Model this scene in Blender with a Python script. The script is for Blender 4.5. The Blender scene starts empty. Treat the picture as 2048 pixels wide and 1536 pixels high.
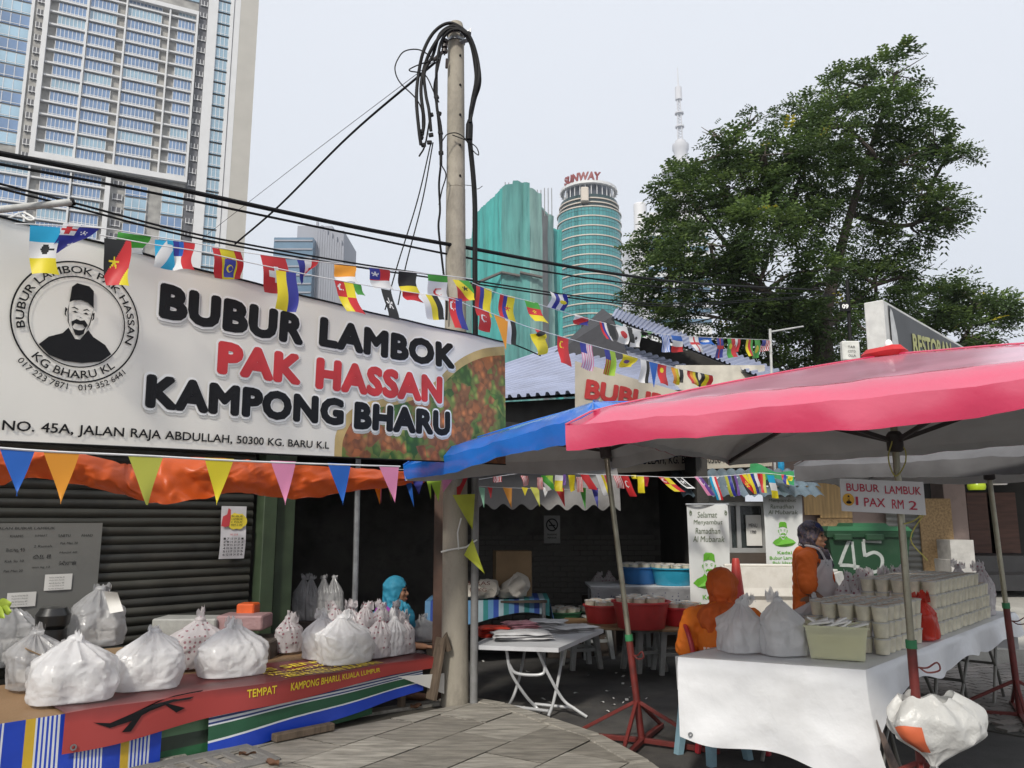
import bpy, bmesh, math, random
from mathutils import Vector, Matrix, noise
R = math.radians
V = Vector
rnd = random.Random(7)
scene = bpy.context.scene
COL = scene.collection

# ------------------------------------------------------------------ camera
F, TH, CH = 1597.0, R(9.7), 1.6
cT, sT = math.cos(TH), math.sin(TH)
cam_d = bpy.data.cameras.new('camera')
cam = bpy.data.objects.new('camera', cam_d)
COL.objects.link(cam)
cam.location = (0, 0, CH)
cam.rotation_euler = (math.pi/2 + TH, 0, 0)
cam_d.sensor_width = 36.0
cam_d.lens = 36.0*F/2048
cam_d.clip_start = 0.05
cam_d.clip_end = 6000
scene.camera = cam

# ------------------------------------------------------------------ sky, sun, exposure
SUN_EL, SUN_AZ = R(40), R(-160)          # azimuth clockwise from +Y
w = bpy.data.worlds.new('World')
scene.world = w
w.use_nodes = True
nt = w.node_tree
bg = nt.nodes['Background']
sky = nt.nodes.new('ShaderNodeTexSky')
sky.sky_type = 'NISHITA'
sky.sun_disc = False
sky.sun_elevation = SUN_EL
sky.sun_rotation = SUN_AZ
sky.air_density = 1.0
sky.dust_density = 6.0
sky.ozone_density = 1.0
ov = nt.nodes.new('ShaderNodeMixRGB')
ov.inputs[0].default_value = 0.9
ov.inputs[2].default_value = (6.75, 7.0, 7.5, 1)     # even veil of bright tropical cloud
nt.links.new(sky.outputs[0], ov.inputs[1])
nt.links.new(ov.outputs[0], bg.inputs[0])
bg.inputs[1].default_value = 0.1
sd = bpy.data.lights.new('sun', 'SUN')
sd.energy = 2.7
sd.angle = R(6)
sd.color = (1.0, 0.95, 0.86)
sun = bpy.data.objects.new('sun', sd)
COL.objects.link(sun)
sdir = V((math.sin(SUN_AZ)*math.cos(SUN_EL), math.cos(SUN_AZ)*math.cos(SUN_EL), math.sin(SUN_EL)))
sun.rotation_euler = sdir.to_track_quat('Z', 'Y').to_euler()
sun.location = sdir*50
scene.view_settings.view_transform = 'Standard'
scene.view_settings.look = 'None'
scene.view_settings.exposure = 0.5
scene.view_settings.gamma = 1.0
scene.view_settings.use_curve_mapping = False

# ------------------------------------------------------------------ layout helpers
def ray(px, py):
    u = (px-1024)/F; v = (768-py)/F
    return V((u, cT - v*sT, sT + v*cT))
def P(px, py, Y):                       # point at depth Y along a sight line of the survey
    r = ray(px, py); t = Y/r.y
    return V((r.x*t, Y, CH + r.z*t))
def G(px, py, z=0.0):                   # where a sight line meets height z
    r = ray(px, py); t = (z-CH)/r.z
    return V((r.x*t, r.y*t, z))
def lerp(a, b, t): return a + (b-a)*t
def sm(a, b, x):
    t = min(1, max(0, (x-a)/(b-a))); return t*t*(3-2*t)
def nz(p, s=1.0): return noise.noise(V(p)*s)

# ------------------------------------------------------------------ materials
MATS = {}
def newmat(name):
    m = bpy.data.materials.new(name); m.use_nodes = True
    MATS[name] = m
    return m, m.node_tree, m.node_tree.nodes['Principled BSDF']
def N(nt, t, **kw):
    n = nt.nodes.new(t)
    for k, v in kw.items(): setattr(n, k, v)
    return n
def c4(c, k=1.0): return (min(1, c[0]*k), min(1, c[1]*k), min(1, c[2]*k), 1)
def finish(nt, bs, colsock, rough, trans=0.0, alpha=1.0, bump=0.0, bscale=60.0, bdetail=4, coords=None, tint=None, crease=0.0):
    L = nt.links
    if colsock is not None: L.new(colsock, bs.inputs['Base Color'])
    nrm = None
    if bump > 0:
        nb = N(nt, 'ShaderNodeTexNoise'); nb.inputs['Scale'].default_value = bscale; nb.inputs['Detail'].default_value = bdetail
        if coords: L.new(coords, nb.inputs['Vector'])
        b = N(nt, 'ShaderNodeBump'); b.inputs['Strength'].default_value = min(1, bump); b.inputs['Distance'].default_value = 0.02*max(1, bump)
        hs_ = nb.outputs['Fac']
        if crease:                        # crumpled-film facets
            vz = N(nt, 'ShaderNodeTexVoronoi'); vz.inputs['Scale'].default_value = crease
            wr = N(nt, 'ShaderNodeMixRGB', blend_type='ADD'); wr.inputs[0].default_value = .12
            L.new(coords, wr.inputs[1]); L.new(nb.outputs['Color'], wr.inputs[2]); L.new(wr.outputs[0], vz.inputs['Vector'])
            am = N(nt, 'ShaderNodeMath', operation='MULTIPLY_ADD'); am.inputs[1].default_value = 1.0
            L.new(vz.outputs['Distance'], am.inputs[0]); L.new(nb.outputs['Fac'], am.inputs[2]); hs_ = am.outputs[0]
        L.new(hs_, b.inputs['Height']); L.new(b.outputs[0], bs.inputs['Normal'])
        nrm = b.outputs[0]
    out = nt.nodes['Material Output']
    sh = bs.outputs[0]
    if trans > 0:
        tr = N(nt, 'ShaderNodeBsdfTranslucent')
        if colsock is not None: L.new(colsock, tr.inputs[0])
        else: tr.inputs[0].default_value = bs.inputs['Base Color'].default_value
        if nrm: L.new(nrm, tr.inputs['Normal'])
        mx = N(nt, 'ShaderNodeMixShader'); mx.inputs[0].default_value = trans
        L.new(sh, mx.inputs[1]); L.new(tr.outputs[0], mx.inputs[2]); sh = mx.outputs[0]
    if alpha < 1:
        tp = N(nt, 'ShaderNodeBsdfTransparent')
        if tint: tp.inputs[0].default_value = c4(tint)
        mx = N(nt, 'ShaderNodeMixShader'); mx.inputs[0].default_value = 1-alpha
        L.new(sh, mx.inputs[1]); L.new(tp.outputs[0], mx.inputs[2]); sh = mx.outputs[0]
    L.new(sh, out.inputs[0])
def mat(name, col, rough=.6, metal=0.0, var=.15, scale=6.0, bump=0.0, bscale=60.0, spec=.5, trans=0.0, alpha=1.0,
        coat=0.0, dirt=0.0, dcol=(.05, .045, .035), dscale=2.5, stretch=None, em=0.0, crease=0.0):
    if name in MATS: return MATS[name]
    m, nt, bs = newmat(name); L = nt.links
    tc = N(nt, 'ShaderNodeTexCoord'); co = tc.outputs['Object']
    if stretch:
        mp = N(nt, 'ShaderNodeMapping'); mp.inputs['Scale'].default_value = stretch
        L.new(co, mp.inputs[0]); co = mp.outputs[0]
    nn = N(nt, 'ShaderNodeTexNoise'); nn.inputs['Scale'].default_value = scale; nn.inputs['Detail'].default_value = 5
    L.new(co, nn.inputs['Vector'])
    rp = N(nt, 'ShaderNodeValToRGB')
    rp.color_ramp.elements[0].position = .3; rp.color_ramp.elements[1].position = .7
    rp.color_ramp.elements[0].color = c4(col, 1-var); rp.color_ramp.elements[1].color = c4(col, 1+var)
    L.new(nn.outputs['Fac'], rp.inputs[0]); cs = rp.outputs[0]
    if dirt > 0:
        n2 = N(nt, 'ShaderNodeTexNoise'); n2.inputs['Scale'].default_value = dscale; n2.inputs['Detail'].default_value = 9; n2.inputs['Roughness'].default_value = .7
        L.new(co, n2.inputs['Vector'])
        r2 = N(nt, 'ShaderNodeValToRGB'); r2.color_ramp.elements[0].position = .48; r2.color_ramp.elements[1].position = .68
        r2.color_ramp.elements[0].color = (0, 0, 0, 1); r2.color_ramp.elements[1].color = (dirt, dirt, dirt, 1)
        L.new(n2.outputs['Fac'], r2.inputs[0])
        mx = N(nt, 'ShaderNodeMixRGB'); mx.inputs[2].default_value = c4(dcol)
        L.new(r2.outputs[0], mx.inputs[0]); L.new(cs, mx.inputs[1]); cs = mx.outputs[0]
    bs.inputs['Roughness'].default_value = rough
    bs.inputs['Metallic'].default_value = metal
    bs.inputs['Specular IOR Level'].default_value = spec
    if coat: bs.inputs['Coat Weight'].default_value = min(1, coat); bs.inputs['Coat Roughness'].default_value = .15
    if coat > 1: bs.inputs['Coat IOR'].default_value = coat
    if em:
        L.new(cs, bs.inputs['Emission Color']); bs.inputs['Emission Strength'].default_value = em
    finish(nt, bs, cs, rough, trans, alpha, bump, bscale, coords=co, crease=crease)
    return m
def stripes(name, cols, axis=0, rough=.6, var=.1, trans=.0, bump=.15):      # cols: [(start, rgb)...] over a UV axis
    if name in MATS: return MATS[name]
    m, nt, bs = newmat(name); L = nt.links
    tc = N(nt, 'ShaderNodeTexCoord'); sp = N(nt, 'ShaderNodeSeparateXYZ'); L.new(tc.outputs['UV'], sp.inputs[0])
    rps = []
    ln = len(cols); cs = None
    for k0 in range(0, ln, 30):
        seg = cols[k0:k0+30]
        rp = N(nt, 'ShaderNodeValToRGB'); cr = rp.color_ramp; cr.interpolation = 'CONSTANT'
        for i, (p, c) in enumerate(seg):
            e = cr.elements[i] if i < 1 else cr.elements.new(min(p, .9999)) if i > 1 else cr.elements[1]
            e.position = min(p, .9999); e.color = c4(c)
        L.new(sp.outputs[axis], rp.inputs[0])
        if cs is None: cs = rp.outputs[0]
        else:
            gt = N(nt, 'ShaderNodeMath', operation='GREATER_THAN'); gt.inputs[1].default_value = seg[0][0]
            L.new(sp.outputs[axis], gt.inputs[0])
            mx = N(nt, 'ShaderNodeMixRGB'); L.new(gt.outputs[0], mx.inputs[0]); L.new(cs, mx.inputs[1]); L.new(rp.outputs[0], mx.inputs[2]); cs = mx.outputs[0]
    nn = N(nt, 'ShaderNodeTexNoise'); nn.inputs['Scale'].default_value = 7; L.new(tc.outputs['Object'], nn.inputs['Vector'])
    mr = N(nt, 'ShaderNodeMapRange'); mr.inputs[3].default_value = 1-var*2; mr.inputs[4].default_value = 1+var
    L.new(nn.outputs['Fac'], mr.inputs[0])
    mu = N(nt, 'ShaderNodeMixRGB', blend_type='MULTIPLY'); mu.inputs[0].default_value = 1
    L.new(cs, mu.inputs[1]); L.new(mr.outputs[0], mu.inputs[2])
    bs.inputs['Roughness'].default_value = rough
    finish(nt, bs, mu.outputs[0], rough, trans, 1, bump, 25, coords=tc.outputs['Object'])
    return m

# ------------------------------------------------------------------ mesh builder
class MB:
    def __init__(s): s.v = []; s.f = []; s.mi = []; s.uv = {}; s.cur = 0
    def add(s, vs, fs):
        o = len(s.v); s.v.extend(vs)
        for f in fs: s.f.append([i+o for i in f]); s.mi.append(s.cur)
        return s
    def box(s, c, sz, M=None, b=0.0):
        c = V(c); hx, hy, hz = sz[0]/2, sz[1]/2, sz[2]/2
        if b <= 0:
            vs = [V((x*hx, y*hy, z*hz)) for x in (-1, 1) for y in (-1, 1) for z in (-1, 1)]
            fs = [[0, 1, 3, 2], [4, 6, 7, 5], [0, 4, 5, 1], [2, 3, 7, 6], [0, 2, 6, 4], [1, 5, 7, 3]]
        else:
            b = min(b, hx*.9, hy*.9, hz*.9)
            vs = []; idx = {}
            for x in (-1, 1):
                for y in (-1, 1):
                    for z in (-1, 1):
                        for a in range(3):
                            q = [x*(hx-b), y*(hy-b), z*(hz-b)]
                            q[a] = (x, y, z)[a]*(hx, hy, hz)[a]
                            idx[(x, y, z, a)] = len(vs); vs.append(V(q))
            fs = []
            for a in range(3):
                o1, o2 = [(1, 2), (0, 2), (0, 1)][a]
                for sg in (-1, 1):
                    f = []
                    for p, q in ((-1, -1), (1, -1), (1, 1), (-1, 1)):
                        k = [0, 0, 0]; k[a] = sg; k[o1] = p; k[o2] = q
                        f.append(idx[(*k, a)])
                    fs.append(f)
                for p in (-1, 1):
                    for q in (-1, 1):
                        k1 = [0, 0, 0]; k1[a] = -1; k1[o1] = p; k1[o2] = q
                        k2 = k1[:]; k2[a] = 1
                        fs.append([idx[(*k1, o1)], idx[(*k2, o1)], idx[(*k2, o2)], idx[(*k1, o2)]])
            for x in (-1, 1):
                for y in (-1, 1):
                    for z in (-1, 1): fs.append([idx[(x, y, z, a)] for a in range(3)])
        if M is not None: vs = [M @ q for q in vs]
        return s.add([q + c for q in vs], fs)
    def bar(s, p0, p1, wd, ht, b=0.0, up=V((0, 0, 1))):
        p0, p1 = V(p0), V(p1); d = p1-p0; L = d.length; d.normalize()
        if abs(d.dot(up)) > .99: up = V((0, 1, 0))
        y = up.cross(d).normalized(); z = d.cross(y)
        M = Matrix((d, y, z)).transposed()
        return s.box((p0+p1)/2, (L, wd, ht), M, b)
    def tube(s, pts, r, n=8, cap=True, flat=None):
        pts = [V(p) for p in pts]; k = len(pts)
        if not hasattr(r, '__len__'): r = [r]*k
        t0 = (pts[1]-pts[0]).normalized()
        a = V((0, 0, 1)) if abs(t0.z) < .9 else V((1, 0, 0))
        x = t0.cross(a).normalized(); vs = []; fs = []
        for i in range(k):
            t = (pts[min(i+1, k-1)]-pts[max(i-1, 0)])
            t = t.normalized() if t.length > 1e-9 else t0
            x = (x - t*x.dot(t)); x = x.normalized() if x.length > 1e-6 else t.orthogonal().normalized()
            y = t.cross(x)
            for j in range(n):
                an = 2*math.pi*j/n
                vs.append(pts[i] + x*math.cos(an)*r[i] + y*math.sin(an)*r[i]*(flat or 1))
        for i in range(k-1):
            for j in range(n):
                j2 = (j+1) % n
                fs.append([i*n+j, i*n+j2, (i+1)*n+j2, (i+1)*n+j])
        if cap: fs.append(list(range(n-1, -1, -1))); fs.append([(k-1)*n+j for j in range(n)])
        return s.add(vs, fs)
    def lathe(s, prof, n=20, M=None, capb=True, capt=True, fn=None):
        vs = []; fs = []; k = len(prof)
        for r, z in prof:
            for j in range(n):
                an = 2*math.pi*j/n
                q = V((r*math.cos(an), r*math.sin(an), z))
                if fn: q = fn(q, an)
                vs.append(M @ q if M is not None else q)
        for i in range(k-1):
            for j in range(n):
                j2 = (j+1) % n
                fs.append([i*n+j, i*n+j2, (i+1)*n+j2, (i+1)*n+j])
        if capb: fs.append(list(range(n-1, -1, -1)))
        if capt: fs.append([(k-1)*n+j for j in range(n)])
        return s.add(vs, fs)
    def grid(s, fn, nu, nv, cellmat=None, uv=True):
        o = len(s.v); vs = []; fs = []
        for i in range(nu+1):
            for j in range(nv+1):
                vs.append(V(fn(i/nu, j/nv)))
                if uv: s.uv[o+len(vs)-1] = (i/nu, j/nv)
        for i in range(nu):
            for j in range(nv):
                fs.append([i*(nv+1)+j, (i+1)*(nv+1)+j, (i+1)*(nv+1)+j+1, i*(nv+1)+j+1])
        s.add(vs, fs)
        if cellmat:
            q = len(s.mi)-nu*nv
            for i in range(nu):
                for j in range(nv): s.mi[q+i*nv+j] = cellmat((i+.5)/nu, (j+.5)/nv)
        return s
    def ell(s, c, r, M=None, nu=14, nv=9):
        c = V(c); vs = [V((0, 0, -1))]; fs = []
        for i in range(1, nv):
            ph = -math.pi/2 + math.pi*i/nv
            for j in range(nu):
                th = 2*math.pi*j/nu
                vs.append(V((math.cos(ph)*math.cos(th), math.cos(ph)*math.sin(th), math.sin(ph))))
        vs.append(V((0, 0, 1)))
        for j in range(nu): fs.append([0, 1+(j+1) % nu, 1+j])
        for i in range(nv-2):
            for j in range(nu):
                a = 1+i*nu+j; b = 1+i*nu+(j+1) % nu
                fs.append([a, b, b+nu, a+nu])
        e = len(vs)-1; q = 1+(nv-2)*nu
        for j in range(nu): fs.append([q+j, q+(j+1) % nu, e])
        vs = [V((p.x*r[0], p.y*r[1], p.z*r[2])) for p in vs]
        if M is not None: vs = [M @ p for p in vs]
        return s.add([p+c for p in vs], fs)
    def prism(s, pts, fn, t):           # flat outline (x, y) mapped by fn(x, y, depth)
        n = len(pts)
        vs = [fn(x, y, 0) for x, y in pts] + [fn(x, y, t) for x, y in pts]
        fs = [list(range(n)), list(range(2*n-1, n-1, -1))] + [[i, n+i, n+(i+1) % n, (i+1) % n] for i in range(n)]
        return s.add(vs, fs)
    def build(s, name, mats, parent=None, base=None, smooth=35, recalc=True, kind=None):
        if not isinstance(mats, (list, tuple)): mats = [mats]
        if parent is not None:
            inv = RM[parent.name].inverted(); vs = [inv @ V(q) for q in s.v]
        else:
            if base is None:
                xs = [q[0] for q in s.v]; ys = [q[1] for q in s.v]
                base = V(((min(xs)+max(xs))/2, (min(ys)+max(ys))/2, min(q[2] for q in s.v)))
            base = V(base); vs = [V(q)-base for q in s.v]
        me = bpy.data.meshes.new(name)
        me.from_pydata([tuple(q) for q in vs], [], s.f)
        for m in mats: me.materials.append(m)
        if len(mats) > 1: me.polygons.foreach_set('material_index', s.mi)
        if s.uv:
            ul = me.uv_layers.new(name='UVMap')
            for lp in me.loops:
                ul.data[lp.index].uv = s.uv.get(lp.vertex_index, (0, 0))
        if recalc:
            bm = bmesh.new(); bm.from_mesh(me); bmesh.ops.recalc_face_normals(bm, faces=bm.faces); bm.to_mesh(me); bm.free()
        if smooth:
            me.polygons.foreach_set('use_smooth', [True]*len(me.polygons))
            me.set_sharp_from_angle(angle=R(smooth))
        me.update()
        o = bpy.data.objects.new(name, me); COL.objects.link(o)
        if parent is not None: o.parent = parent; RM[o.name] = RM[parent.name]
        else: o.location = base; RM[o.name] = Matrix.Translation(base)
        if kind: o['kind'] = kind
        return o
RM = {}
def tag(o, label, cat, group=None):
    o['label'] = label; o['category'] = cat
    if group: o['group'] = group
    return o
def thing(name, label, cat, loc=(0, 0, 0), rotz=0.0, group=None):
    o = bpy.data.objects.new(name, None); COL.objects.link(o)
    o.empty_display_size = .1
    o.location = loc; o.rotation_euler = (0, 0, rotz)
    RM[o.name] = Matrix.Identity(4) if rotz else Matrix.Translation(V(loc))
    RM[o.name] = Matrix.Translation(V(loc)) @ Matrix.Rotation(rotz, 4, 'Z')
    return tag(o, label, cat, group)
KIDS = {}
def kids(o):
    return [c for c in COL.objects if c.parent == o]
def copy_tree(o, loc, rotz=0.0, label=None, group=None, scale=None, tree=None):
    c = o.copy(); COL.objects.link(c)
    c.location = loc; c.rotation_euler = (0, 0, rotz)
    if scale: c.scale = scale if hasattr(scale, '__len__') else (scale,)*3
    if label: c['label'] = label
    if group: c['group'] = group
    for k in tree if tree is not None else kids(o):
        d = k.copy(); COL.objects.link(d); d.parent = c
        if tree is None:
            for g in kids(k):
                e = g.copy(); COL.objects.link(e); e.parent = d
    return c
TXT = {}
LIFT = V((0, -1, 0))
def text_geo(body, bold=0.0, spacing=1.0, shear=0.0):
    k = (body, bold, spacing, shear)
    if k in TXT: return TXT[k]
    cu = bpy.data.curves.new('t', 'FONT'); cu.body = body; cu.size = 1.0; cu.offset = bold; cu.space_character = spacing; cu.shear = shear
    cu.resolution_u = 3
    ob = bpy.data.objects.new('t', cu); COL.objects.link(ob)
    dg = bpy.context.evaluated_depsgraph_get(); ev = ob.evaluated_get(dg); me = ev.to_mesh()
    vs = [(q.co.x, q.co.y) for q in me.vertices]; fs = [list(p.vertices) for p in me.polygons]
    ev.to_mesh_clear(); bpy.data.objects.remove(ob); bpy.data.curves.remove(cu)
    if vs:
        x0 = min(q[0] for q in vs); x1 = max(q[0] for q in vs); y0 = min(q[1] for q in vs); y1 = max(q[1] for q in vs)
    else: x0 = y0 = 0; x1 = y1 = 1
    TXT[k] = (vs, fs, x0, x1, y0, y1)
    return TXT[k]
def text_fit(mb, body, fn, x0, y0, x1, y1, bold=0.0, shear=0.0, spacing=1.0):     # fill the box (x0..x1, y0..y1) of fn's plane
    if bold > 0:                       # heavy rounded strokes: the glyph swept round a small circle
        vs, fs, a, b, c, d = text_geo(body, 0, spacing, shear)
        a -= bold; b += bold; c -= bold; d += bold
        nk = 12 if bold > .028 else 5
        for k in range(nk+1):
            r = bold if k < nk else 0; dx, dy = r*math.cos(k*2*math.pi/nk), r*math.sin(k*2*math.pi/nk)
            mb.add([fn(lerp(x0, x1, (x+dx-a)/(b-a)), lerp(y0, y1, (y+dy-c)/(d-c)))+LIFT*(k*.00012) for x, y in vs], fs)
        return
    vs, fs, a, b, c, d = text_geo(body, bold, spacing, shear)
    mb.add([fn(lerp(x0, x1, (x-a)/(b-a)), lerp(y0, y1, (y-c)/(d-c))) for x, y in vs], fs)
def text_words(body, fn, x0, y0, x1, y1, name, m, parent, bold=0.0, shear=0.0):   # one part per word of a line
    vs, fs, a, b, c, d = text_geo(body, 0, 1.0, shear); words = body.split(' ')
    ends = [text_geo(' '.join(words[:i+1]), 0, 1.0, shear)[3] for i in range(len(words))]
    for i, w_ in enumerate(words):
        g = text_geo(w_, 0, 1.0, shear); X1 = ends[i]; X0 = X1-(g[3]-g[2])
        m2 = MB(); text_fit(m2, w_, fn, lerp(x0, x1, (X0-a)/(b-a)), lerp(y0, y1, (g[4]-c)/(d-c)), lerp(x0, x1, (X1-a)/(b-a)), lerp(y0, y1, (g[5]-c)/(d-c)), bold=bold, shear=shear)
        m2.build(name, m, parent, smooth=0, recalc=False)
def text_ring(mb, body, fn, cx, cy, rad, size, a0, a1, inward=False, bold=.01):
    vs, fs, a, b, c, d = text_geo(body, 0)
    for k in range(6 if bold > 0 else 1):
        out = []; bx, by = (bold*math.cos(k*1.257), bold*math.sin(k*1.257)) if k < 5 else (0, 0)
        for x, y in vs:
            t = (x+bx-a)/(b-a); an = lerp(a0, a1, t); r = rad + (y+by)*size*(-1 if inward else 1)
            out.append(fn(cx + r*math.cos(an), cy + r*math.sin(an))+LIFT*(k*.00015))
        mb.add(out, fs)
def plane_fn(o, ex, ey, off=.004):
    n = ex.cross(ey).normalized()
    return lambda x, y: o + ex*x + ey*y + n*off
def curve_pts(p0, p1, sag, n=16, wob=0.0, seed=0):
    p0, p1 = V(p0), V(p1)
    return [lerp(p0, p1, i/n) - V((0, 0, 4*sag*(i/n)*(1-i/n))) + V((0, 0, wob*nz((i*.7+seed, seed, 0)))) for i in range(n+1)]
def smooth_path(pts, n=8):             # Catmull-Rom
    pts = [V(p) for p in pts]; out = []
    q = [pts[0]*2-pts[1]] + pts + [pts[-1]*2-pts[-2]]
    for i in range(1, len(q)-2):
        for j in range(n):
            t = j/n; a, b, c, d = q[i-1], q[i], q[i+1], q[i+2]
            out.append(.5*((2*b) + (c-a)*t + (2*a-5*b+4*c-d)*t*t + (3*b-a-3*c+d)*t*t*t))
    out.append(pts[-1])
    return out
# ================================================================== SETTING: ground
asph = mat('asphalt', (.055, .052, .05), rough=.85, var=.35, scale=3, bump=.7, bscale=130, dirt=.8, dcol=(.12, .11, .095), dscale=.9)
mb = MB(); mb.grid(lambda u, v: V((lerp(-900, 900, u), lerp(-300, 1500, v), 0)), 6, 6, uv=False)
road = mb.build('road', asph, base=(0, 0, 0), smooth=0); road['kind'] = 'structure'

def clip(poly, a, b):                   # keep the left side of a->b
    out = []
    for i in range(len(poly)):
        p, q = poly[i], poly[(i+1) % len(poly)]
        sp = (b[0]-a[0])*(p[1]-a[1])-(b[1]-a[1])*(p[0]-a[0]); sq = (b[0]-a[0])*(q[1]-a[1])-(b[1]-a[1])*(q[0]-a[0])
        if sp >= 0: out.append(p)
        if sp*sq < 0:
            t = sp/(sp-sq); out.append((p[0]+(q[0]-p[0])*t, p[1]+(q[1]-p[1])*t))
    return out
def clip_all(poly, bound):
    for i in range(len(bound)):
        poly = clip(poly, bound[i], bound[(i+1) % len(bound)])
        if len(poly) < 3: return []
    return poly
PZ = .12
pav = [(-5.2, -1.0), (1.25, -1.0), (1.12, 3.6), (1.02, 4.6), (.86, 5.3), (.62, 5.93), (.3, 6.4), (-.05, 6.9), (-.35, 7.12), (-.62, 7.05), (-1.28, 6.6), (-1.72, 6.2), (-2.41, 5.2), (-5.2, 2.6)]
conc = mat('pavement_concrete', (.25, .24, .215), rough=.85, var=.22, scale=1.7, bump=.35, bscale=90, dirt=.55, dcol=(.12, .11, .095), dscale=1.3)
concs = [mat('slab_concrete_%s' % n, c, rough=.85, var=.3, scale=3.2, bump=.7, bscale=20, dirt=.75, dcol=(.11, .10, .082), dscale=2.2, stretch=(1.4, 8, 4))
         for n, c in (('a', (.265, .245, .21)), ('b', (.31, .29, .25)), ('c', (.22, .203, .172)))]
mb = MB(); mb.prism(pav, lambda x, y, t: V((x, y, t)), PZ-.02)
pavement = mb.build('pavement', mat('bedding', (.07, .063, .05), rough=.9, bump=.4), base=(0, 3, 0), smooth=0); pavement['kind'] = 'structure'
def inset(poly, d):
    n = len(poly); cx = sum(p[0] for p in poly)/n; cy = sum(p[1] for p in poly)/n; out = []
    for i in range(n):
        p0, p1, p2 = poly[i-1], poly[i], poly[(i+1) % n]
        def off(a, b):
            dx, dy = b[0]-a[0], b[1]-a[1]; l = math.hypot(dx, dy) or 1
            return (-dy/l*d, dx/l*d)
        o1, o2 = off(p0, p1), off(p1, p2)
        out.append((p1[0]+(o1[0]+o2[0])*.6, p1[1]+(o1[1]+o2[1])*.6))
    return out
kerb_w = .11
inner = inset(pav, kerb_w)
d1 = V((.545, .838)); d2 = V((.838, -.545)); o0 = V((-1.37, 5.28))
pt = lambda a, b: (o0.x+d1.x*a+d2.x*b, o0.y+d1.y*a+d2.y*b)
for row in range(-9, 8):
    b0 = row*.44
    for k in range(-7, 5):
        a0 = k*.74 + (.37 if row % 2 else 0) + .12*((row*37) % 5)/5
        q = [pt(a0+.009, b0+.009), pt(a0+.009, b0+.431), pt(a0+.731, b0+.431), pt(a0+.731, b0+.009)]
        q = q[::-1]
        if sum(p[1] for p in q)/4 < 3.3: continue
        q = clip_all(q, inner)
        if len(q) < 3: continue
        ar = abs(sum(q[i][0]*q[(i+1) % len(q)][1]-q[(i+1) % len(q)][0]*q[i][1] for i in range(len(q))))/2
        if ar < .006: continue
        tx, ty, tz = rnd.uniform(-.004, .004), rnd.uniform(-.004, .004), rnd.uniform(-.003, .003)
        cx, cy = q[0]
        if -2.35 < cx < -1.7 and 4.9 < cy < 5.35: pass
        m2 = MB(); n = len(q); top = inset(q, .005)
        hz = lambda x, y: PZ+tz+tx*(x-cx)+ty*(y-cy)
        vs = [V((x, y, PZ-.03)) for x, y in q]+[V((x, y, hz(x, y)-.006)) for x, y in q]+[V((x, y, hz(x, y))) for x, y in top]
        fs = [[i, (i+1) % n, n+(i+1) % n, n+i] for i in range(n)]+[[n+i, n+(i+1) % n, 2*n+(i+1) % n, 2*n+i] for i in range(n)]+[[2*n+i for i in range(n)]]
        m2.add(vs, fs); m2.build('paving_slab', rnd.choice(concs), pavement, smooth=0)
# kerb stones round the edge
kp = [V((p[0], p[1], 0)) for p in pav[2:]]
for i in range(len(kp)-1):
    a, b = kp[i], kp[i+1]; ia, ib = inner[i+2], inner[i+3]
    L = (b-a).length; ns = max(1, round(L/.6))
    for k in range(ns):
        t0, t1 = k/ns+.004, (k+1)/ns-.004
        if lerp(a, b, .5).y < 3.2: continue
        A, B = lerp(a, b, t0), lerp(a, b, t1); C, D = lerp(V((*ia, 0)), V((*ib, 0)), t1), lerp(V((*ia, 0)), V((*ib, 0)), t0)
        m2 = MB(); h = PZ+.004+rnd.uniform(0, .006)
        q = [A, B, C, D]; ce = (A+B+C+D)/4
        vs = [V((p.x, p.y, 0)) for p in q]+[V((p.x, p.y, h-.012)) for p in q]+[V((lerp(p, ce, .06).x, lerp(p, ce, .06).y, h)) for p in q]
        fs = [[i, (i+1) % 4, 4+(i+1) % 4, 4+i] for i in range(4)]+[[4+i, 4+(i+1) % 4, 8+(i+1) % 4, 8+i] for i in range(4)]+[[8, 9, 10, 11]]
        m2.add(vs, fs); m2.build('kerb_stone', concs[1], pavement, smooth=0)
# slotted drain cover let into the pavement
dz = PZ+.012
dc = thing('drain_cover', 'grey concrete drain cover with long slots let into the pavement', 'drain cover', G(380, 1545, PZ))
ddir = (G(470, 1500, PZ)-G(300, 1536, PZ)).normalized(); dper = V((ddir.y, -ddir.x, 0)); c0 = G(385, 1512, dz)-dper*(-.02)
fm = mat('drain_concrete', (.16, .155, .145), rough=.8, bump=.4, bscale=80, dirt=.4)
mb = MB()
for k in range(6): mb.box(c0+ddir*(-.30+k*.12)+dper*.18+V((0, 0, -.02)), (.06, .26, .04), Matrix.Rotation(math.atan2(ddir.y, ddir.x), 3, 'Z'), .008)
mb.build('slot_bar', fm, dc)
mb = MB()
for s_ in (-.0, .36): mb.box(c0+dper*s_+V((0, 0, -.0185)), (.76, .1, .043), Matrix.Rotation(math.atan2(ddir.y, ddir.x), 3, 'Z'), .008)
for s_ in (-.36, .36): mb.box(c0+dper*.18+ddir*s_+V((0, 0, -.019)), (.06, .27, .042), Matrix.Rotation(math.atan2(ddir.y, ddir.x), 3, 'Z'), .008)
mb.build('rim', fm, dc)

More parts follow.
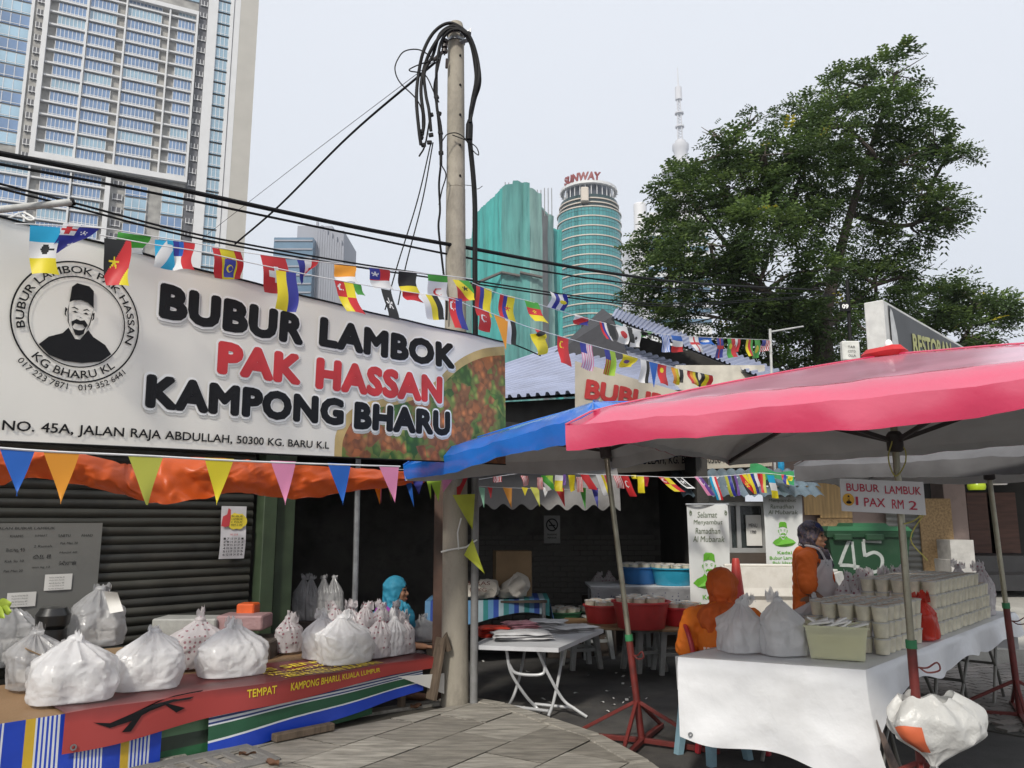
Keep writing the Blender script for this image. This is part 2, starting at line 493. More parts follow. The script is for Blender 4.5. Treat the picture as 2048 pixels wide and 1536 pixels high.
# raised forecourt behind the right-hand stalls, with kerb and interlocking pavers in front of it
fc = mat('forecourt_concrete', (.36, .35, .32), rough=.85, var=.2, scale=1.2, bump=.3, dirt=.5, dcol=(.2, .19, .17))
mb = MB()
q = [(2.2, 11.2), (2.6, 10.6), (4.2, 9.4), (9.0, 9.3), (16, 12), (16, 19), (2.2, 19)]
mb.prism(q, lambda x, y, t: V((x, y, .0 if t == 0 else .16+.09*max(0, y-9.3))), 1)
fo = mb.build('forecourt', fc, smooth=0); fo['kind'] = 'structure'
pm = [mat('paver_%s' % n, c, rough=.9, var=.25, bump=.4, bscale=70, dirt=.4, dcol=(.1, .095, .085)) for n, c in (('a', (.22, .20, .185)), ('b', (.19, .175, .16)), ('c', (.25, .225, .205)))]
mb = MB(); mb.prism([(2.9, 7.3), (4.6, 5.5), (9.0, 8.0), (9.0, 9.28), (4.2, 9.38)], lambda x, y, t: V((x, y, t)), .012)
apron = mb.build('paver_strip', mat('paver_bed', (.05, .048, .042), rough=.9), smooth=0); apron['kind'] = 'structure'
bound = [(2.95, 7.3), (4.6, 5.6), (8.9, 8.0), (8.9, 9.25), (4.2, 9.35)]
pc = [None]*3
ang = R(20); ca, sa = math.cos(ang), math.sin(ang)
for i in range(-6, 24):
    for j in range(-4, 22):
        x = 4.2+(i*.235+(.117 if j % 2 else 0))*ca-j*.125*sa; y = 6.9+(i*.235+(.117 if j % 2 else 0))*sa+j*.125*ca
        if not all((bound[(k+1) % 5][0]-bound[k][0])*(y-bound[k][1])-(bound[(k+1) % 5][1]-bound[k][1])*(x-bound[k][0]) > .08 for k in range(5)): continue
        if x/y > .67: continue
        k = rnd.randrange(3)
        if pc[k] is None:
            m2 = MB(); zz = [(-.11, -.056), (-.06, -.046), (0, -.056), (.06, -.046), (.11, -.056), (.11, .056), (.06, .066), (0, .056), (-.06, .066), (-.11, .056)]
            m2.prism([(a*.97, b*.94) for a, b in zz], lambda a, b, t: V((a, b, t)), .022)
            pc[k] = m2.build('paver', pm[k], base=(0, 0, 0), smooth=0); o = pc[k]; o.parent = apron
        else:
            o = pc[k].copy(); COL.objects.link(o)
        o.location = V((x, y, .008+rnd.uniform(0, .003)))-apron.location; o.rotation_euler = (0, 0, ang)

# ================================================================== SKYLINE
# ---- tall residential tower on the left (facade frame: s along the wall, h up, n out towards us)
KT = 170/120
TO = P(372, 365, 170); te = V((.9011, .4336, 0)); tn = V((.4336, -.9011, 0))
def FT(s, h, n=0.0): return V((TO.x, TO.y, 0)) + te*(s*KT) + tn*n + V((0, 0, CH+(h-CH)*KT))
white_p = mat('tower_white_cladding', (.62, .62, .62), rough=.5, var=.04, scale=.4, bump=.0)
beige_p = mat('tower_beige_cladding', (.42, .40, .36), rough=.6, var=.05, scale=.3)
grey_p = mat('tower_grey_stone', (.30, .29, .27), rough=.7, var=.3, scale=.6)
dark_p = mat('tower_dark_recess', (.09, .09, .10), rough=.6, var=.3, scale=.7)
glassA = mat('tower_glass_blue', (.17, .26, .42), rough=.12, metal=.2, var=.35, scale=.12, spec=.8)
glassB = mat('tower_glass_pale', (.30, .43, .52), rough=.15, metal=.25, var=.25, scale=.15, spec=.8)
tower = thing('residential_tower', 'very tall white residential tower with framed rows of blue windows', 'tower', FT(-6, CH-(CH)/KT))
def tbox(mb, s0, s1, h0, h1, n0, n1):
    c = (FT(s0, h0, n0)+FT(s1, h1, n1))/2
    M = Matrix((te, tn, V((0, 0, 1)))).transposed()
    mb.box(c, (abs(s1-s0)*KT, abs(n1-n0), abs(h1-h0)*KT), M)
HT = 118
mb = MB(); tbox(mb, -46, 9.4, 1.7, HT, -30, -.96); mb.build('core_wall', grey_p, tower, smooth=0)
mb = MB(); tbox(mb, 6.55, 9.42, 1.7, HT, -29, 0); mb.build('corner_wall', beige_p, tower, smooth=0)
mb = MB(); tbox(mb, 1.5, 3.0, 1.7, HT, -.95, .3); tbox(mb, 5.0, 5.5, 1.7, HT, -.95, .28); tbox(mb, 5.6, 6.54, 1.7, HT, -.95, .05); mb.build('pilaster', white_p, tower, smooth=0)
mb = MB(); tbox(mb, 0.05, 1.49, 1.7, HT, -.95, -.7); mb.build('service_recess', dark_p, tower, smooth=0)
FP = 2.118; H0 = 55.05+.4
protos = {}
def twin(kind, s0, s1, h0, h1, n, gm, npane, frame=True, nm='window'):
    key = (kind, gm.name)
    c = FT((s0+s1)/2, h0, n)
    if key not in protos:
        m = MB(); W = (s1-s0)*KT; Hh = (h1-h0)*KT
        M = Matrix((te, tn, V((0, 0, 1)))).transposed()
        m.box(c+V((0, 0, Hh/2)), (W, .3, Hh), M)
        o = m.build(nm, gm, tower, smooth=0)
        g = MB()
        for i in range(npane+1): g.box(c+te*(-W/2+W*i/npane)+tn*.16+V((0, 0, Hh/2)), (.13, .12, Hh), M)
        if frame: g.box(c+tn*.16+V((0, 0, Hh*.14)), (W, .1, .12), M)
        k = g.build('mullion', white_p, o, smooth=0)
        protos[key] = (o, k, c.copy()); return
    o, k, oc = protos[key]
    d = o.copy(); COL.objects.link(d); d.location = c-oc
    e = k.copy(); COL.objects.link(e); e.parent = d
cols = [(-20.95, -15.95), (-15.7, -10.65), (-10.4, -4.3), (-4.05, -.25)]
wcols = [(-19.8, -16.05, 7), (-15.6, -11.8, 7), (-10.3, -5.4, 9), (-2.9, -.35, 5)]
mb = MB()
for s_ in (-21.25, ): tbox(mb, s_-.35, s_+.3, 54.95, 86, -.95, .45)
tbox(mb, -.24, .1, 55.5, 84.6, -.95, .45); tbox(mb, -21.6, .1, 54.6, 55.5, -.95, .43)
tbox(mb, -21.6, .1, 83.9, 84.6, -.95, .44)
mb.build('facade_frame', white_p, tower, smooth=0)
mb = MB()
for s_ in (-15.83, -10.52, -4.18): tbox(mb, s_-.13, s_+.13, 55.5, 83.9, -.95, .2)
mb.build('fin', white_p, tower, smooth=0)
nf = 13
for r in range(1, nf+1):
    m2 = MB(); h = 55.3+r*2.118
    if h < 83.5: tbox(m2, -20.9, -.25, h, h+.26, -.9, -.1); m2.build('floor_edge', white_p, tower, smooth=0)
for r in range(nf+1):
    h = 55.3+r*2.118
    for ci, (a, b, n) in enumerate(wcols): twin('m%d' % ci, a, b, h+.32, h+1.92, -.72, glassA if (r*7+ci*3) % 5 else glassB, n)
# lower-left block
lcols = [(-26.6, -21.45, 7), (-19.9, -16.05, 7), (-15.6, -11.9, 7)]
mb = MB(); tbox(mb, -11.3, -10.6, 20, 53.6, -.95, .45); tbox(mb, -44, -10.6, 53.3, 54.0, -.95, .47)
for s_ in (-21.35, -15.97, -26.8, -32): tbox(mb, s_-.13, s_+.13, 20, 53.3, -.95, .2)
mb.build('lower_frame', white_p, tower, smooth=0)
for r in range(8):
    h = 51.95-r*2.118
    m2 = MB(); tbox(m2, -44, -11.3, h-.42, h-.16, -.9, -.1); m2.build('floor_edge', white_p, tower, smooth=0)
    for ci, (a, b, n) in enumerate(lcols): twin('l%d' % ci, a, b, h-.1, h+1.5, -.72, glassA if (r*5+ci) % 4 else glassB, n)
# glazed strips: lower middle, right of the frame, far left
for r in range(9):
    h = 51.2-r*2.118
    for ci, (a, b) in enumerate(((-8.5, -5.45), (-3.3, -.2))): twin('g%d' % ci, a, b, h, h+1.75, -.75, glassB if (r+ci) % 3 else glassA, 3, nm='window')
for r in range(26):
    h = 35+r*2.118
    twin('s', 3.05, 4.95, h, h+1.75, -.3, glassB, 3)
    twin('d', .35, 1.35, h+.3, h+1.2, -.6, dark_p, 2)
    if h > 55: twin('e', -23.1-7.8, -23.4, h, h+1.8, -.9, glassA if r % 2 else glassB, 6)
    if h > 54: twin('f', -22.6, -21.7, h+.3, h+1.3, -.72, dark_p, 2)
    if h < 53: twin('h', -10.2, -8.9, h+.3, h+1.3, -.72, dark_p, 2)
mb = MB(); tbox(mb, -23.4, -23.0, 54.0, HT, -.95, -.6); mb.build('corner_post', white_p, tower, smooth=0)
mb = MB(); tbox(mb, -20.9, .1, 86.7, HT, -.95, -.7); mb.build('upper_glazing', glassB, tower, smooth=0)

# ---- small blue office tower
ob = thing('office_tower', 'hazy blue glass office tower with stepped grey top', 'tower', V((P(612, 900, 350).x, 350, 0)))
ga = mat('office_glass', (.11, .19, .27), rough=.2, metal=.2, var=.2, scale=.05); gb = mat('office_stone', (.26, .27, .31), rough=.6, var=.1, scale=.05)
def fbox(mb, x0, x1, y0, z0, z1, dep, sk=0.0):
    M = Matrix.Rotation(sk, 3, 'Z'); mb.box(V(((x0+x1)/2, y0+dep/2, (z0+z1)/2)), (x1-x0, dep, z1-z0), M)
def pz(py, Y): return P(1024, py, Y).z
def pxx(px, py, Y): return P(px, py, Y).x
Y = 350
mb = MB(); fbox(mb, pxx(546, 520, Y), pxx(625, 520, Y), Y, 0, pz(475, Y), 30); mb.build('glass_wing', ga, ob, smooth=0)
mb = MB(); fbox(mb, pxx(590, 520, Y), pxx(680, 520, Y), Y+6, 0, pz(452, Y), 30); mb.build('stone_wing', gb, ob, smooth=0)
mb = MB(); fbox(mb, pxx(583, 450, Y), pxx(655, 450, Y), Y+10, 20, pz(436, Y), 16); mb.build('rooftop_block', gb, ob, smooth=0)
mb = MB()
for k in range(12): x = lerp(pxx(626, 520, Y), pxx(680, 520, Y), k/11); fbox(mb, x-.5, x+.5, Y+4.8, 0, pz(452, Y)-(k % 2)*2+4-k*.9, 1.2)
mb.build('fin', gb, ob, smooth=0)
for k in range(22):
    m2 = MB(); z = pz(478, Y)-k*4.1; fbox(m2, pxx(547, 520, Y), pxx(624, 520, Y), Y-.5, z-1.2, z-.5, .4); m2.build('floor_band', gb, ob, smooth=0)
mb = MB(); mb.tube([V((pxx(597, 430, Y), Y+15, 120)), V((pxx(597, 430, Y), Y+15, pz(424, Y)))], .8, 6); mb.build('mast', gb, ob)

# ---- building wrapped in green construction netting
Y = 200
net = [mat('green_net_%s' % n, c, rough=.85, var=.3, scale=.35, stretch=(1, 1, .08), bump=.9, bscale=1.2, dirt=.6, dcol=(.03, .10, .10), dscale=.3) for n, c in (('light', (.05, .33, .31)), ('mid', (.08, .27, .25)), ('grey', (.16, .28, .26)))]
nb = thing('netted_building', 'high-rise under construction wrapped in teal green safety netting', 'building', V((0, Y+12, 0)))
def netwall(name, pts, m, z0=0, amp=.35):
    mb = MB()
    for (xa, ya, za), (xb, yb, zb) in zip(pts[:-1], pts[1:]):
        n = max(2, int(math.hypot(xb-xa, yb-ya)/1.0))
        d = V((xb-xa, yb-ya, 0)).normalized(); nn = V((d.y, -d.x, 0))
        def fn(u, v):
            x, y, zt = lerp(xa, xb, u), lerp(ya, yb, u), lerp(za, zb, u)+.12*math.sin(u*n*2.1)
            z = lerp(z0, zt, v); k = 1.7*amp*(nz((x*.9, y*.9, z*.05))+.6*nz((x*3, y*3, z*.1)))-.5*abs(math.sin(z*.45))*.25
            return V((x, y, z))+nn*k
        mb.grid(fn, n*3, 60, uv=False)
    return mb.build(name, m, nb, smooth=60, recalc=False)
X = lambda px, py=500: pxx(px, py, Y)
netwall('safety_net', [(X(890), Y+16, pz(440, Y)), (X(942), Y+14, pz(438, Y))], net[2])
netwall('safety_net', [(X(940), Y+9, pz(409, Y)), (X(1003), Y, pz(375, Y))], net[0])
netwall('safety_net', [(X(1003), Y, pz(374, Y)), (X(1025), Y, pz(366, Y)), (X(1026), Y, pz(360, Y)), (X(1060), Y, pz(366, Y))], net[1])
netwall('safety_net', [(X(1060), Y, pz(375, Y)), (X(1085), Y+1, pz(384, Y))], net[2])
netwall('safety_net', [(X(1085), Y+6, pz(396, Y)), (X(1112), Y+9, pz(408, Y))], net[2])
netwall('safety_net', [(X(1106), Y+12, pz(424, Y)), (X(1130), Y+12, pz(426, Y))], net[0])
mb = MB(); mb.prism([(X(940), Y+15), (X(1004), Y+1), (X(1084), Y+2), (X(1110), Y+12), (X(1110), Y+30), (X(940), Y+30)], lambda x, y, t: V((x, y, t)), pz(382, Y)-4)
mb.build('concrete_frame', mat('raw_concrete', (.2, .2, .19), rough=.9, var=.2, scale=.2), nb, smooth=0)
mb = MB()
for k in range(14):
    x = lerp(X(1010), X(1105), k/13); zt = pz(372 if x < X(1060) else 385, Y); mb.tube([V((x, Y+1.5, zt-6)), V((x, Y+1.5, zt+rnd.uniform(.5, 2.2)))], .12, 5)
mb.build('scaffold_pole', mat('scaffold', (.2, .2, .2), rough=.6), nb)
mb = MB()
for a, b in (((940, 572), (1003, 545)), ((1003, 545), (1040, 552)), ((1040, 545), (1085, 555))):
    mb.bar(P(*a, Y-.9), P(*b, Y-.9), 1.2, .45)
mb.build('catch_fan', mat('catch_timber', (.12, .10, .09), rough=.9), nb, smooth=0)

# ---- round glass tower with crown
Y = 260
rt = thing('round_tower', 'cylindrical teal glass tower with open ring crown and roof sign', 'tower', V((pxx(1186, 500, Y), Y+11, 0)))
RX, RY, RR = pxx(1186, 500, Y), Y+11.2, 11.2
m, ntg, bs = newmat('round_tower_glass'); L = ntg.links
tc = N(ntg, 'ShaderNodeTexCoord'); br = N(ntg, 'ShaderNodeTexBrick'); br.offset = 0; br.inputs['Color1'].default_value = (.05, .24, .25, 1); br.inputs['Color2'].default_value = (.075, .31, .31, 1)
br.inputs['Mortar'].default_value = (.03, .06, .06, 1); br.inputs['Scale'].default_value = 1; br.inputs['Mortar Size'].default_value = .05; br.inputs['Brick Width'].default_value = 1; br.inputs['Row Height'].default_value = 1
mp = N(ntg, 'ShaderNodeMapping'); mp.inputs['Scale'].default_value = (56, 62, 1); L.new(tc.outputs['UV'], mp.inputs[0]); L.new(mp.outputs[0], br.inputs['Vector'])
L.new(br.outputs[0], bs.inputs['Base Color']); bs.inputs['Roughness'].default_value = .12; bs.inputs['Metallic'].default_value = .35
ztop = pz(410, Y)
mb = MB(); mb.grid(lambda u, v: V((RX+RR*math.cos(u*2*math.pi), RY+RR*math.sin(u*2*math.pi), v*ztop)), 64, 2); mb.build('glass_wall', MATS['round_tower_glass'], rt, smooth=50)
mb = MB(); z2 = pz(385, Y); mb.lathe([(RR-1.0, ztop-.1), (RR-1.0, z2)], 48, Matrix.Translation((RX, RY, 0))); mb.build('upper_drum', MATS['round_tower_glass'], rt)
bandm = mat('tower_band_cream', (.55, .49, .42), rough=.6, var=.06, scale=.3)
bp = None
for k in range(30):
    zc = ztop-.3-k*3.45
    if zc < 8: break
    if bp is None:
        mb = MB(); mb.lathe([(RR-.1, zc-.2), (RR+.3, zc-.2), (RR+.3, zc+.2), (RR-.1, zc+.2)], 56, Matrix.Translation((RX, RY, 0)), capb=False, capt=False); bp = mb.build('floor_band', bandm, rt); bz = zc
    else:
        o = bp.copy(); COL.objects.link(o); o.location = (0, 0, zc-bz)
for zc in (ztop+1.5, ztop+3.0):
    mb = MB(); mb.lathe([(RR-.9, zc-.2), (RR-.5, zc-.2), (RR-.5, zc+.2), (RR-.9, zc+.2)], 48, Matrix.Translation((RX, RY, 0)), capb=False, capt=False); mb.build('floor_band', bandm, rt)
mb = MB(); mb.lathe([(RR-3, z2), (RR-3, z2+5)], 32, Matrix.Translation((RX, RY, 0))); mb.build('plant_drum', mat('plant_dark', (.05, .06, .08), rough=.5), rt)
zr = pz(362, Y)
mb = MB(); mb.lathe([(RR-2.2, zr-.1), (RR-1.6, zr-.35), (RR-1.0, zr), (RR-1.0, zr+.8), (RR-1.5, zr+.8), (RR-2.2, zr+.2)], 56, Matrix.Translation((RX, RY, 0)), capb=False, capt=False); mb.build('crown_ring', white_p, rt)
mb = MB()
for k in range(28):
    a = 2*math.pi*k/28; d = V((math.cos(a), math.sin(a), 0)); b0 = V((RX, RY, 0))
    mb.bar(b0+d*(RR-2.4)+V((0, 0, zr-.2)), b0+d*(RR-.6)+V((0, 0, zr-.1)), .2, .3); mb.bar(b0+d*(RR-2.2)+V((0, 0, z2)), b0+d*(RR-2.2)+V((0, 0, zr)), .25, .25)
mb.build('crown_strut', white_p, rt, smooth=0)
mb = MB(); mb.box(V((pxx(1169, 385, Y), Y-.3, pz(391, Y))), (2.6, 2.6, 5.2), None, .3); mb.build('lift_shaft', bandm, rt)
signm = mat('roof_sign_red', (.23, .035, .03), rough=.5, var=.1, scale=.4)
sg = thing('roof_sign', 'curved red letters standing on the crown of the round glass tower', 'sign', V((RX, RY-RR, zr+.9)))
mb = MB(); word = 'SUNWAY'; vs, fs, a, b, c, d = text_geo(word, .045, 1.05, .12)
a0, a1 = R(207), R(290)
for lay, (off) in enumerate((0, -.5)):
    o = []
    for x, y in vs:
        t = (x-a)/(b-a); an = lerp(a0, a1, t); rr = RR-1.0+off
        o.append(V((RX+rr*math.cos(an), RY+rr*math.sin(an), zr+.9+(y-c)/(d-c)*3.1)))
    mb.add(o, fs)
mb.build('letters', signm, sg, smooth=0, recalc=False)
mb = MB(); mb.lathe([(RR-1.4, zr+.85), (RR-1.1, zr+.85), (RR-1.1, zr+1.05), (RR-1.4, zr+1.05)], 56, Matrix.Translation((RX, RY, 0)), capb=False, capt=False); mb.build('sign_rail', white_p, sg)

# ---- white tower behind the tree
Y = 300
wt = thing('white_tower', 'pale tower with round white corner column half hidden by tree', 'tower', V((pxx(1330, 500, Y), Y+15, 0)))
wm = mat('pale_render', (.66, .66, .67), rough=.5, var=.04, scale=.05)
mb = MB(); mb.lathe([(2.6, 0), (2.6, pz(410, Y)), (2.3, pz(408, Y))], 24, Matrix.Translation((pxx(1281, 450, Y), Y, 0))); mb.build('corner_column', wm, wt)
mb = MB(); fbox(mb, pxx(1265, 500, Y), pxx(1420, 500, Y), Y+2, 0, pz(462, Y), 26); mb.build('wall', wm, wt, smooth=0)
mb = MB(); fbox(mb, pxx(1297, 430, Y), pxx(1420, 430, Y), Y+1.5, pz(452, Y), pz(422, Y), 20); mb.build('roof_block', wm, wt, smooth=0)
for k in range(9):
    m2 = MB(); z = pz(470, Y)-k*4.2; fbox(m2, pxx(1298, 500, Y), pxx(1419, 500, Y), Y+1.2, z-1.6, z, .6); m2.build('window_band', ga, wt, smooth=0)

# ---- telecommunication tower
Y = 690
kx = P(1359, 240, Y).x
kt = thing('broadcast_tower', 'distant slender broadcast tower with round pod and lattice mast', 'tower', V((kx, Y, 0)))
km = mat('far_concrete', (.5, .5, .52), rough=.7, var=.05, scale=.02)
zz = lambda py: P(1359, py, Y).z
T = Matrix.Translation((kx, Y, 0))
mb = MB(); mb.lathe([(11, 0), (7.5, 120), (6, zz(330))], 20, T); mb.build('shaft', km, kt)
mb = MB(); mb.lathe([(6, zz(372)), (12, zz(362)), (18, zz(350)), (18, zz(340)), (12, zz(330)), (6.3, zz(326)), (6.3, zz(304)), (7.5, zz(300)), (7.5, zz(290)), (5.2, zz(288)), (5, zz(283)), (3, zz(280))], 28, T); mb.build('pod', km, kt)
mb = MB()
segs = [(280, 200, 3.0, 2.0), (200, 175, 3.2, 3.2), (175, 135, .9, .4)]
for y0, y1, r0, r1 in segs[1:]: mb.lathe([(r0, zz(y0)), (r1, zz(y1))], 10, T)
z0, z1 = zz(280), zz(200)
for k in range(4):
    a = k*math.pi/2+.5; d = V((math.cos(a), math.sin(a), 0)); o = V((kx, Y, 0))
    mb.tube([o+d*3+V((0, 0, z0)), o+d*1.8+V((0, 0, z1))], .5, 5)
for k in range(14):
    z = lerp(z0, z1, k/14); r = lerp(3, 1.8, k/14)
    for j in range(4):
        a = j*math.pi/2+.5; b = a+math.pi/2; o = V((kx, Y, 0)); h2 = (z1-z0)/14
        mb.tube([o+V((math.cos(a)*r, math.sin(a)*r, z)), o+V((math.cos(b)*r, math.sin(b)*r, z+h2))], .3, 4)
for py in (255, 228): mb.lathe([(4.2, zz(py)), (4.2, zz(py)+1.2)], 12, T)
mb.build('mast', km, kt)
# ================================================================== TREES
def leafmat(name, col, tr=.3):
    return mat(name, col, rough=.55, var=.35, scale=.8, trans=tr, spec=.4)
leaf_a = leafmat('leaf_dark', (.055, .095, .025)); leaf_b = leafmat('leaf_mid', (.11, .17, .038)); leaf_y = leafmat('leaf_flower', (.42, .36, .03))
bark = mat('bark', (.075, .06, .048), rough=.9, var=.3, scale=8, bump=.8, bscale=25)
def spray(mb, p, d, L, rng, mi, wide=.34):
    d = d.normalized(); sd_ = d.cross(V((rng.uniform(-.4, .4), rng.uniform(-.4, .4), 1)))
    sd_ = sd_.normalized() if sd_.length > 1e-4 else V((1, 0, 0))
    up = sd_.cross(d)
    mb.cur = mi
    n = 4
    for i in range(n):
        t = (i+.6)/n; q = p+d*L*t-V((0, 0, 1))*L*.25*t*t
        wl = L*wide*(1-.5*abs(t-.45)); wd = L*.13
        for s_ in (-1, 1):
            a = q+sd_*s_*.004; b = q+sd_*s_*wl*.55+d*wd*.9+up*rng.uniform(-.02, .03); c = q+sd_*s_*wl+d*wd*1.1-V((0, 0, wl*.25)); e = q+sd_*s_*wl*.5-d*wd*.5
            mb.add([a, b, c, e], [[0, 1, 2, 3]])
def make_tree(name, label, base, fork, clumps, rng, n_spray, L=.42, r0=.3):
    t = thing(name, label, 'tree', base)
    mb = MB()
    trunk = smooth_path([V(base), lerp(V(base), fork, .5)+V((.15, .1, 0)), fork], 6)
    mb.tube(trunk, [lerp(r0, r0*.72, i/(len(trunk)-1)) for i in range(len(trunk))], 10)
    mb.build('trunk', bark, t)
    mb = MB(); limbs = []
    n_l = 7
    big = sorted(clumps, key=lambda c: -c[1])[:]
    # limbs towards groups of clumps, then twigs to each clump
    heads = [c for i, c in enumerate(clumps) if c[2]]
    heads.sort(key=lambda c: (c[0]-fork).length)
    order = [heads[-1], heads[len(heads)//2], heads[1]]+[q for q in heads if q not in (heads[-1], heads[len(heads)//2], heads[1])]
    for hi, (c, r, h) in enumerate(order):
        if hi < 3: st = fork-V((0, 0, .3)); ra = r0*.55
        else:
            pth, ii = min(((pp, j) for pp in limbs for j in range(2, len(pp)-3)), key=lambda t: (t[0][t[1]]-c).length+.6*max(0, t[0][t[1]].z-c.z+.5)-.25*(len(t[0])-t[1])*.1)
            st = pth[ii]; ra = r0*.26
        mid = lerp(st, c, .5)+V((rng.uniform(-.4, .4), rng.uniform(-.3, .3), rng.uniform(-.5, .1)))
        path = smooth_path([st, mid, c], 8)
        mb.tube(path, [lerp(ra, .04, (i/(len(path)-1))**.8) for i in range(len(path))], 7)
        limbs.append(path)
    for c, r, h in clumps:
        bestp = min((q for pth in limbs for q in pth[3:]), key=lambda q: (q-c).length+.3*max(0, q.z-c.z))
        path = smooth_path([bestp, lerp(bestp, c, .5)+V((rng.uniform(-.2, .2), rng.uniform(-.2, .2), rng.uniform(-.1, .25))), c], 4)
        mb.tube(path, [lerp(.06, .02, i/(len(path)-1)) for i in range(len(path))], 5)
        for k in range(5):
            e = c+V((rng.gauss(0, 1), rng.gauss(0, 1), rng.gauss(0, .6)))*r*.5
            mb.tube([lerp(bestp, c, .6), e], [.02, .008], 4)
    mb.build('limbs', bark, t)
    mb = MB(); tot = sum(r*r for _, r, _ in clumps)
    for c, r, h in clumps:
        n = int(n_spray*r*r/tot)
        for k in range(n):
            while True:
                q = V((rng.uniform(-1, 1), rng.uniform(-1, 1), rng.uniform(-1, 1)))
                if .15 < q.length < 1: break
            q = q.normalized()*(q.length**.55)
            p = c+V((q.x*r, q.y*r, q.z*r*.6))
            p += V((nz(p, .9), nz(p+V((9, 0, 0)), .9), nz(p+V((0, 9, 0)), .9)))*.35*r
            if nz(p, 1.1) < -.13 or nz(p+V((31, 0, 0)), 2.3) < -.32: continue
            d = V((q.x, q.y, q.z*.5+.1))+V((rng.gauss(0, .5), rng.gauss(0, .5), rng.gauss(0, .35)))
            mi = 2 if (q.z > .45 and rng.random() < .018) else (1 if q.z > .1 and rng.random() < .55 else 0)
            spray(mb, p, d, L*rng.uniform(.45, 1.4), rng, mi)
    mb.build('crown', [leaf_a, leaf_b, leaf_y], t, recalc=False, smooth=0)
    return t
rng = random.Random(3)
TY = 20.0
cl = []
spec = [  # px, py, dY, radius in px, carries a limb
 (1790, 150, 0, 60, 1), (1700, 165, .5, 55, 0), (1760, 215, -.6, 60, 0), (1650, 200, 1, 48, 0), (1600, 235, .5, 50, 0), (1690, 250, -1, 70, 1), (1800, 260, .5, 50, 0), (1590, 290, 0, 55, 0),
 (1420, 260, .5, 40, 0), (1515, 230, 0, 28, 0), (1460, 300, -1, 55, 1), (1530, 310, -1.6, 70, 1), (1400, 330, .5, 55, 0), (1360, 370, 0, 50, 0), (1620, 330, -1.2, 75, 0), (1730, 310, .6, 62, 0),
 (1850, 270, 0, 48, 0), (1900, 300, .4, 38, 1), (1830, 330, -.5, 55, 0), (1790, 370, .8, 55, 0), (1920, 310, 0, 25, 0), (1690, 380, 0, 60, 0), (1580, 400, -1, 80, 1), (1480, 390, -1, 75, 0),
 (1400, 420, -.3, 65, 1), (1340, 400, .4, 40, 0), (1330, 470, 0, 55, 0), (1300, 500, .6, 38, 0), (1420, 490, -1.5, 75, 1), (1530, 480, -2, 80, 0), (1630, 460, -.8, 60, 0), (1740, 430, .8, 55, 1),
 (1830, 400, .5, 52, 0), (1890, 415, 0, 42, 1), (1900, 460, .4, 36, 0), (1840, 470, .6, 48, 0), (1760, 500, 1, 52, 0), (1680, 530, 1.2, 46, 0), (1340, 550, 0, 60, 1), (1290, 590, .5, 45, 0),
 (1430, 570, -1.2, 75, 0), (1520, 560, -1.5, 70, 1), (1400, 630, -.5, 70, 0), (1310, 640, .3, 45, 0), (1490, 640, -.8, 70, 1), (1570, 650, 0, 60, 0), (1620, 580, .8, 45, 0), (1750, 570, .8, 55, 1),
 (1800, 540, 1, 45, 0), (1700, 620, 1.2, 45, 0), (1790, 610, 1.2, 50, 0), (1690, 690, 1.4, 50, 0), (1440, 690, .5, 55, 0), (1520, 710, .8, 55, 0), (1600, 700, 1.2, 50, 0), (1850, 560, 1.2, 40, 0), (1640, 740, .5, 60, 0), (1560, 755, .2, 60, 0), (1720, 745, .8, 55, 0), (1470, 745, .4, 50, 0), (1650, 640, -.8, 50, 0), (1590, 610, -1, 50, 0), (1780, 680, .6, 50, 0), (1640, 540, -1.5, 45, 0)]
for x, y, dy, rp, h in spec:
    c = P(x, y, TY+dy*1.1); cl.append((c, rp/F*TY*1.08, h))
base = V((P(1645, 800, TY).x, TY, 0)); fork = P(1640, 640, TY)
make_tree('shade_tree', 'large spreading tree with feathery dark green leaves and yellow blossom', base, fork, cl, rng, 23000, L=.36, r0=.34)
cl = []
for x, y, dy, rp, h in [(1880, 600, 0, 50, 1), (1950, 610, 0, 50, 1), (1990, 630, .4, 42, 0), (2010, 610, 0, 22, 0), (1920, 560, .4, 36, 0), (1850, 640, 0, 55, 1), (1930, 670, -.4, 55, 1), (1990, 680, 0, 40, 0), (1800, 660, .6, 50, 0), (1880, 710, 0, 55, 0), (1960, 720, .3, 45, 0), (1840, 730, .5, 50, 0)]:
    cl.append((P(x, y, 24+dy), rp/F*24*1.08, h))
make_tree('back_tree', 'smaller feathery tree rising behind the dark lightbox sign', V((P(1880, 900, 24).x, 24, 0)), P(1885, 760, 24), cl, rng, 3600, L=.42, r0=.22)

# ================================================================== UTILITY POLE with its drop cables
pole_c = mat('pole_concrete', (.33, .30, .245), rough=.8, var=.15, scale=2.5, bump=.25, bscale=60, dirt=.75, dcol=(.07, .06, .05), dscale=1.8, stretch=(1, 1, .5))
blk = mat('cable_black', (.006, .006, .0065), rough=.65, var=.2, spec=.25)
galv = mat('galvanised', (.32, .33, .34), rough=.4, metal=.7, var=.2, scale=20)
PX, PY = -.47, 6.93
up_ = thing('utility_pole', 'tall round concrete utility pole with bundles of looped black cables', 'utility pole', (PX, PY, 0))
ptop = P(912, 48, PY); 
def pc_(z): t = z/ptop.z; return V((lerp(PX, ptop.x, t), PY, z))
def pr_(z): return lerp(.115, .078, z/ptop.z)
mb = MB(); mb.tube([pc_(z) for z in (0, .5, 1.5, 2.5, 3.5, 4.6)], [pr_(z) for z in (0, .5, 1.5, 2.5, 3.5, 4.6)], 28); mb.build('lower_shaft', pole_c, up_)
zs = (4.605, 5.3, 6.0, ptop.z-.05, ptop.z); mb = MB(); mb.tube([pc_(z) for z in zs], [pr_(z)*k for z, k in zip(zs, (.975, .975, .975, .96, .8))], 28); mb.build('upper_shaft', pole_c, up_)
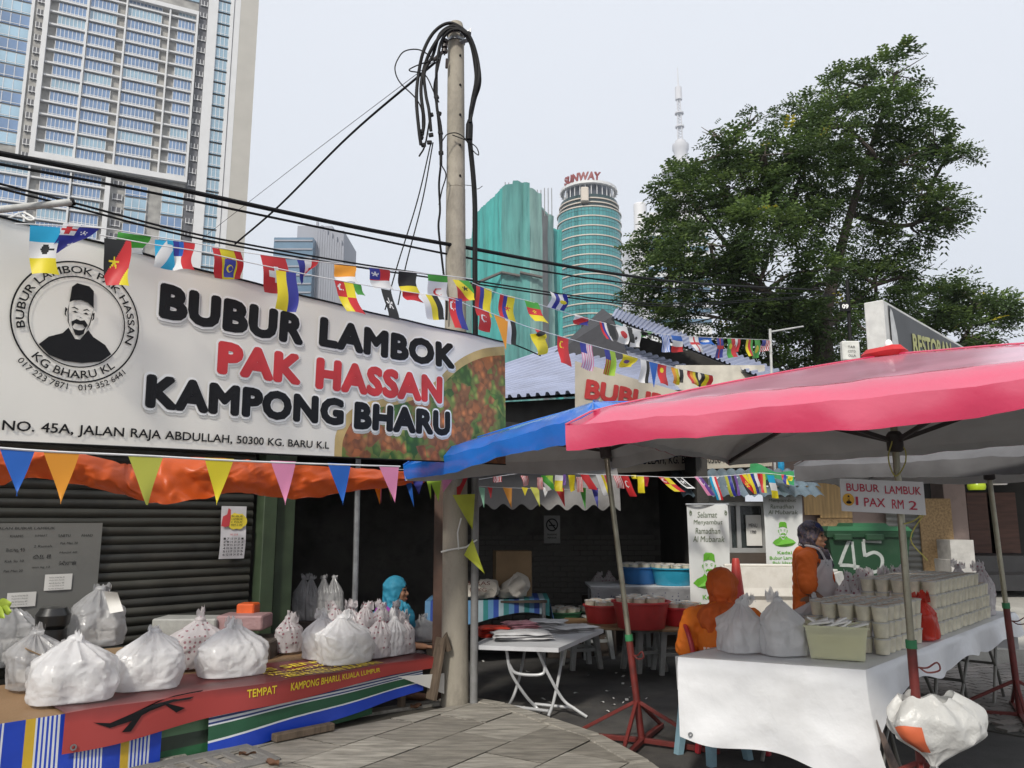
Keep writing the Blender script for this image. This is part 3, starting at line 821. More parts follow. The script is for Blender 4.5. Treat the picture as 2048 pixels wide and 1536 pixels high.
for k in range(5):
    mb = MB(); z = lerp(4.7, 5.9, k/4); mb.ell(pc_(z)+V((.045, -pr_(z)*.83, 0)), (.011, .012, .013)); mb.build('bolt_hole', blk, up_)
mb = MB(); mb.tube([V((PX+.155, PY-.01, 0)), V((PX+.155, PY-.01, 1.4)), V((PX+.152, PY-.02, 2.6)), V((PX+.15, PY-.03, 3.05))], .033, 14); mb.build('conduit', mat('conduit_grey', (.2, .2, .2), rough=.6, var=.2, scale=4, dirt=.6), up_)
cl_ = [V((PX+.15, PY-.03, 3.0)), V((PX+.138, PY-.05, 3.8)), V((PX+.13, PY-.06, 4.5)), P(939, 275, 6.8)]
mb = MB(); mb.tube(smooth_path(cl_, 6), .024, 10); mb.build('riser_cable', blk, up_)
mb = MB(); mb.tube([P(938, 280, 6.8), P(939, 250, 6.8), P(940, 240, 6.8)], [.034, .034, .022], 10); mb.build('cable_boot', blk, up_)
mb = MB()
for pts, r in (([(941, 245), (944, 205), (952, 160), (950, 110), (940, 78), (930, 66), (915, 58), (893, 60), (868, 90), (850, 130), (842, 180), (848, 240), (845, 270)], .016),
               ([(940, 245), (947, 200), (957, 160), (956, 125), (945, 85), (930, 62), (900, 46), (870, 62), (848, 100), (837, 150), (833, 200), (838, 260), (842, 290)], .016),
               ([(939, 245), (942, 215), (951, 175), (951, 140), (942, 90), (925, 64), (905, 52), (880, 68), (866, 110), (849, 145), (852, 190), (858, 220), (862, 262)], .015),
               ([(940, 245), (950, 200), (960, 165), (955, 120), (938, 72), (922, 60), (900, 62), (882, 85), (874, 130), (873, 170), (874, 215), (882, 260), (882, 330)], .014),
               ([(882, 110), (875, 140), (868, 175), (872, 205), (876, 240), (880, 290), (881, 340)], .009),
               ([(870, 120), (840, 100), (810, 102), (795, 120), (790, 140), (800, 165), (830, 195), (843, 220), (845, 260)], .006),
               ([(875, 118), (850, 125), (825, 135), (820, 142), (850, 150), (868, 185), (878, 205)], .006),
               ([(860, 235), (850, 290), (838, 313)], .008), ([(880, 290), (889, 275), (896, 268), (912, 266), (928, 275), (945, 300), (957, 310), (953, 295), (935, 282), (905, 270)], .005),
               ([(881, 335), (878, 370), (880, 420), (877, 455), (884, 520), (893, 600), (893, 640)], .010), ([(883, 330), (892, 350), (884, 380), (878, 410)], .006),
               ([(930, 370), (945, 372), (955, 378), (965, 372)], .003)):
    y = 6.78
    mb.tube(smooth_path([P(a, b, y+rnd.uniform(-.03, .03)) for a, b in pts], 6), r, 7)
mb.build('looped_cable', blk, up_)
for a, b in ((873, 195), (862, 230), (878, 227), (842, 263), (842, 275), (847, 290), (862, 270), (859, 285), (881, 266), (882, 306)):
    mb = MB(); mb.box(P(a, b, 6.78), (.045, .03, .035), Matrix.Rotation(rnd.uniform(-.4, .4), 3, 'Y'), .006)
    mb.build('cable_connector', blk, up_)
mb = MB()
for k, b in enumerate((82, 92, 102)): mb.lathe([(.012, -.02), (.03, -.015), (.03, .012), (.018, .02)], 12, Matrix.Translation(P(889, b, 6.83)))
mb.tube([P(889, 75, 6.83), P(889, 110, 6.83)], .008, 6); mb.tube([P(894, 118, 6.83), P(893, 136, 6.83)], .013, 8); mb.tube([P(884, 105, 6.83), P(868, 120, 6.8)], .018, 8)
mb.build('insulator', mat('insulator_brown', (.035, .025, .022), rough=.25), up_)
mb = MB()
for b in (66, 82): mb.box(P(930, b, 6.86), (.1, .05, .012), Matrix.Rotation(-.3, 3, 'Y')); mb.box(P(941, b-3, 6.86), (.012, .05, .04))
for b in (70, 84): mb.lathe([(.083, -.012), (.088, -.012), (.088, .012), (.083, .012)], 24, Matrix.Translation(pc_(P(912, b, PY).z)))
mb.build('bracket', galv, up_)
# pennants and string tied to the pole's foot, timber prop against it
yel = mat('pennant_olive', (.42, .46, .045), rough=.6, var=.1, trans=.25)
mb = MB(); mb.tube([pc_(1.36)+V((-.11, -.08, -.02)), pc_(1.36)+V((-.03, -.125, 0)), pc_(1.38)+V((.1, -.13, 0)), pc_(1.42)+V((.19, -.08, .02))], .008, 6); mb.tube([pc_(1.62)+V((.06, -.13, 0)), pc_(1.5)+V((.03, -.135, 0)), pc_(1.36)+V((.04, -.135, 0))], .007, 6)
mb.build('tie_string', mat('string_white', (.6, .6, .58), rough=.8), up_)
mb = MB(); q = lambda a, b: P(a, b, 6.75)
for t in ([(905, 990), (950, 988), (945, 1060)], [(945, 1078), (928, 1110), (969, 1147)]):
    a, b, c = [q(*k) for k in t]
    mb.grid(lambda u, v: lerp(lerp(a, b, u), c, v)+V((0, -.015*math.sin(u*3+v*4), 0)), 5, 6, uv=False)
mb.build('pennant', yel, up_, smooth=60, recalc=False)
wood = mat('weathered_timber', (.13, .095, .065), rough=.85, var=.35, scale=3, stretch=(9, 9, 1), bump=.5, bscale=30)
mb = MB(); a, b = P(862, 1400, 6.72), P(883, 1275, 6.78); mb.bar(a, b, .12, .035, .006); mb.tube([b+V((0, -.02, -.06)), b+V((.03, -.02, .02)), b+V((.06, 0, -.1))], .03, 8)
tag(mb.build('timber_prop', wood), 'short weathered timber plank leaning against the concrete pole', 'plank')

# ---- aerial cables crossing the picture
def cable(name, label, pts, r, sag=0):
    m = MB()
    for k in pts: m.tube(smooth_path(k, 8), r, 7)
    return tag(m.build(name, blk), label, 'cable')
pA = [P(-60, 295, 4.3), P(300, 366, 5.2), P(700, 452, 6.3), P(938, 496, 7.0), P(1200, 543, 8.6), P(1400, 567, 11), P(1640, 580, 16)]
cable('aerial_cable', 'thickest black aerial cable passing in front of the tower and pole', [pA], .0175)
pB = [P(-60, 352, 4.3), P(145, 405, 4.75), P(400, 470, 5.4), P(700, 525, 6.4), P(938, 560, 7.1), P(1200, 598, 8.6), P(1350, 608, 10.5), P(1500, 600, 13), P(1680, 588, 16)]
cable('aerial_cable', 'thinner pair of black cables resting on the white tube end', [pB, [p+V((0, .01, -.025)) for p in pB]], .0075)
cable('aerial_cable', 'black cable hung just below the thickest aerial cable', [[p+V((0, .05, -.05-.03*(i > 2))) for i, p in enumerate(pA)]], .0095)
cable('stay_wire', 'twisted black stay cable dropping from the pole top down past the tall tower', [[P(870, 125, 6.8), P(700, 270, 8), P(560, 410, 9.2), P(470, 488, 10)]], .012)
cable('stay_wire', 'hair-thin wire dropping from the pole top in front of the sky', [[P(868, 122, 6.8), P(600, 325, 9), P(400, 480, 11)]], .003)
cable('drop_cable', 'pair of thin drop wires falling from the loops behind flags', [[P(862, 285, 6.8), P(835, 400, 6.85), P(795, 530, 6.9), P(770, 620, 6.95)], [P(866, 285, 6.8), P(845, 400, 6.85), P(812, 530, 6.9), P(796, 610, 6.95)]], .006)
tub = mat('painted_tube', (.5, .5, .48), rough=.5, var=.15, dirt=.4, dscale=9)
mb = MB(); mb.tube([P(-200, 440, 4.3), P(143, 404, 4.72)], .022, 12)
o = mb.build('support_tube', tub); tag(o, 'white painted steel tube holding cables above the big banner', 'tube')
mb = MB(); mb.tube([P(141, 404.2, 4.72), P(149, 403, 4.73)], .025, 12); mb.build('end_cap', blk, o)
mb = MB(); mb.tube(smooth_path([P(-10, 442, 4.1), P(20, 435, 4.2), P(45, 425, 4.35), P(68, 437, 4.3), P(58, 440, 4.3), P(40, 428, 4.35)], 5), .006, 6); mb.build('tie_string', MATS['string_white'], o)
# ================================================================== NEAR BUILDINGS
e45 = V((.7071, .7071, 0)); n45 = V((.7071, -.7071, 0))
S1 = V((-2.42, 7.89, 0))
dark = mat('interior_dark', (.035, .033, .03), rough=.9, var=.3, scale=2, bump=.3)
shut = mat('shutter_steel', (.038, .038, .031), rough=.45, metal=.3, var=.2, scale=3, stretch=(1, 1, 6), dirt=.4)
greenp = mat('old_green_paint', (.035, .055, .028), rough=.6, var=.3, scale=5, dirt=.5)
shuts = [shut]+[mat('shutter_steel_%s' % n_, c_, rough=.5, metal=.3, var=.35, scale=3, dirt=.7, dscale=4) for n_, c_ in (('b', (.03, .03, .026)), ('c', (.046, .045, .037)))]
shop = thing('shophouse', 'dark open-fronted shophouse with roller shutter and green post', 'shophouse', (-2.0, 10, 0))
sh_frame = MB()
sh_frame.box(S1-e45*3.1+V((0, 0, 2.5))-n45*.02, (3.1*2, .5, .4), Matrix.Rotation(R(45), 3, 'Z')); shutter = sh_frame.build('roller_shutter', shut, shop, smooth=0)
for k in range(31):
    z = .03+k*.076; m2 = MB()
    def fn(u, v, z=z): return S1-e45*(.12+5.2*u)+n45*(.0+.018*math.sin(v*math.pi))+V((0, 0, z+.072*v))
    m2.grid(lambda u, v: fn(u, v)+n45*(.006*nz((u*9, k*.7, 0))+.01*nz((u*2.5, k*.12, 4)))+V((0, 0, .004*nz((u*3, k*1.3, 9)))), 14, 5, uv=False); m2.build('slat', shuts[rnd.randrange(3)], shutter, smooth=50, recalc=False)
mb = MB(); mb.box(S1+n45*.05+V((0, 0, 1.25)), (.14, .16, 2.5), Matrix.Rotation(R(45), 3, 'Z'), .006); mb.build('post', greenp, shop)
mb = MB(); mb.box(S1+e45*.2+n45*.02+V((0, 0, 1.25)), (.2, .1, 2.5), Matrix.Rotation(R(45), 3, 'Z'), .006); mb.build('post', greenp, shop)
mb = MB(); mb.tube([P(708, 1300, 8.4)*1 - V((0, 0, P(708, 1300, 8.4).z)), V((P(714, 985, 8.4).x, 8.4, 2.4))], .03, 10); mb.build('post', galv, shop)
brn = mat('rusty_brown_steel', (.075, .038, .025), rough=.65, var=.3, scale=6, dirt=.5)
mb = MB(); x = P(875, 1300, 7.35).x; mb.box(V((x, 7.35, 1.2)), (.09, .07, 2.4), None, .004); mb.build('post', brn, shop)
roofp = [(-7.5, 4.4), (-4.9, 5.6), (-2.4, 8.05), (-.9, 7.25), (-.4, 7.4), (1.0, 8.5), (2.25, 9.6), (2.4, 12.6), (-7.5, 12.6)]
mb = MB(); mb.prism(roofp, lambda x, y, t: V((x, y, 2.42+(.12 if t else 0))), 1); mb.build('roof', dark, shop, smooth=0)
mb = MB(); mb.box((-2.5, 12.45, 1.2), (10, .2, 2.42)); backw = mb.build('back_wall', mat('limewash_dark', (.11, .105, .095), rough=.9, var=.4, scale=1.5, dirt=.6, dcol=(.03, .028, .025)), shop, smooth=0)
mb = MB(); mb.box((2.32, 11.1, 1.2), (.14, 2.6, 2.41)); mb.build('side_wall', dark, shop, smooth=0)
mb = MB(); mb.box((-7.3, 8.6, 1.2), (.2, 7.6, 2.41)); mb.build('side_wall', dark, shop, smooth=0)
brick_m = mat('painted_brick', (.13, .125, .115), rough=.85, var=.3, scale=3, bump=.4, dirt=.5, dcol=(.04, .035, .03))
bp = None
for r in range(17):
    for c in range(-1, 16):
        x = -.4+c*.205+(.1 if r % 2 else 0); z = .1+r*.078
        if x > 2.2: continue
        if bp is None:
            m2 = MB(); m2.box((0, 0, 0), (.196, .04, .068), None, .006); bp = m2.build('brick', brick_m, base=(0, 0, 0)); o = bp
        else: o = bp.copy(); COL.objects.link(o)
        o.parent = backw; o.location = V((x, 12.345+rnd.uniform(-.004, .004), z))-shop.location
# wall above the shutter, behind the big banner
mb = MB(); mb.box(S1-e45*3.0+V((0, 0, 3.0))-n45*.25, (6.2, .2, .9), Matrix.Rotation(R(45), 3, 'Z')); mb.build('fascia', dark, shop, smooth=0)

# white board with handwriting, loose sheets
paper = mat('paper_white', (.6, .59, .56), rough=.7, var=.06, scale=5)
inkk = mat('marker_black', (.012, .012, .014), rough=.6); inkr = mat('marker_red', (.45, .02, .02), rough=.6)
def wpt(px, py, off=0.05):              # point of the shutter plane
    r = ray(px, py); pl = S1+n45*off; t = (pl.x*n45.x+pl.y*n45.y)/(r.x*n45.x+r.y*n45.y)
    return V((r.x*t, r.y*t, CH+r.z*t))
a = wpt(183, 1310); b = wpt(183, 1046)
wb = thing('white_board', 'dim white board covered in handwritten order lists', 'whiteboard', a)
wbw = mat('board_white', (.14, .14, .13), rough=.35, var=.1, scale=2, dirt=.3, dcol=(.2, .2, .18))
fnw = lambda x, z, o=0.0: V((a.x, a.y, 0))-e45*x+V((0, 0, z))+n45*o
mb = MB(); mb.box(fnw(.62, (a.z+b.z)/2, -.01), (1.24, .02, b.z-a.z), Matrix.Rotation(R(45), 3, 'Z')); mb.build('panel', wbw, wb, smooth=0)
mb = MB()
ft = lambda x, y: fnw(-x, y, .004)
text_fit(mb, 'JUALAN BUBUR LAMBUK', ft, -.8, b.z-.055, -.36, b.z-.03, shear=.1)
for i, wd in enumerate(('AHAD', 'SABTU', 'JUMAAT', 'KHAMIS')): text_fit(mb, wd, ft, -.16-i*.17, b.z-.11, -.07-i*.17, b.z-.09)
lines = ['Pak Man 20', '2 Rumah', 'Surau 45', 'Kak Su 10', 'Masjid 60', 'Ali 8', 'tmn kg 12']
for i in range(16):
    x = -.2-.19*(i % 4)-.03; y = b.z-.17-.055*(i//4)-.02*(i % 3); text_fit(mb, lines[i % 7], ft, x-.08, y, x+.05, y+.018, shear=.1)
mb.build('handwriting', inkk, wb, smooth=0, recalc=False)
for px, py, w_, h_ in ((.2, .38, .2, .25), (.45, .5, .2, .22), (.28, .72, .28, .2), (.7, .62, .22, .3)):
    m2 = MB(); z = b.z-py*(b.z-a.z)-.0
    m2.grid(lambda u, v: fnw(px-.0+w_*u, z-h_*.5*v, .008+.004*math.sin(u*3)), 3, 3, uv=False)
    pp = m2.build('sheet', paper, wb, smooth=60, recalc=False)
    m3 = MB()
    for k in range(5): text_fit(m3, lines[(k+3) % 7]+' '+lines[k % 7], lambda x, y: fnw(-x, y, .016), -px-w_*.85, z-.03-k*.022, -px-w_*.3, z-.02-k*.022)
    m3.build('print', inkk, pp, smooth=0, recalc=False)
# price calendar hung on the shutter
tl, tr, bl_ = wpt(446, 1012), wpt(496, 1013), wpt(436, 1118)
cal = thing('calendar', 'wall calendar with yellow price bubble and red thumb on shutter', 'calendar', V((tl.x, tl.y, bl_.z)))
ex = (tr-tl); ey = (tl-bl_); ey = V((ey.x*.3, ey.y*.3, ey.z)); fc_ = lambda x, y, o=.0: bl_+ex*x+ey*y+n45*o
mb = MB(); mb.grid(lambda u, v: fc_(u, v, .01+.012*math.sin(v*5)), 2, 8, uv=False); mb.build('page', mat('calendar_page', (.55, .54, .56), rough=.5), cal, smooth=60, recalc=False)
mb = MB()
pts = [(.58+.42*(1+.07*math.sin(8*t*2*math.pi/24*3))*math.cos(t*2*math.pi/24), .71+.155*(1+.1*math.sin(t*2.0))*math.sin(t*2*math.pi/24)) for t in range(24)]
mb.add([fc_(x, y, .026) for x, y in pts], [list(range(24))]); mb.build('price_bubble', mat('bubble_yellow', (.72, .58, .05), rough=.6), cal, smooth=0, recalc=False)
mb = MB(); pts = [(-.02, .62), (.12, .6), (.3, .62), (.33, .78), (.32, .93), (.22, .96), (.18, .84), (.02, .8)]
mb.add([fc_(x, y, .028) for x, y in pts], [list(range(8))]); mb.build('thumb', mat('thumb_red', (.5, .05, .06), rough=.6), cal, smooth=0, recalc=False)
mb = MB(); fz = lambda x, y: fc_(x, y, .032)
for i, t in enumerate(('BUBUR', 'LAMBUK', '1 PAX', 'RM 2.00')): text_fit(mb, t, fz, .36, .79-i*.055, .8, .825-i*.055, shear=.1)
for r in range(6):
    for c in range(6): text_fit(mb, str((r+c*6) % 30+1), fz, .1+c*.14, .36-r*.06, .19+c*.14, .4-r*.06, bold=.02)
mb.build('print', inkk, cal, smooth=0, recalc=False)
mb = MB(); text_fit(mb, 'MEI 2018', fz, .35, .44, .65, .475); mb.build('print', inkr, cal, smooth=0, recalc=False)

# ---- corrugated-roof house behind
cor = mat('roof_sheet_blue_grey', (.33, .36, .48), rough=.38, metal=.25, var=.12, scale=1.2, dirt=.35, dcol=(.2, .2, .24), dscale=.8)
hs = thing('metal_roof_house', 'low house with blue-grey corrugated metal roofs below the round tower', 'house', (1.5, 15, 0))
def corrug(name, A, B, C, D, ribs, amp=.035, m=cor):     # ribs run A->B, spread from A->D
    mb = MB(); nrm = (B-A).cross(D-A).normalized()
    if nrm.z < 0: nrm = -nrm
    seq = []
    for k in range(ribs):
        for f, h in ((0, 0), (.35, 0), (.5, 1), (.75, 1), (.9, 0)): seq.append(((k+f)/ribs, h))
    seq.append((1, 0))
    vs = []; fs = []
    for t, h in seq:
        for q in range(7): vs.append(lerp(lerp(A, B, q/6), lerp(D, C, q/6), t)+nrm*amp*h)
    for i in range(len(seq)-1):
        for q in range(6): fs.append([i*7+q, i*7+q+1, (i+1)*7+q+1, (i+1)*7+q])
    mb.add(vs, fs); return mb.build(name, m, hs, smooth=20, recalc=False)
V0, R1, R2, E_ = P(770, 812, 17), P(1180, 670, 19), P(1500, 775, 15), P(1165, 786, 13)
corrug('lower_roof', V0, R1, R2, E_, 24, .06)
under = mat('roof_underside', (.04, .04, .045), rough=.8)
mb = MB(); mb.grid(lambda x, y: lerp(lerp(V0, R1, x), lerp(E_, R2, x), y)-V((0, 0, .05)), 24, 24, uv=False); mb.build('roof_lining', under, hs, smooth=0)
mb = MB(); q = [lerp(V0, R1, .12), lerp(V0, R1, .95), lerp(E_, R2, .93), lerp(E_, R2, .12)]
pts = [(p.x, p.y) for p in q]
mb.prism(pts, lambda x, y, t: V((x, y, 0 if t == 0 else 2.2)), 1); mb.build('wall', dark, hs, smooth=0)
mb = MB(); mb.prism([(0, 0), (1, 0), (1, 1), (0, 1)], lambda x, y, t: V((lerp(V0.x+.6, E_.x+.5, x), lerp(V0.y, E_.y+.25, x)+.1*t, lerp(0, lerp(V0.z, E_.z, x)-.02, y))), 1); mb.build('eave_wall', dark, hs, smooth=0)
mb = MB(); a, b = lerp(V0, E_, .4), E_
for k in range(30): p = lerp(a, b, k/29); mb.box(V((p.x+.25, p.y-.02, 2.85)), (.025, .025, .55))
mb.build('louvre_bar', galv, hs, smooth=0)
PK = P(1207, 618, 18.5)
corrug('upper_roof', P(1222, 634, 17.2), P(1232, 617, 18.5), P(1560, 742, 14.5), P(1515, 752, 13.8), 34)
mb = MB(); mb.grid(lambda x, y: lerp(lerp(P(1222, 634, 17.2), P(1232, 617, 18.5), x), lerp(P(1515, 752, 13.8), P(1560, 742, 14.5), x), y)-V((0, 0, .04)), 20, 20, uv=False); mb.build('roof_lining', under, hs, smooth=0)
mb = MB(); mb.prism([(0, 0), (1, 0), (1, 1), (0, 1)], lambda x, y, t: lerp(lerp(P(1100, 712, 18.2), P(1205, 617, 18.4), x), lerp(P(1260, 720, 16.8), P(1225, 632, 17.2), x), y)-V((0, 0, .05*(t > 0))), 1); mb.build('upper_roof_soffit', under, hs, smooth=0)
mb = MB(); mb.prism([(0, 0), (1, 0), (1, 1), (0, 1)], lambda x, y, t: V((lerp(P(1165, 690, 19.3).x, P(1540, 760, 15.6).x, x), lerp(19.3, 15.6, x)+.3*t, lerp(2.6, lerp(P(1190, 640, 19.3).z, P(1540, 748, 15.6).z, x), y))), 1); mb.build('upper_wall', dark, hs, smooth=0)
mb = MB(); mb.box(P(1440, 770, 14.2), (1.6, .15, .7)); mb.build('gable_board', mat('cream_board', (.5, .47, .4), rough=.7), hs, smooth=0)

# ---- right-hand shop row
rw = thing('shop_row', 'shaded shop row with pinkish wall, shutters and boarded doorways', 'shop building', (5, 13, .2))
ws = {'pink': mat('pink_render', (.34, .26, .23), rough=.85, var=.2, scale=1, dirt=.5, dcol=(.16, .12, .11)), 'osb': mat('chip_board', (.30, .2, .10), rough=.8, var=.35, scale=30), 'ply': mat('pine_board', (.46, .3, .13), rough=.6, var=.25, scale=2, stretch=(14, 14, 1)),
      'redwood': mat('door_timber', (.10, .045, .03), rough=.6, var=.3, scale=2, stretch=(1, 1, 8)), 'stone': mat('plinth_white', (.42, .41, .39), rough=.8, dirt=.4), 'blk': mat('black_step', (.02, .02, .022), rough=.6)}
def wbox(name, x0, x1, y0, y1, Y, m, dep=.12, parent=None):
    A, B = P(x0, y1, Y), P(x1, y0, Y); mb = MB(); mb.box(V(((A.x+B.x)/2, Y+dep/2, (A.z+B.z)/2)), (B.x-A.x, dep, B.z-A.z), None, .005)
    return mb.build(name, m, parent or rw)
wbox('wall', 1560, 1790, 800, 1190, 13.2, ws['pink'], .3)
wbox('wall', 1790, 2300, 800, 900, 13.3, ws['pink'], .3)
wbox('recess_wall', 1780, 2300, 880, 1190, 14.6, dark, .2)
wbox('pier', 1904, 1921, 880, 1175, 13.3, ws['pink'], .4)
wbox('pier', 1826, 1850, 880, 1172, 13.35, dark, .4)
sh2 = wbox('roller_shutter', 1782, 1828, 880, 900, 13.1, shut, .2)
A, B = P(1782, 1172, 13.05), P(1826, 898, 13.05)
nS = 24
for k in range(nS):
    m2 = MB(); z0 = lerp(A.z, B.z, k/nS); dzz = (B.z-A.z)/nS
    m2.grid(lambda u, v: V((lerp(A.x, B.x, u), 13.05-.02*math.sin(v*math.pi), z0+dzz*v)), 1, 5, uv=False); m2.build('slat', mat('shutter_grey', (.16, .16, .15), rough=.5, metal=.3, dirt=.4), sh2, smooth=50, recalc=False)
A2 = P(1690, 1172, 13.05)
wbox('chip_board', 1850, 1901, 997, 1165, 13.0, ws['osb'], .03)
wbox('pine_board', 1610, 1640, 944, 1030, 13.05, ws['ply'], .03); wbox('pine_board', 1641, 1699, 944, 1036, 13.06, ws['ply'], .03)
wbox('chip_board', 1640, 1705, 1036, 1110, 13.08, ws['osb'], .03)
wbox('door', 1944, 1982, 985, 1115, 14.4, ws['redwood'], .06); wbox('door', 1985, 2030, 985, 1115, 14.4, ws['redwood'], .06)
wbox('plinth', 1906, 1947, 1080, 1150, 12.6, ws['stone'], .5); wbox('plinth', 1906, 1930, 1120, 1166, 12.5, ws['stone'], .5)
wbox('step', 1932, 2120, 1112, 1150, 13.2, ws['blk'], 1.2); wbox('step', 1932, 2120, 1150, 1182, 12.4, ws['blk'], 1.2)
wbox('pipe', 1671, 1676, 880, 945, 13.1, galv, .06)
# big hidden-from-view roof above the row keeps it in shade
mb = MB(); mb.box(V((8.0, 13.0, 3.2)), (8.4, 3.4, .12)); mb.build('unseen_shade_roof', dark, rw, smooth=0)
# glazed hawker cabinet with tiled hood
cab = thing('hawker_cabinet', 'glazed food cabinet under a blue-grey tiled hood', 'cabinet', (3.0, 10.6, 0))
YC = 10.4
def cbox(name, x0, x1, y0, y1, m, Y=YC, dep=.1, par=None):
    A, B = P(x0, y1, Y), P(x1, y0, Y); mb = MB(); mb.box(V(((A.x+B.x)/2, Y+dep/2, (A.z+B.z)/2)), (B.x-A.x, dep, B.z-A.z), None, .004)
    return mb.build(name, m, par or cab)
alu = mat('aluminium', (.42, .42, .41), rough=.4, metal=.6, var=.1)
glass_dk = mat('cabinet_glass', (.05, .06, .06), rough=.08, var=.1, alpha=.55)
cbox('top_rail', 1380, 1530, 1003, 1012, alu); cbox('bottom_rail', 1380, 1535, 1096, 1106, alu)
for x in (1382, 1456, 1475, 1526): cbox('mullion', x, x+5, 1012, 1096, alu, dep=.05)
cbox('glass_pane', 1387, 1526, 1012, 1096, glass_dk, YC+.03, .006)
cbox('back_panel', 1380, 1530, 1003, 1106, dark, YC+.5, .04)
wd2 = mat('cabinet_timber', (.06, .045, .035), rough=.7)
m2 = MB(); A = P(1382, 1106, YC); B = P(1532, 1106, YC); m2.box(V(((A.x+B.x)/2, YC+.25, A.z/2)), (B.x-A.x, .5, A.z)); m2.build('base', wd2, cab, smooth=0)
tile = mat('hood_tile', (.10, .14, .17), rough=.4, var=.25, scale=3, dirt=.3)
for r in range(3):
    for c in range(14):
        Yt = YC-.5+r*.25; x0 = P(1350, 1000, YC).x+c*.125+(.06 if r % 2 else 0); zt = P(1400, 1000, YC).z+.02+r*.12
        m2 = MB(); m2.grid(lambda u, v: V((x0+.125*u, Yt+.26*v, zt+.13*v+.035*math.sin(u*math.pi)-.0)), 6, 1, uv=False); m2.build('hood_tile', tile, cab, smooth=60, recalc=False)
cbox('notice', 1494, 1522, 1030, 1092, paper, YC-.02, .01)
mb = MB(); fz = plane_fn(P(1494, 1092, YC-.025), V((P(1522, 1092, YC).x-P(1494, 1092, YC).x, 0, 0)), V((0, 0, P(1494, 1030, YC).z-P(1494, 1092, YC).z)))
text_fit(mb, '1700', fz, .3, .4, .7, .5, bold=.03); text_fit(mb, 'MENU', fz, .2, .6, .8, .72); mb.build('print', inkk, cab, smooth=0, recalc=False)
# ================================================================== BANNERS
def portrait(mb, fn, cx, cy, s, asp=1.0):
    polys = [[(-.15, .24), (-.135, .44), (-.07, .5), (.1, .49), (.17, .44), (.19, .22), (.1, .28), (0, .295), (-.09, .275)],
             [(-.5, -.34), (-.38, -.23), (-.2, -.16), (-.13, -.08), (-.03, -.21), (.04, -.21), (.14, -.07), (.22, -.15), (.4, -.23), (.5, -.34), (.36, -.45), (.1, -.5), (-.15, -.5), (-.36, -.45)],
             [(-.1, .0), (-.03, .045), (.02, .03), (.08, .045), (.13, -.01), (.1, -.055), (.06, -.015), (.0, -.02), (-.05, -.015), (-.08, -.06)],
             [(-.09, -.05), (-.06, -.085), (0, -.095), (.06, -.085), (.1, -.05), (.085, -.13), (.03, -.16), (-.03, -.16)],
             [(-.12, .17), (-.08, .195), (-.02, .175), (-.02, .16), (-.08, .178)], [(.05, .175), (.1, .195), (.15, .165), (.1, .178), (.05, .16)],
             [(-.1, .13), (-.06, .145), (-.02, .125), (-.06, .118)], [(.05, .125), (.09, .145), (.13, .128), (.09, .118)],
             [(-.15, .24), (-.165, .12), (-.15, .0), (-.1, -.1), (-.135, .0), (-.15, .12)], [(.19, .22), (.18, .1), (.16, 0), (.11, -.1), (.145, 0), (.165, .1)],
             [(-.165, .15), (-.2, .17), (-.2, .08), (-.17, .05), (-.185, .1)], [(.18, .15), (.21, .16), (.21, .08), (.18, .05), (.195, .1)],
             [(.0, .06), (.02, .075), (.05, .06), (.02, .066)]]
    for p in polys:
        mb.add([fn(cx+x*s*asp, cy+y*s) for x, y in p], [list(range(len(p)))])
BL = V((-2.3695, 3.6, 0)); BD = V((.5961, .8029, 0)); BN = V((.8029, -.5961, 0)); BW = 3.862
def bpt(s_, h, off=0.0):               # banner surface with slack and ripples
    z = h+.028*s_; t = (h-1.955)/1.045
    rip = .022*math.sin(s_*2.1+.4)*(1-t*.5)+.016*nz((s_*1.6, h*1.3, 0))+.008*math.sin(s_*9+3*h)*sm(.85, 1, t)+.006*abs(nz((s_*4+h*2, h*3, 5)))
    sg = -.035*math.sin(math.pi*min(1, max(0, s_/BW)))*(1-.6*t)*0-.02*math.sin(math.pi*s_/BW)*t
    return BL+BD*s_+BN*(rip+off)+V((0, 0, z+sg))
vin = mat('banner_vinyl', (.80, .775, .715), rough=.42, var=.05, scale=1.2, bump=.12, bscale=3, trans=.12)
ban = thing('shop_banner', 'large white vinyl banner with round emblem, bold lettering and food picture', 'banner', bpt(BW/2, 1.955))
mb = MB(); mb.grid(lambda u, v: bpt(lerp(-.12, BW, u), lerp(1.955, 3.0, v)), 90, 30, uv=False); mb.build('sheet', vin, ban, smooth=60, recalc=False)
mb = MB(); mb.tube([bpt(lerp(-.3, BW+.55, i/40), 3.0+.0, .006)+V((0, 0, .0 if i < 36 else -.012*(i-36))) for i in range(41)], .006, 6); mb.tube([bpt(lerp(-.12, BW, i/40), 1.953, .0) for i in range(41)], .006, 6); mb.build('rope', blk, ban)
b1 = lambda x, y: bpt(x, y, .007); b2 = lambda x, y: bpt(x, y, .0045); b0 = lambda x, y: bpt(x, y, .002)
ink = mat('print_black', (.006, .006, .007), rough=.55, var=.1, spec=.25); inkred = mat('print_red', (.55, .02, .025), rough=.4, var=.08); halo = mat('print_white', (.86, .85, .83), rough=.42, var=.03); shd = mat('print_grey', (.57, .56, .53), rough=.45)
def subdiv_text(mb, *a, **k): text_fit(mb, *a, **k)
words = [('BUBUR', .745, 2.665, 1.735, 2.868, 0), ('LAMBOK', 1.86, 2.684, 3.195, 2.89, 0), ('PAK', 1.125, 2.405, 1.735, 2.605, 1), ('HASSAN', 1.85, 2.395, 3.055, 2.612, 1), ('KAMPONG', .705, 2.165, 2.10, 2.352, 0), ('BHARU', 2.19, 2.15, 3.15, 2.345, 0)]
LIFT = BN
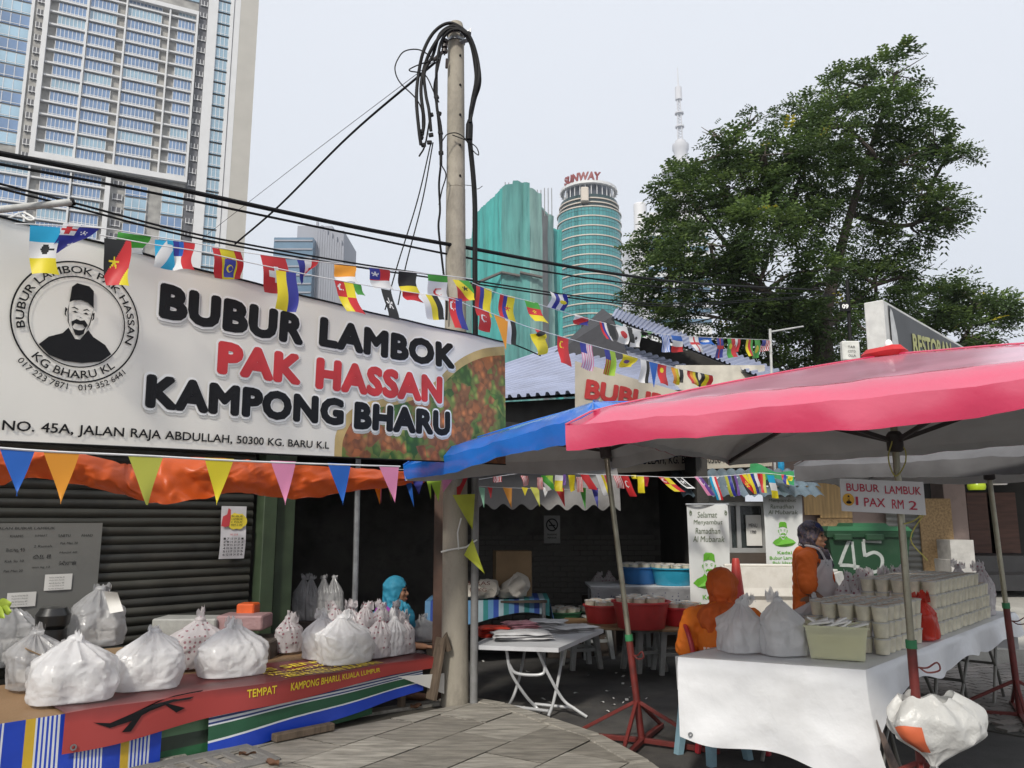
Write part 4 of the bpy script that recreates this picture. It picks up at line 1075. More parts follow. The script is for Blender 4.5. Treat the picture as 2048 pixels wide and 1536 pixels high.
for w_, x0, y0, x1, y1, red in words:
    for nm, mm, f_, q, bo in (('letter_shadow', shd, b0, (-.006, -.030, .024, .002), .10), ('letter_outline', halo, b2, (-.014, -.014, .014, .014), .095), ('lettering', inkred if red else ink, b1, (0, 0, 0, 0), .066)):
        m2 = MB(); text_fit(m2, w_, f_, x0+q[0], y0+q[1], x1+q[2], y1+q[3], bold=bo, spacing=1.1); m2.build(nm, mm, ban, smooth=0, recalc=False)
text_words('NO. 45A, JALAN RAJA ABDULLAH, 50300 KG. BARU K.L', b1, .045, 1.990, 1.985, 2.052, 'address_line', ink, ban, bold=.016)
ecx, ecy = .335, 2.566
em = MB()
def ring(mb, r0, r1, fn=b1):
    n = 72; vs = []; fs = []
    for i in range(n):
        a = 2*math.pi*i/n
        vs += [fn(ecx+r0*math.cos(a), ecy+r0*math.sin(a)), fn(ecx+r1*math.cos(a), ecy+r1*math.sin(a))]
    for i in range(n): j = (i+1) % n; fs.append([2*i, 2*i+1, 2*j+1, 2*j])
    mb.add(vs, fs)
ring(em, .300, .308); ring(em, .226, .232)
text_ring(em, 'BUBUR LAMBOK PAK HASSAN', b1, ecx, ecy, .247, .052, R(196), R(-16), bold=.012)
text_ring(em, 'KG BHARU KL', b1, ecx, ecy, .285, .056, R(226), R(314), inward=True, bold=.012)
text_ring(em, '017 223 7871   019 352 6441', b1, ecx, ecy, .345, .042, R(222), R(318), inward=True, bold=.006)
em.build('emblem_ring', ink, ban, smooth=0, recalc=False)
em = MB(); portrait(em, b1, ecx, ecy-.005, .40, .86); em.build('emblem_portrait', ink, ban, smooth=0, recalc=False)
# printed bowl of porridge
m, ntg, bs = newmat('food_print'); L = ntg.links
tc = N(ntg, 'ShaderNodeTexCoord'); n1 = N(ntg, 'ShaderNodeTexNoise'); n1.inputs['Scale'].default_value = 3.4; n1.inputs['Detail'].default_value = 2
L.new(tc.outputs['Object'], n1.inputs['Vector'])
vo = N(ntg, 'ShaderNodeTexVoronoi'); vo.inputs['Scale'].default_value = 15; L.new(tc.outputs['Object'], vo.inputs['Vector'])
r1 = N(ntg, 'ShaderNodeValToRGB'); cr = r1.color_ramp; cr.interpolation = 'EASE'
for i, (p, c) in enumerate(((.36, (.06, .16, .02)), (.46, (.26, .32, .06)), (.51, (.42, .17, .06)), (.58, (.3, .11, .035)), (.66, (.62, .2, .06)))):
    e = cr.elements[i] if i < 2 else cr.elements.new(p); e.position = p; e.color = c4(c)
ad = N(ntg, 'ShaderNodeMath', operation='ADD'); mu = N(ntg, 'ShaderNodeMath', operation='MULTIPLY'); mu.inputs[1].default_value = .2
sepc = N(ntg, 'ShaderNodeSeparateColor'); L.new(vo.outputs['Color'], sepc.inputs[0]); L.new(sepc.outputs[0], mu.inputs[0]); L.new(n1.outputs['Fac'], ad.inputs[0]); L.new(mu.outputs[0], ad.inputs[1])
sb = N(ntg, 'ShaderNodeMath', operation='SUBTRACT'); sb.inputs[1].default_value = .10; L.new(ad.outputs[0], sb.inputs[0]); L.new(sb.outputs[0], r1.inputs[0])
ml = N(ntg, 'ShaderNodeMixRGB', blend_type='MULTIPLY'); ml.inputs[0].default_value = .75
mr = N(ntg, 'ShaderNodeMapRange'); mr.inputs[1].default_value = 0; mr.inputs[2].default_value = .5; mr.inputs[3].default_value = 1.5; mr.inputs[4].default_value = .45
L.new(vo.outputs['Distance'], mr.inputs[0]); L.new(r1.outputs[0], ml.inputs[1]); L.new(mr.outputs[0], ml.inputs[2])
L.new(ml.outputs[0], bs.inputs['Base Color']); bs.inputs['Roughness'].default_value = .42
rimc = mat('print_bowl_rim', (.5, .36, .14), rough=.42, var=.3, scale=4)
LIFT = V((0, -1, 0))
edge = [(2.06, 1.958), (2.04, 2.10), (2.15, 2.27), (2.35, 2.36), (2.6, 2.42), (2.95, 2.55), (3.12, 2.68), (3.3, 2.8), (3.55, 2.9), (BW-.003, 2.965)]
def food(off, shr):
    m = MB(); top = [V((x, y, 0)) for x, y in edge]; top = smooth_path(top, 6)
    n = len(top)-1
    def fn(u, v):
        p = top[min(n, int(round(u*n)))]; x = p.x+shr*(1-u)*.8; y1 = p.y-shr*(.35+.5*u)
        return bpt(min(BW-.003, x), lerp(1.957, max(1.96, y1), v), off)
    m.grid(fn, n, 14, uv=False); return m
food(.0012, 0).build('food_rim', rimc, ban, smooth=60, recalc=False)
food(.0022, .09).build('food_picture', MATS['food_print'], ban, smooth=60, recalc=False)

# second, older banner on the house wall
A, B, C, D = P(1150, 722, 9.6), P(1150, 950, 9.6), P(1545, 932, 11.2), P(1545, 838, 11.2)
ob2 = thing('old_banner', 'creased cream banner with red words behind the umbrellas', 'banner', (A+C)/2-V((0, 0, .7)))
crm = mat('cream_canvas', (.52, .47, .38), rough=.7, var=.12, scale=2, bump=.3, bscale=5, dirt=.3, dcol=(.3, .26, .2))
g2 = lambda x, y, o=.0: lerp(lerp(B, C, x), lerp(A, D, x), y)+V((0, -.018*math.sin(x*17)-.015*nz((x*5, y*4, 1))-o, 0))
mb = MB(); mb.grid(lambda u, v: g2(u, v), 40, 14, uv=False); mb.build('sheet', crm, ob2, smooth=60, recalc=False)
text_words('BUBUR LAMBOK', lambda x, y: g2(x, y+.12*x, .012), .04, .67, .95, .86, 'lettering', mat('old_red', (.42, .03, .03), rough=.6), ob2, bold=.05, shear=.12)
text_words('JALAN RAJA ABDULLAH, KG. BHARU 50300 KUALA LUMPUR', lambda x, y: g2(x, y, .012), .04, .05, .97, .18, 'lettering', ink, ob2, bold=.012, shear=.12)

# hanging Ramadan banners
fest = mat('banner_cloth_white', (.62, .63, .62), rough=.55, var=.05, scale=3, bump=.15, bscale=5, trans=.1); fgreen = mat('print_green', (.10, .33, .02), rough=.5, var=.06); fdark = mat('print_olive', (.09, .12, .06), rough=.5)
def ramadan(label, TLp, TRp, Hm, Y, lines, foot):
    A, B = P(*TLp, Y), P(*TRp, Y); W = B.x-A.x
    t = thing('ramadan_banner', label, 'banner', V(((A.x+B.x)/2, Y, A.z-Hm)))
    f = lambda x, y, o=.0: V((A.x+W*x, Y-.03*math.sin(x*6+y*3)-.02*math.sin(y*9)*x-o, lerp(A.z, B.z, x)-Hm*(1-y)))
    m = MB(); m.grid(lambda u, v: f(u, v), 20, 30, uv=False); m.build('sheet', fest, t, smooth=60, recalc=False)
    m = MB(); m.tube([f(-.03, 1.0, .0)+V((0, -.005, 0)), f(1.03, 1.0, .0)], .012, 8); m.build('rod', galv, t)
    g = lambda x, y: f(x, y, .006)
    for i, (tx, x0, x1) in enumerate(lines): m = MB(); text_fit(m, tx, g, x0, .90-i*.062, x1, .945-i*.062, shear=.15); m.build('script_lettering', fdark, t, smooth=0, recalc=False)
    m = MB()
    for sx in (.08, .92):
        for k in range(16):
            a = k*.55; r = .012+.0035*k*.5; q = .93+r*math.sin(a)*.5; m.add([g(sx+r*math.cos(a), q), g(sx+r*math.cos(a)+.018, q), g(sx+r*math.cos(a)+.018, q+.006), g(sx+r*math.cos(a), q+.006)], [[0, 1, 2, 3]])
    m.build('scroll_ornament', fdark, t, smooth=0, recalc=False)
    m = MB(); asp = 1.0; portrait(m, lambda x, y: g(.5+x, y), 0, .50, .27, Hm/W*.98)
    m.build('portrait_print', fgreen, t, smooth=0, recalc=False)
    for i, (tx, x0, x1) in enumerate(foot): m = MB(); text_fit(m, tx, g, x0, .285-i*.055, x1, .32-i*.055, bold=.015); m.build('green_print', fgreen, t, smooth=0, recalc=False)
LN = [('Selamat', .27, .72), ('Menyambut', .16, .84), ('Ramadhan', .2, .78), ('Al Mubarak', .12, .88)]
FT_ = [('Kedai', .3, .7), ('Bubur Lambok', .08, .92), ('Pak Hassan', .15, .85), ('Kg Bharu', .2, .8)]
ramadan('long white festive banner with green portrait behind the orange-clad seated woman', (1373, 1009), (1454, 1009), 1.42, 8.9, LN, FT_)
ramadan('white festive banner with green portrait fixed beside the glazed cabinet', (1524, 976), (1600, 976), 1.15, 10.2, LN, FT_)

# hand-lettered price board on the pink umbrella's pole
A, B, C = P(1679, 957, 4.5), P(1846, 964, 4.5), P(1684, 1022, 4.5)
pb = thing('price_board', 'white hand-lettered price board tied to the pink umbrella pole', 'sign', C)
ex, ey = B-A, A-C; ey.x = 0
f = lambda x, y, o=0.0: C+ex*x+ey*y+V((0, -o, 0))
mb = MB(); mb.prism([(0, 0), (1, -.02), (1.0, 1), (0, 1)], lambda x, y, t: f(x, y, -.006*t), 1); mb.build('board', mat('corrugated_plastic', (.72, .71, .72), rough=.45, var=.05, bump=.1, bscale=20), pb, smooth=0)
mb = MB(); g = lambda x, y: f(x, y, .003); mcr = mat('marker_crimson', (.5, .02, .06), rough=.5)
for w_, a0, a1, y0, y1 in (('BUBUR', .07, .46, .62, .86), ('LAMBUK', .53, .96, .59, .84), ('1', .17, .2, .2, .46), ('PAX', .27, .52, .17, .44), ('RM', .6, .74, .14, .42), ('2', .8, .9, .13, .4)): mb = MB(); text_fit(mb, w_, g, a0, y0, a1, y1, bold=.008); mb.build('lettering', mcr, pb, smooth=0, recalc=False)
mb = MB(); mb.add([f(.085+.07*math.cos(k*math.pi/12), .36+.19*math.sin(k*math.pi/12), .003) for k in range(24)], [list(range(24))]); st = mb.build('sticker', mat('sticker_orange', (.72, .38, .02), rough=.4), pb, smooth=0, recalc=False)
mb = MB(); portrait(mb, lambda x, y: f(.085+x, .36+y, .006), 0, 0, .26, .27); mb.build('sticker_print', ink, st, smooth=0, recalc=False)
# lightbox sign behind
A = P(1766, 599, 9.0); sdv = V((.68, .733, 0)); ln = 5.0
lb = thing('lightbox_sign', 'grey lightbox restaurant sign with white end panel above the pink umbrella', 'sign', A-V((0, 0, 1.3)))
sn = V((sdv.y, -sdv.x, 0))
mb = MB(); mb.box(A+sdv*ln/2-V((0, 0, .65))-sn*.11, (ln, .22, 1.3), Matrix((sdv, -sn, V((0, 0, 1)))).transposed().to_3x3(), .01); mb.build('box', mat('sign_case', (.55, .55, .53), rough=.5, dirt=.4, dcol=(.35, .34, .32)), lb)
mb = MB(); f = lambda x, y, o=.004: A+sdv*x+sn*o-V((0, 0, 1.3*(1-y))); mb.grid(lambda u, v: f(lerp(.14, ln-.05, u), lerp(.03, .97, v), .006+.006*nz((u*14, v*5, 0))), 40, 10, uv=False); mb.build('face_panel', mat('sign_face_grey', (.05, .053, .056), rough=.55, var=.25, scale=1.2), lb, smooth=60, recalc=False)
mb = MB(); text_fit(mb, 'RESTORAN', lambda x, y: f(x, y+.07*(x-1), .016), .95, .62, 2.7, .82, bold=.04); mb.build('lettering', mat('sign_olive', (.33, .33, .08), rough=.4), lb, smooth=0, recalc=False)
mb = MB(); pts = [(.16, .30), (.45, .30), (.56, .45), (.4, .6), (.36, .75), (.32, .82), (.26, .92), (.2, .95), (.16, .9)]; mb.add([f(x, y, .015) for x, y in pts], [list(range(9))]); mb.build('pale_print', mat('sign_pale', (.46, .46, .45), rough=.35, var=.3, scale=5), lb, smooth=0, recalc=False)
# small white cabinet on a post, with its number plate, in front of the tree
cb = thing('meter_box', 'small white box with stencilled letters on a dark post by the tree', 'box', V((P(1700, 800, 16).x, 16, 0)))
A, B = P(1684, 722, 16), P(1716, 683, 16); mb = MB(); mb.box((A+B)/2, (B.x-A.x, .14, B.z-A.z), None, .02); mb.build('case', mat('meter_white', (.62, .62, .58), rough=.5, dirt=.3), cb)
mb = MB(); f = lambda x, y: V((lerp(A.x, B.x, x), 15.92, lerp(A.z, B.z, y)))
for i, t in enumerate(('TAR', 'COTO', 'OLLA')): text_fit(mb, t, f, .3, .62-.22*i, .72, .74-.22*i)
mb.build('stencil', ink, cb, smooth=0, recalc=False)
mb = MB(); mb.tube([V((P(1700, 800, 16.12).x, 16.12, 0)), P(1694, 560, 16.12)], .04, 8); mb.build('post', blk, cb)
mb = MB(); A, B = P(1680, 622, 16.05), P(1700, 604, 16.05); mb.box((A+B)/2, (B.x-A.x, .02, B.z-A.z)); npl = mb.build('number_plate', blk, cb, smooth=0)
mb = MB(); text_fit(mb, '09', lambda x, y: V((lerp(A.x, B.x, x), 16.035, lerp(A.z, B.z, y))), .2, .25, .8, .75, bold=.04); mb.build('digits', halo, npl, smooth=0, recalc=False)
# slim white post carrying the far end of the flag lines
fp = thing('flag_post', 'slim white steel post with side arm holding flag strings', 'post', V((P(1541, 900, 11.6).x, 11.6, 0)))
mb = MB(); mb.tube([V((P(1541, 900, 11.6).x, 11.6, 0)), P(1540, 658, 11.6)], .02, 8); mb.build('upright', tub, fp)
mb = MB(); mb.tube([P(1540, 664, 11.6), P(1606, 653, 12.4)], .014, 8); mb.build('arm', tub, fp)

# ================================================================== UMBRELLAS
lining = mat('silver_lining', (.60, .60, .605), rough=.55, var=.15, scale=2.5, bump=.5, bscale=5)
redp = mat('pole_red', (.13, .018, .015), rough=.5, var=.3, scale=8, dirt=.5, dcol=(.05, .02, .015), dscale=9)
brass = mat('pole_steel', (.36, .34, .26), rough=.35, metal=.7, var=.2, scale=6, dirt=.4, dcol=(.15, .13, .1), dscale=8)
dkp = mat('strut_dark', (.04, .03, .03), rough=.5)
def umbrella(label, fabric, base, top, du, dv, hu, hv, eave, apex, sag, seed, hubz=None, vhs=(.12, .12, .12, .12), base_legs=True, collar=None, faded=None, tilt=V((0, 0, 0))):  # faded: paler tarp tone for the canopy top inside the rim
    """base, top: pole ends; du, dv: half-side directions in the canopy plane; hu, hv half sizes; eave/apex along the axis"""
    t = thing('market_umbrella', label, 'umbrella', base)
    ax = (top-base).normalized(); Lp = (top-base).length
    axq = (ax+V((0, 0, 1))*.05+tilt).normalized(); U = (du-axq*du.dot(axq)).normalized(); W_ = axq.cross(U).normalized()
    if W_.dot(dv) < 0: W_ = -W_
    axc = (ax+V((0, 0, 1))*.05+tilt).normalized(); ce = base+ax*eave
    def cp(a, b, off=0.0):
        r = max(abs(a), abs(b), 1e-6); k = min(abs(a), abs(b))/r
        q = (1-k*k)
        z = lerp(apex, eave, r**1.08)-sag*q*r**1.6+.012*nz((a*3+seed, b*3, seed))*r-.05*sm(.9, 1.0, r)+.02*sm(.5, 1, r)*(nz((a*7+seed, b*7, 2))*.6+.5*abs(nz((a*16+b*9, b*14-a*6, seed))))
        pull = 1-.05*q*r*r
        return ce+axc*(z+off-eave)+U*(a*hu*pull)+W_*(b*hv*pull)
    n = 44
    mb = MB(); mb.grid(lambda u, v: cp(u*2-1, v*2-1), n, n, uv=False, cellmat=lambda u, v: 1 if max(abs(u*2-1), abs(v*2-1)) > .87 else 0); mb.build('canopy', [faded or fabric, fabric], t, smooth=60, recalc=False)
    mb = MB(); mb.grid(lambda u, v: cp((u*2-1)*.998, (v*2-1)*.998, -.006), n, n, uv=False); mb.build('lining', lining, t, smooth=60, recalc=False)
    for (mname, mm, io) in (('valance', fabric, 0), ('valance_lining', lining, .006)):
        mb = MB()
        for e in range(4):
            def fv(u, v, e=e):
                s_ = u*2-1; a, b = ((s_, -1), (1, s_), (-s_, 1), (-1, -s_))[e]
                p = cp(a, b); o = (U*a*hu+W_*b*hv).normalized()
                rr = math.sin(s_*11+seed)*.012+math.sin(s_*27+seed*2)*.005
                return p-ax*(vhs[e]*v*(1+.12*math.sin(s_*5+seed)))+o*(.004*math.sin(v*2.4)+rr*v*.7-io)-o*.012*v
            mb.grid(fv, 44, 5, uv=False)
        mb.build(mname, mm, t, smooth=70, recalc=False)
    for sx in (-1, 1):
        for sy in (-1, 1): m2 = MB(); m2.tube([cp(sx*k/14, sy*k/14, .004) for k in range(15)], .005, 5); m2.build('seam', fabric, t)
    hz = hubz or eave*.9
    for sx in (-1, 1):
        for sy in (-1, 1):
            m2 = MB(); m2.bar(base+ax*(apex-.06), cp(sx*.985, sy*.985, -.03), .018, .028); m2.build('rib', dkp, t, smooth=0)
            m2 = MB(); m2.bar(base+ax*hz, cp(sx*.52, sy*.52, -.035), .016, .024); m2.build('strut', dkp, t, smooth=0)
    mb = MB(); mb.lathe([(.03, -.06), (.045, -.05), (.045, .04), (.03, .06)], 14, Matrix.Translation(base+ax*hz) @ ax.to_track_quat('Z', 'Y').to_matrix().to_4x4()); mb.build('hub', dkp, t)
    zc = collar or .95
    mb = MB(); mb.tube([base+ax*zc, base+ax*(apex+.02)], .02, 14); mb.build('upper_pole', brass, t)
    mb = MB(); mb.tube([base+ax*.02, base+ax*(zc+.01)], .026, 14); mb.build('lower_pole', redp, t)
    mb = MB(); mb.tube([base+ax*(zc-.02), base+ax*(zc+.025)], .03, 14); mb.build('collar', mat('collar_green', (.03, .2, .08), rough=.5), t)
    mb = MB(); k = base+ax*(zc-.12); mb.tube(smooth_path([k+U*.02, k+U*.07+ax*.0, k+U*.12+ax*.03, k+U*.13-ax*.01, k+U*.07-ax*.025, k+U*.03], 4), .005, 6); mb.build('clamp', redp, t)
    if base_legs:
        for k in range(4):
            a = R(45+90*k+20); d = V((math.cos(a), math.sin(a), 0)); g0 = V((base.x, base.y, 0))
            m2 = MB(); m2.bar(g0+d*.02+V((0, 0, .04)), g0+d*.55+V((0, 0, .025)), .035, .035, .004); m2.bar(g0+d*.5+V((0, 0, .045)), base+ax*.3+d*.02, .025, .025, .003); m2.build('base_leg', redp, t, smooth=0)
    return t, cp
def plast(name, c, **k): return mat(name, c, rough=.26, var=.08, scale=1.5, bump=.35, bscale=6, trans=.2, spec=.8, **k)
pink = plast('tarp_pink', (.70, .045, .13), coat=1.8); blue = plast('tarp_blue', (.01, .19, .72), coat=.5)
pb0 = V((2.22, 4.62, 0)); ptp = V((2.22, 4.62, 2.6))
U0 = V((.866, -.5, 0)); W0 = V((.5, .866, 0))
um, cpk = umbrella('wide pink and red market umbrella sheltering the long white table', pink, pb0, ptp, U0, W0, 1.38, 1.52, 2.19, 2.56, .02, 1.3, hubz=2.05, collar=.92, vhs=(.12, .12, .05, .04), tilt=V((-.04, .015, 0)), faded=plast('tarp_pink_pale', (.90, .44, .57), coat=1.6))
mb = MB(); k = V((2.22, 4.62, 2.57)); mb.lathe([(.09, -.03), (.13, .0), (.1, .03), (.03, .04)], 14, Matrix.Translation(k), fn=lambda q, a: q*(1+.15*math.sin(3*a))); mb.build('finial_cloth', mat('finial_red', (.5, .02, .02), rough=.5, trans=.15), um)
mb = MB(); mb.ell(k+V((.01, 0, .055)), (.022, .022, .032)); mb.build('finial_ball', halo, um)
mb = MB(); yy = mat('tie_yellow', (.5, .45, .12), rough=.8); k = V((2.22, 4.62, 2.0))
mb.tube(smooth_path([k+V((-.03, -.03, .05)), k+V((-.06, -.03, -.05)), k+V((-.03, -.035, -.15)), k+V((.03, -.035, -.08)), k+V((.04, -.03, .0)), k+V((0, -.03, .04))], 5), .004, 5); mb.build('tie_string', yy, um); mb = MB()
mb.tube(smooth_path([k+V((0, -.03, -.42)), k+V((.05, -.05, -.4)), k+V((.12, -.03, -.36)), k+V((.03, -.03, -.5)), k+V((.1, -.06, -.62))], 5), .004, 5); mb.build('tie_string', yy, um)
bb = G(1285, 1492); btop = P(1206, 860, bb.y+.05)
bt_ax = (btop-bb).normalized(); btop = bb+bt_ax*2.5
um2, cpb = umbrella('blue market umbrella leaning on its pole beside the pink one', blue, bb, btop, V((.56, -.83, .0)), V((.83, .56, 0)), 1.22, 1.12, 2.27, 2.52, .015, 4.1, hubz=2.14, collar=.75, vhs=(.12, .025, .10, .12), faded=plast('tarp_blue_pale', (.04, .30, .82), coat=1.5))
b3 = G(2042, 1440); um3, _ = umbrella('grey market umbrella with dark pole further back on the paved strip', mat('tarp_grey', (.13, .13, .135), rough=.5, bump=.3, bscale=5, trans=.2), b3, b3+V((-.08, 0, 2.6)), V((.8, -.6, 0)), V((.6, .8, 0)), 1.25, 1.25, 2.14, 2.5, .02, 7.7, hubz=2.0, collar=.9)

# ================================================================== ORANGE TARP, PENNANTS, FLAGS
fcol = {'r': (.55, .025, .03), 'w': (.74, .74, .74), 'b': (.03, .035, .28), 'B': (.015, .12, .5), 'k': (.015, .015, .015), 'y': (.72, .60, .02), 'g': (.06, .33, .04), 'c': (.02, .38, .65), 'o': (.75, .30, .02), 'p': (.12, .05, .25), 'n': (.70, .25, .42), 'l': (.35, .55, .05), 'm': (.33, .02, .05), 'a': (.45, .46, .06), 't': (.25, .5, .35)}
fm = {k: mat('flag_%s' % n, fcol[k], rough=.5, var=.05, scale=3, trans=.3) for k, n in dict(r='red', w='white', b='navy', B='royal_blue', k='black', y='yellow', g='green', c='cyan', o='orange', p='purple', n='pink', l='lime', m='maroon', a='olive', t='mint').items()}
fk = list(fm)
def design(spec):
    parts = spec.split(';'); ori, cs = parts[0].split(':')
    def f(u, v):
        if ori == 'h': c = cs[min(len(cs)-1, int(v*len(cs)))]
        elif ori == 'v': c = cs[min(len(cs)-1, int(u*len(cs)))]
        elif ori == 'd': c = cs[min(len(cs)-1, int(min(.999, max(0, (u+v)/2))*len(cs)))]
        elif ori == 'e': c = cs[min(len(cs)-1, int(min(.999, max(0, (1-u+v)/2))*len(cs)))]
        elif ori == 'x': c = cs[1] if abs(u-.5) < .1 or abs(v-.45) < .075 else cs[0]
        elif ori == 'q': c = cs[(0 if u < .5 else 1)+(0 if v < .5 else 2)]
        elif ori == 's': c = cs[int(u*11) % 2]
        else: c = cs[0]
        for p in parts[1:]:
            k, a = p.split(':'); a = a.split(',')
            if k == 'rect' and float(a[0]) < u < float(a[2]) and float(a[1]) < v < float(a[3]): c = a[4]
            if k == 'disc' and (u-float(a[0]))**2+((v-float(a[1]))*1.5)**2 < float(a[2])**2: c = a[3]
            if k == 'cres' and (u-float(a[0]))**2+((v-float(a[1]))*1.5)**2 < float(a[2])**2 and (u-float(a[0])-.06)**2+((v-float(a[1]))*1.5)**2 > (float(a[2])*.75)**2: c = a[3]
            if k == 'cross' and max(abs(u-float(a[0])), abs(v-float(a[1]))*1.5) < float(a[2]) and min(abs(u-float(a[0])), abs(v-float(a[1]))*1.5) < float(a[2])*.33: c = a[3]
            if k == 'tri' and v < .5 and u < .5-abs(v-.0)*.9: c = a[0]
            if k == 'star':
                du, dv = u-float(a[0]), (v-float(a[1]))*1.5; an = math.atan2(du, -dv); rr = float(a[2])*(.55+.45*math.cos(5*an))
                if math.hypot(du, dv) < rr: c = a[3]
        return fk.index(c)
    return f
def flag(parent, Yf, x0, y0, x1, y1, dx, h, spec, tw=0.0):
    A, B = P(x0, y0, Yf(x0)), P(x1, y1, Yf(x1)); sd_ = rnd.uniform(0, 9)
    C, D = P(x0+dx, y0+h, Yf(x0)+rnd.uniform(-.06, .06)), P(x1+dx-tw, y1+h-abs(tw)*.6, Yf(x1)+rnd.uniform(-.08, .08))
    sc = (B-A).length
    def fn(u, v):
        p = lerp(lerp(A, B, u), lerp(C, D, u), v)
        return p+V((.12*sc*v*math.sin(v*4+sd_), -.16*sc*v*math.sin(u*3.5+v*3+sd_), 0))
    m = MB(); f = design(spec); m.grid(fn, 24, 24, cellmat=f, uv=False)
    used = sorted(set(m.mi[-576:])); m.mi = [used.index(i) for i in m.mi]
    return m.build('flag', [fm[fk[i]] for i in used], parent, smooth=60, recalc=False)
def penn(parent, Yf, x0, y0, x1, y1, tx, ty, c):
    A, B, C = P(x0, y0, Yf(x0)), P(x1, y1, Yf(x1)), P(tx, ty, Yf((x0+x1)/2)-.05)
    sd_ = rnd.uniform(0, 9); sc = (B-A).length
    m = MB(); m.grid(lambda u, v: lerp(lerp(A, B, u), C, v)+V((0, -.06*sc*math.sin(v*4+u*2+sd_)*v, 0)), 6, 10, uv=False)
    return m.build('pennant', fm[c], parent, smooth=60, recalc=False)
strm = mat('flag_string', (.70, .70, .70), rough=.7)
def bunting(name, label, cat, pts, Yf, r=.003):
    ps = [P(x, y, Yf(x)) for x, y in pts]; z0 = min(p.z for p in ps)
    t = thing(name, label, cat, lerp(ps[0], ps[-1], .5)-V((0, 0, .3)))
    m = MB(); m.tube(smooth_path(ps, 5), r, 6); m.build('string', strm, t)
    return t
iY = lambda x0, Y0, x1, Y1: (lambda x: 1/(1/Y0+(1/Y1-1/Y0)*(x-x0)/(x1-x0)))
yA = iY(0, 3.38, 1008, 6.35); yB = iY(0, 3.3, 1008, 6.2); yC = iY(940, 6.15, 1540, 11.5); yD = iY(940, 5.95, 1420, 9.5)
tA = bunting('flag_bunting', 'upper string of national flags strung above the big banner', 'bunting', [(30, 447), (200, 456), (300, 472), (390, 486), (480, 503), (590, 518), (710, 531), (800, 542), (890, 551), (945, 558)], yA)
for a in [(60, 450, 120, 455, -2, 96, 'h:cwy;disc:.55,.48,.16,k;rect:.5,.45,.9,.49,k'), (127, 446, 202, 456, -22, 62, 'f:b;rect:0,0,.45,.42,w;cross:.22,.2,.24,r;star:.7,.3,.12,w;star:.6,.75,.14,w', 44), (236, 464, 302, 473, -6, 42, 'h:ggw', 6), (310, 479, 346, 483, -2, 56, 'd:cwc'), (334, 480, 390, 487, 8, 60, 'v:cbBrr;rect:0,.5,1,1,w;rect:.55,.5,1,1,r', 10),
          (424, 495, 481, 503, 10, 58, 'v:ryyr;disc:.5,.4,.15,r'), (520, 508, 570, 515, 14, 74, 'f:r;cross:.5,.5,.3,w'), (593, 518, 638, 521, 14, 48, 'v:bwr;rect:.55,.4,.8,.8,r', 34), (668, 529, 712, 533, 5, 34, 'h:oow'), (738, 535, 779, 540, 8, 40, 'f:r;rect:0,0,.5,.55,b;rect:0,.6,1,1,w;star:.25,.28,.2,w'), (797, 542, 834, 545, 2, 44, 'h:kky'),
          (855, 548, 894, 552, 6, 52, 'h:gwww;cres:.55,.65,.25,r'), (905, 559, 938, 562, 18, 40, 'e:gyr;star:.5,.4,.2,k')]: flag(tA, yA, *a)
tB = bunting('flag_bunting', 'lower string of flags whose ends cross the big banner', 'bunting', [(200, 470), (300, 488), (400, 503), (480, 521), (560, 538), (640, 554), (740, 572), (830, 586), (900, 596), (940, 612)], yB)
for a in [(208, 476, 262, 482, 2, 92, 'd:kkrry;star:.35,.5,.2,y'), (450, 517, 472, 521, -2, 36, 'f:b;cres:.5,.5,.3,y'), (552, 540, 592, 546, 2, 78, 'v:yb'), (668, 560, 706, 567, 22, 62, 'q:ryyr;cres:.25,.2,.15,w'), (706, 567, 722, 570, 8, 22, 'f:g'), (762, 577, 782, 581, 15, 58, 'f:k;star:.5,.5,.3,w'), (805, 583, 838, 587, 4, 18, 'f:r'), (838, 586, 874, 591, 22, 50, 'v:wyk'), (897, 594, 924, 598, 8, 62, 'v:rb;cres:.3,.25,.22,w')]: flag(tB, yB, *a)
tC = bunting('flag_bunting', 'far string of small flags running to the slim white post', 'bunting', [(945, 566), (1000, 588), (1060, 603), (1130, 625), (1200, 644), (1270, 660), (1340, 670), (1420, 675), (1540, 680)], yC)
for a in [(952, 571, 983, 579, 2, 58, 'v:rbyy'), (1000, 587, 1030, 594, -2, 52, 'v:rbyy;star:.6,.5,.2,r'), (1048, 599, 1076, 606, 20, 42, 'h:gry;star:.5,.5,.15,y'), (1094, 614, 1128, 622, 12, -32, 'v:wbwb;disc:.7,.5,.2,y'), (1148, 628, 1176, 636, 4, 18, 'd:wrb'), (1198, 642, 1212, 646, 12, 36, 'v:rbw'), (1213, 646, 1226, 649, 12, 32, 'f:k'), (1231, 650, 1254, 654, 4, 34, 'f:w;disc:.55,.5,.3,r'), (1254, 654, 1264, 656, 6, 30, 'f:k'), (1264, 656, 1282, 660, 0, 36, 'f:w;disc:.5,.5,.12,k'), (1282, 660, 1306, 664, 0, 14, 'e:gkg', 8),
          (1320, 667, 1336, 669, 8, 36, 's:Bw'), (1341, 669, 1362, 671, 8, 34, 'h:Bwr'), (1378, 673, 1396, 674, 8, 30, 'x:wr'), (1398, 674, 1424, 675, 2, 16, 'f:B;disc:.5,.5,.3,w'), (1433, 676, 1446, 676, 2, 40, 'x:br'), (1454, 677, 1470, 677, 6, 38, 'v:gr;disc:.4,.4,.2,y'), (1470, 677, 1481, 678, -2, 26, 'v:wr'), (1493, 679, 1506, 679, 0, 34, 'v:yrg'), (1509, 680, 1520, 680, 0, 36, 'f:g;disc:.5,.5,.3,y'), (1524, 680, 1540, 681, 0, 22, 's:rw;rect:0,0,.5,.5,b')]: flag(tC, yC, *a)
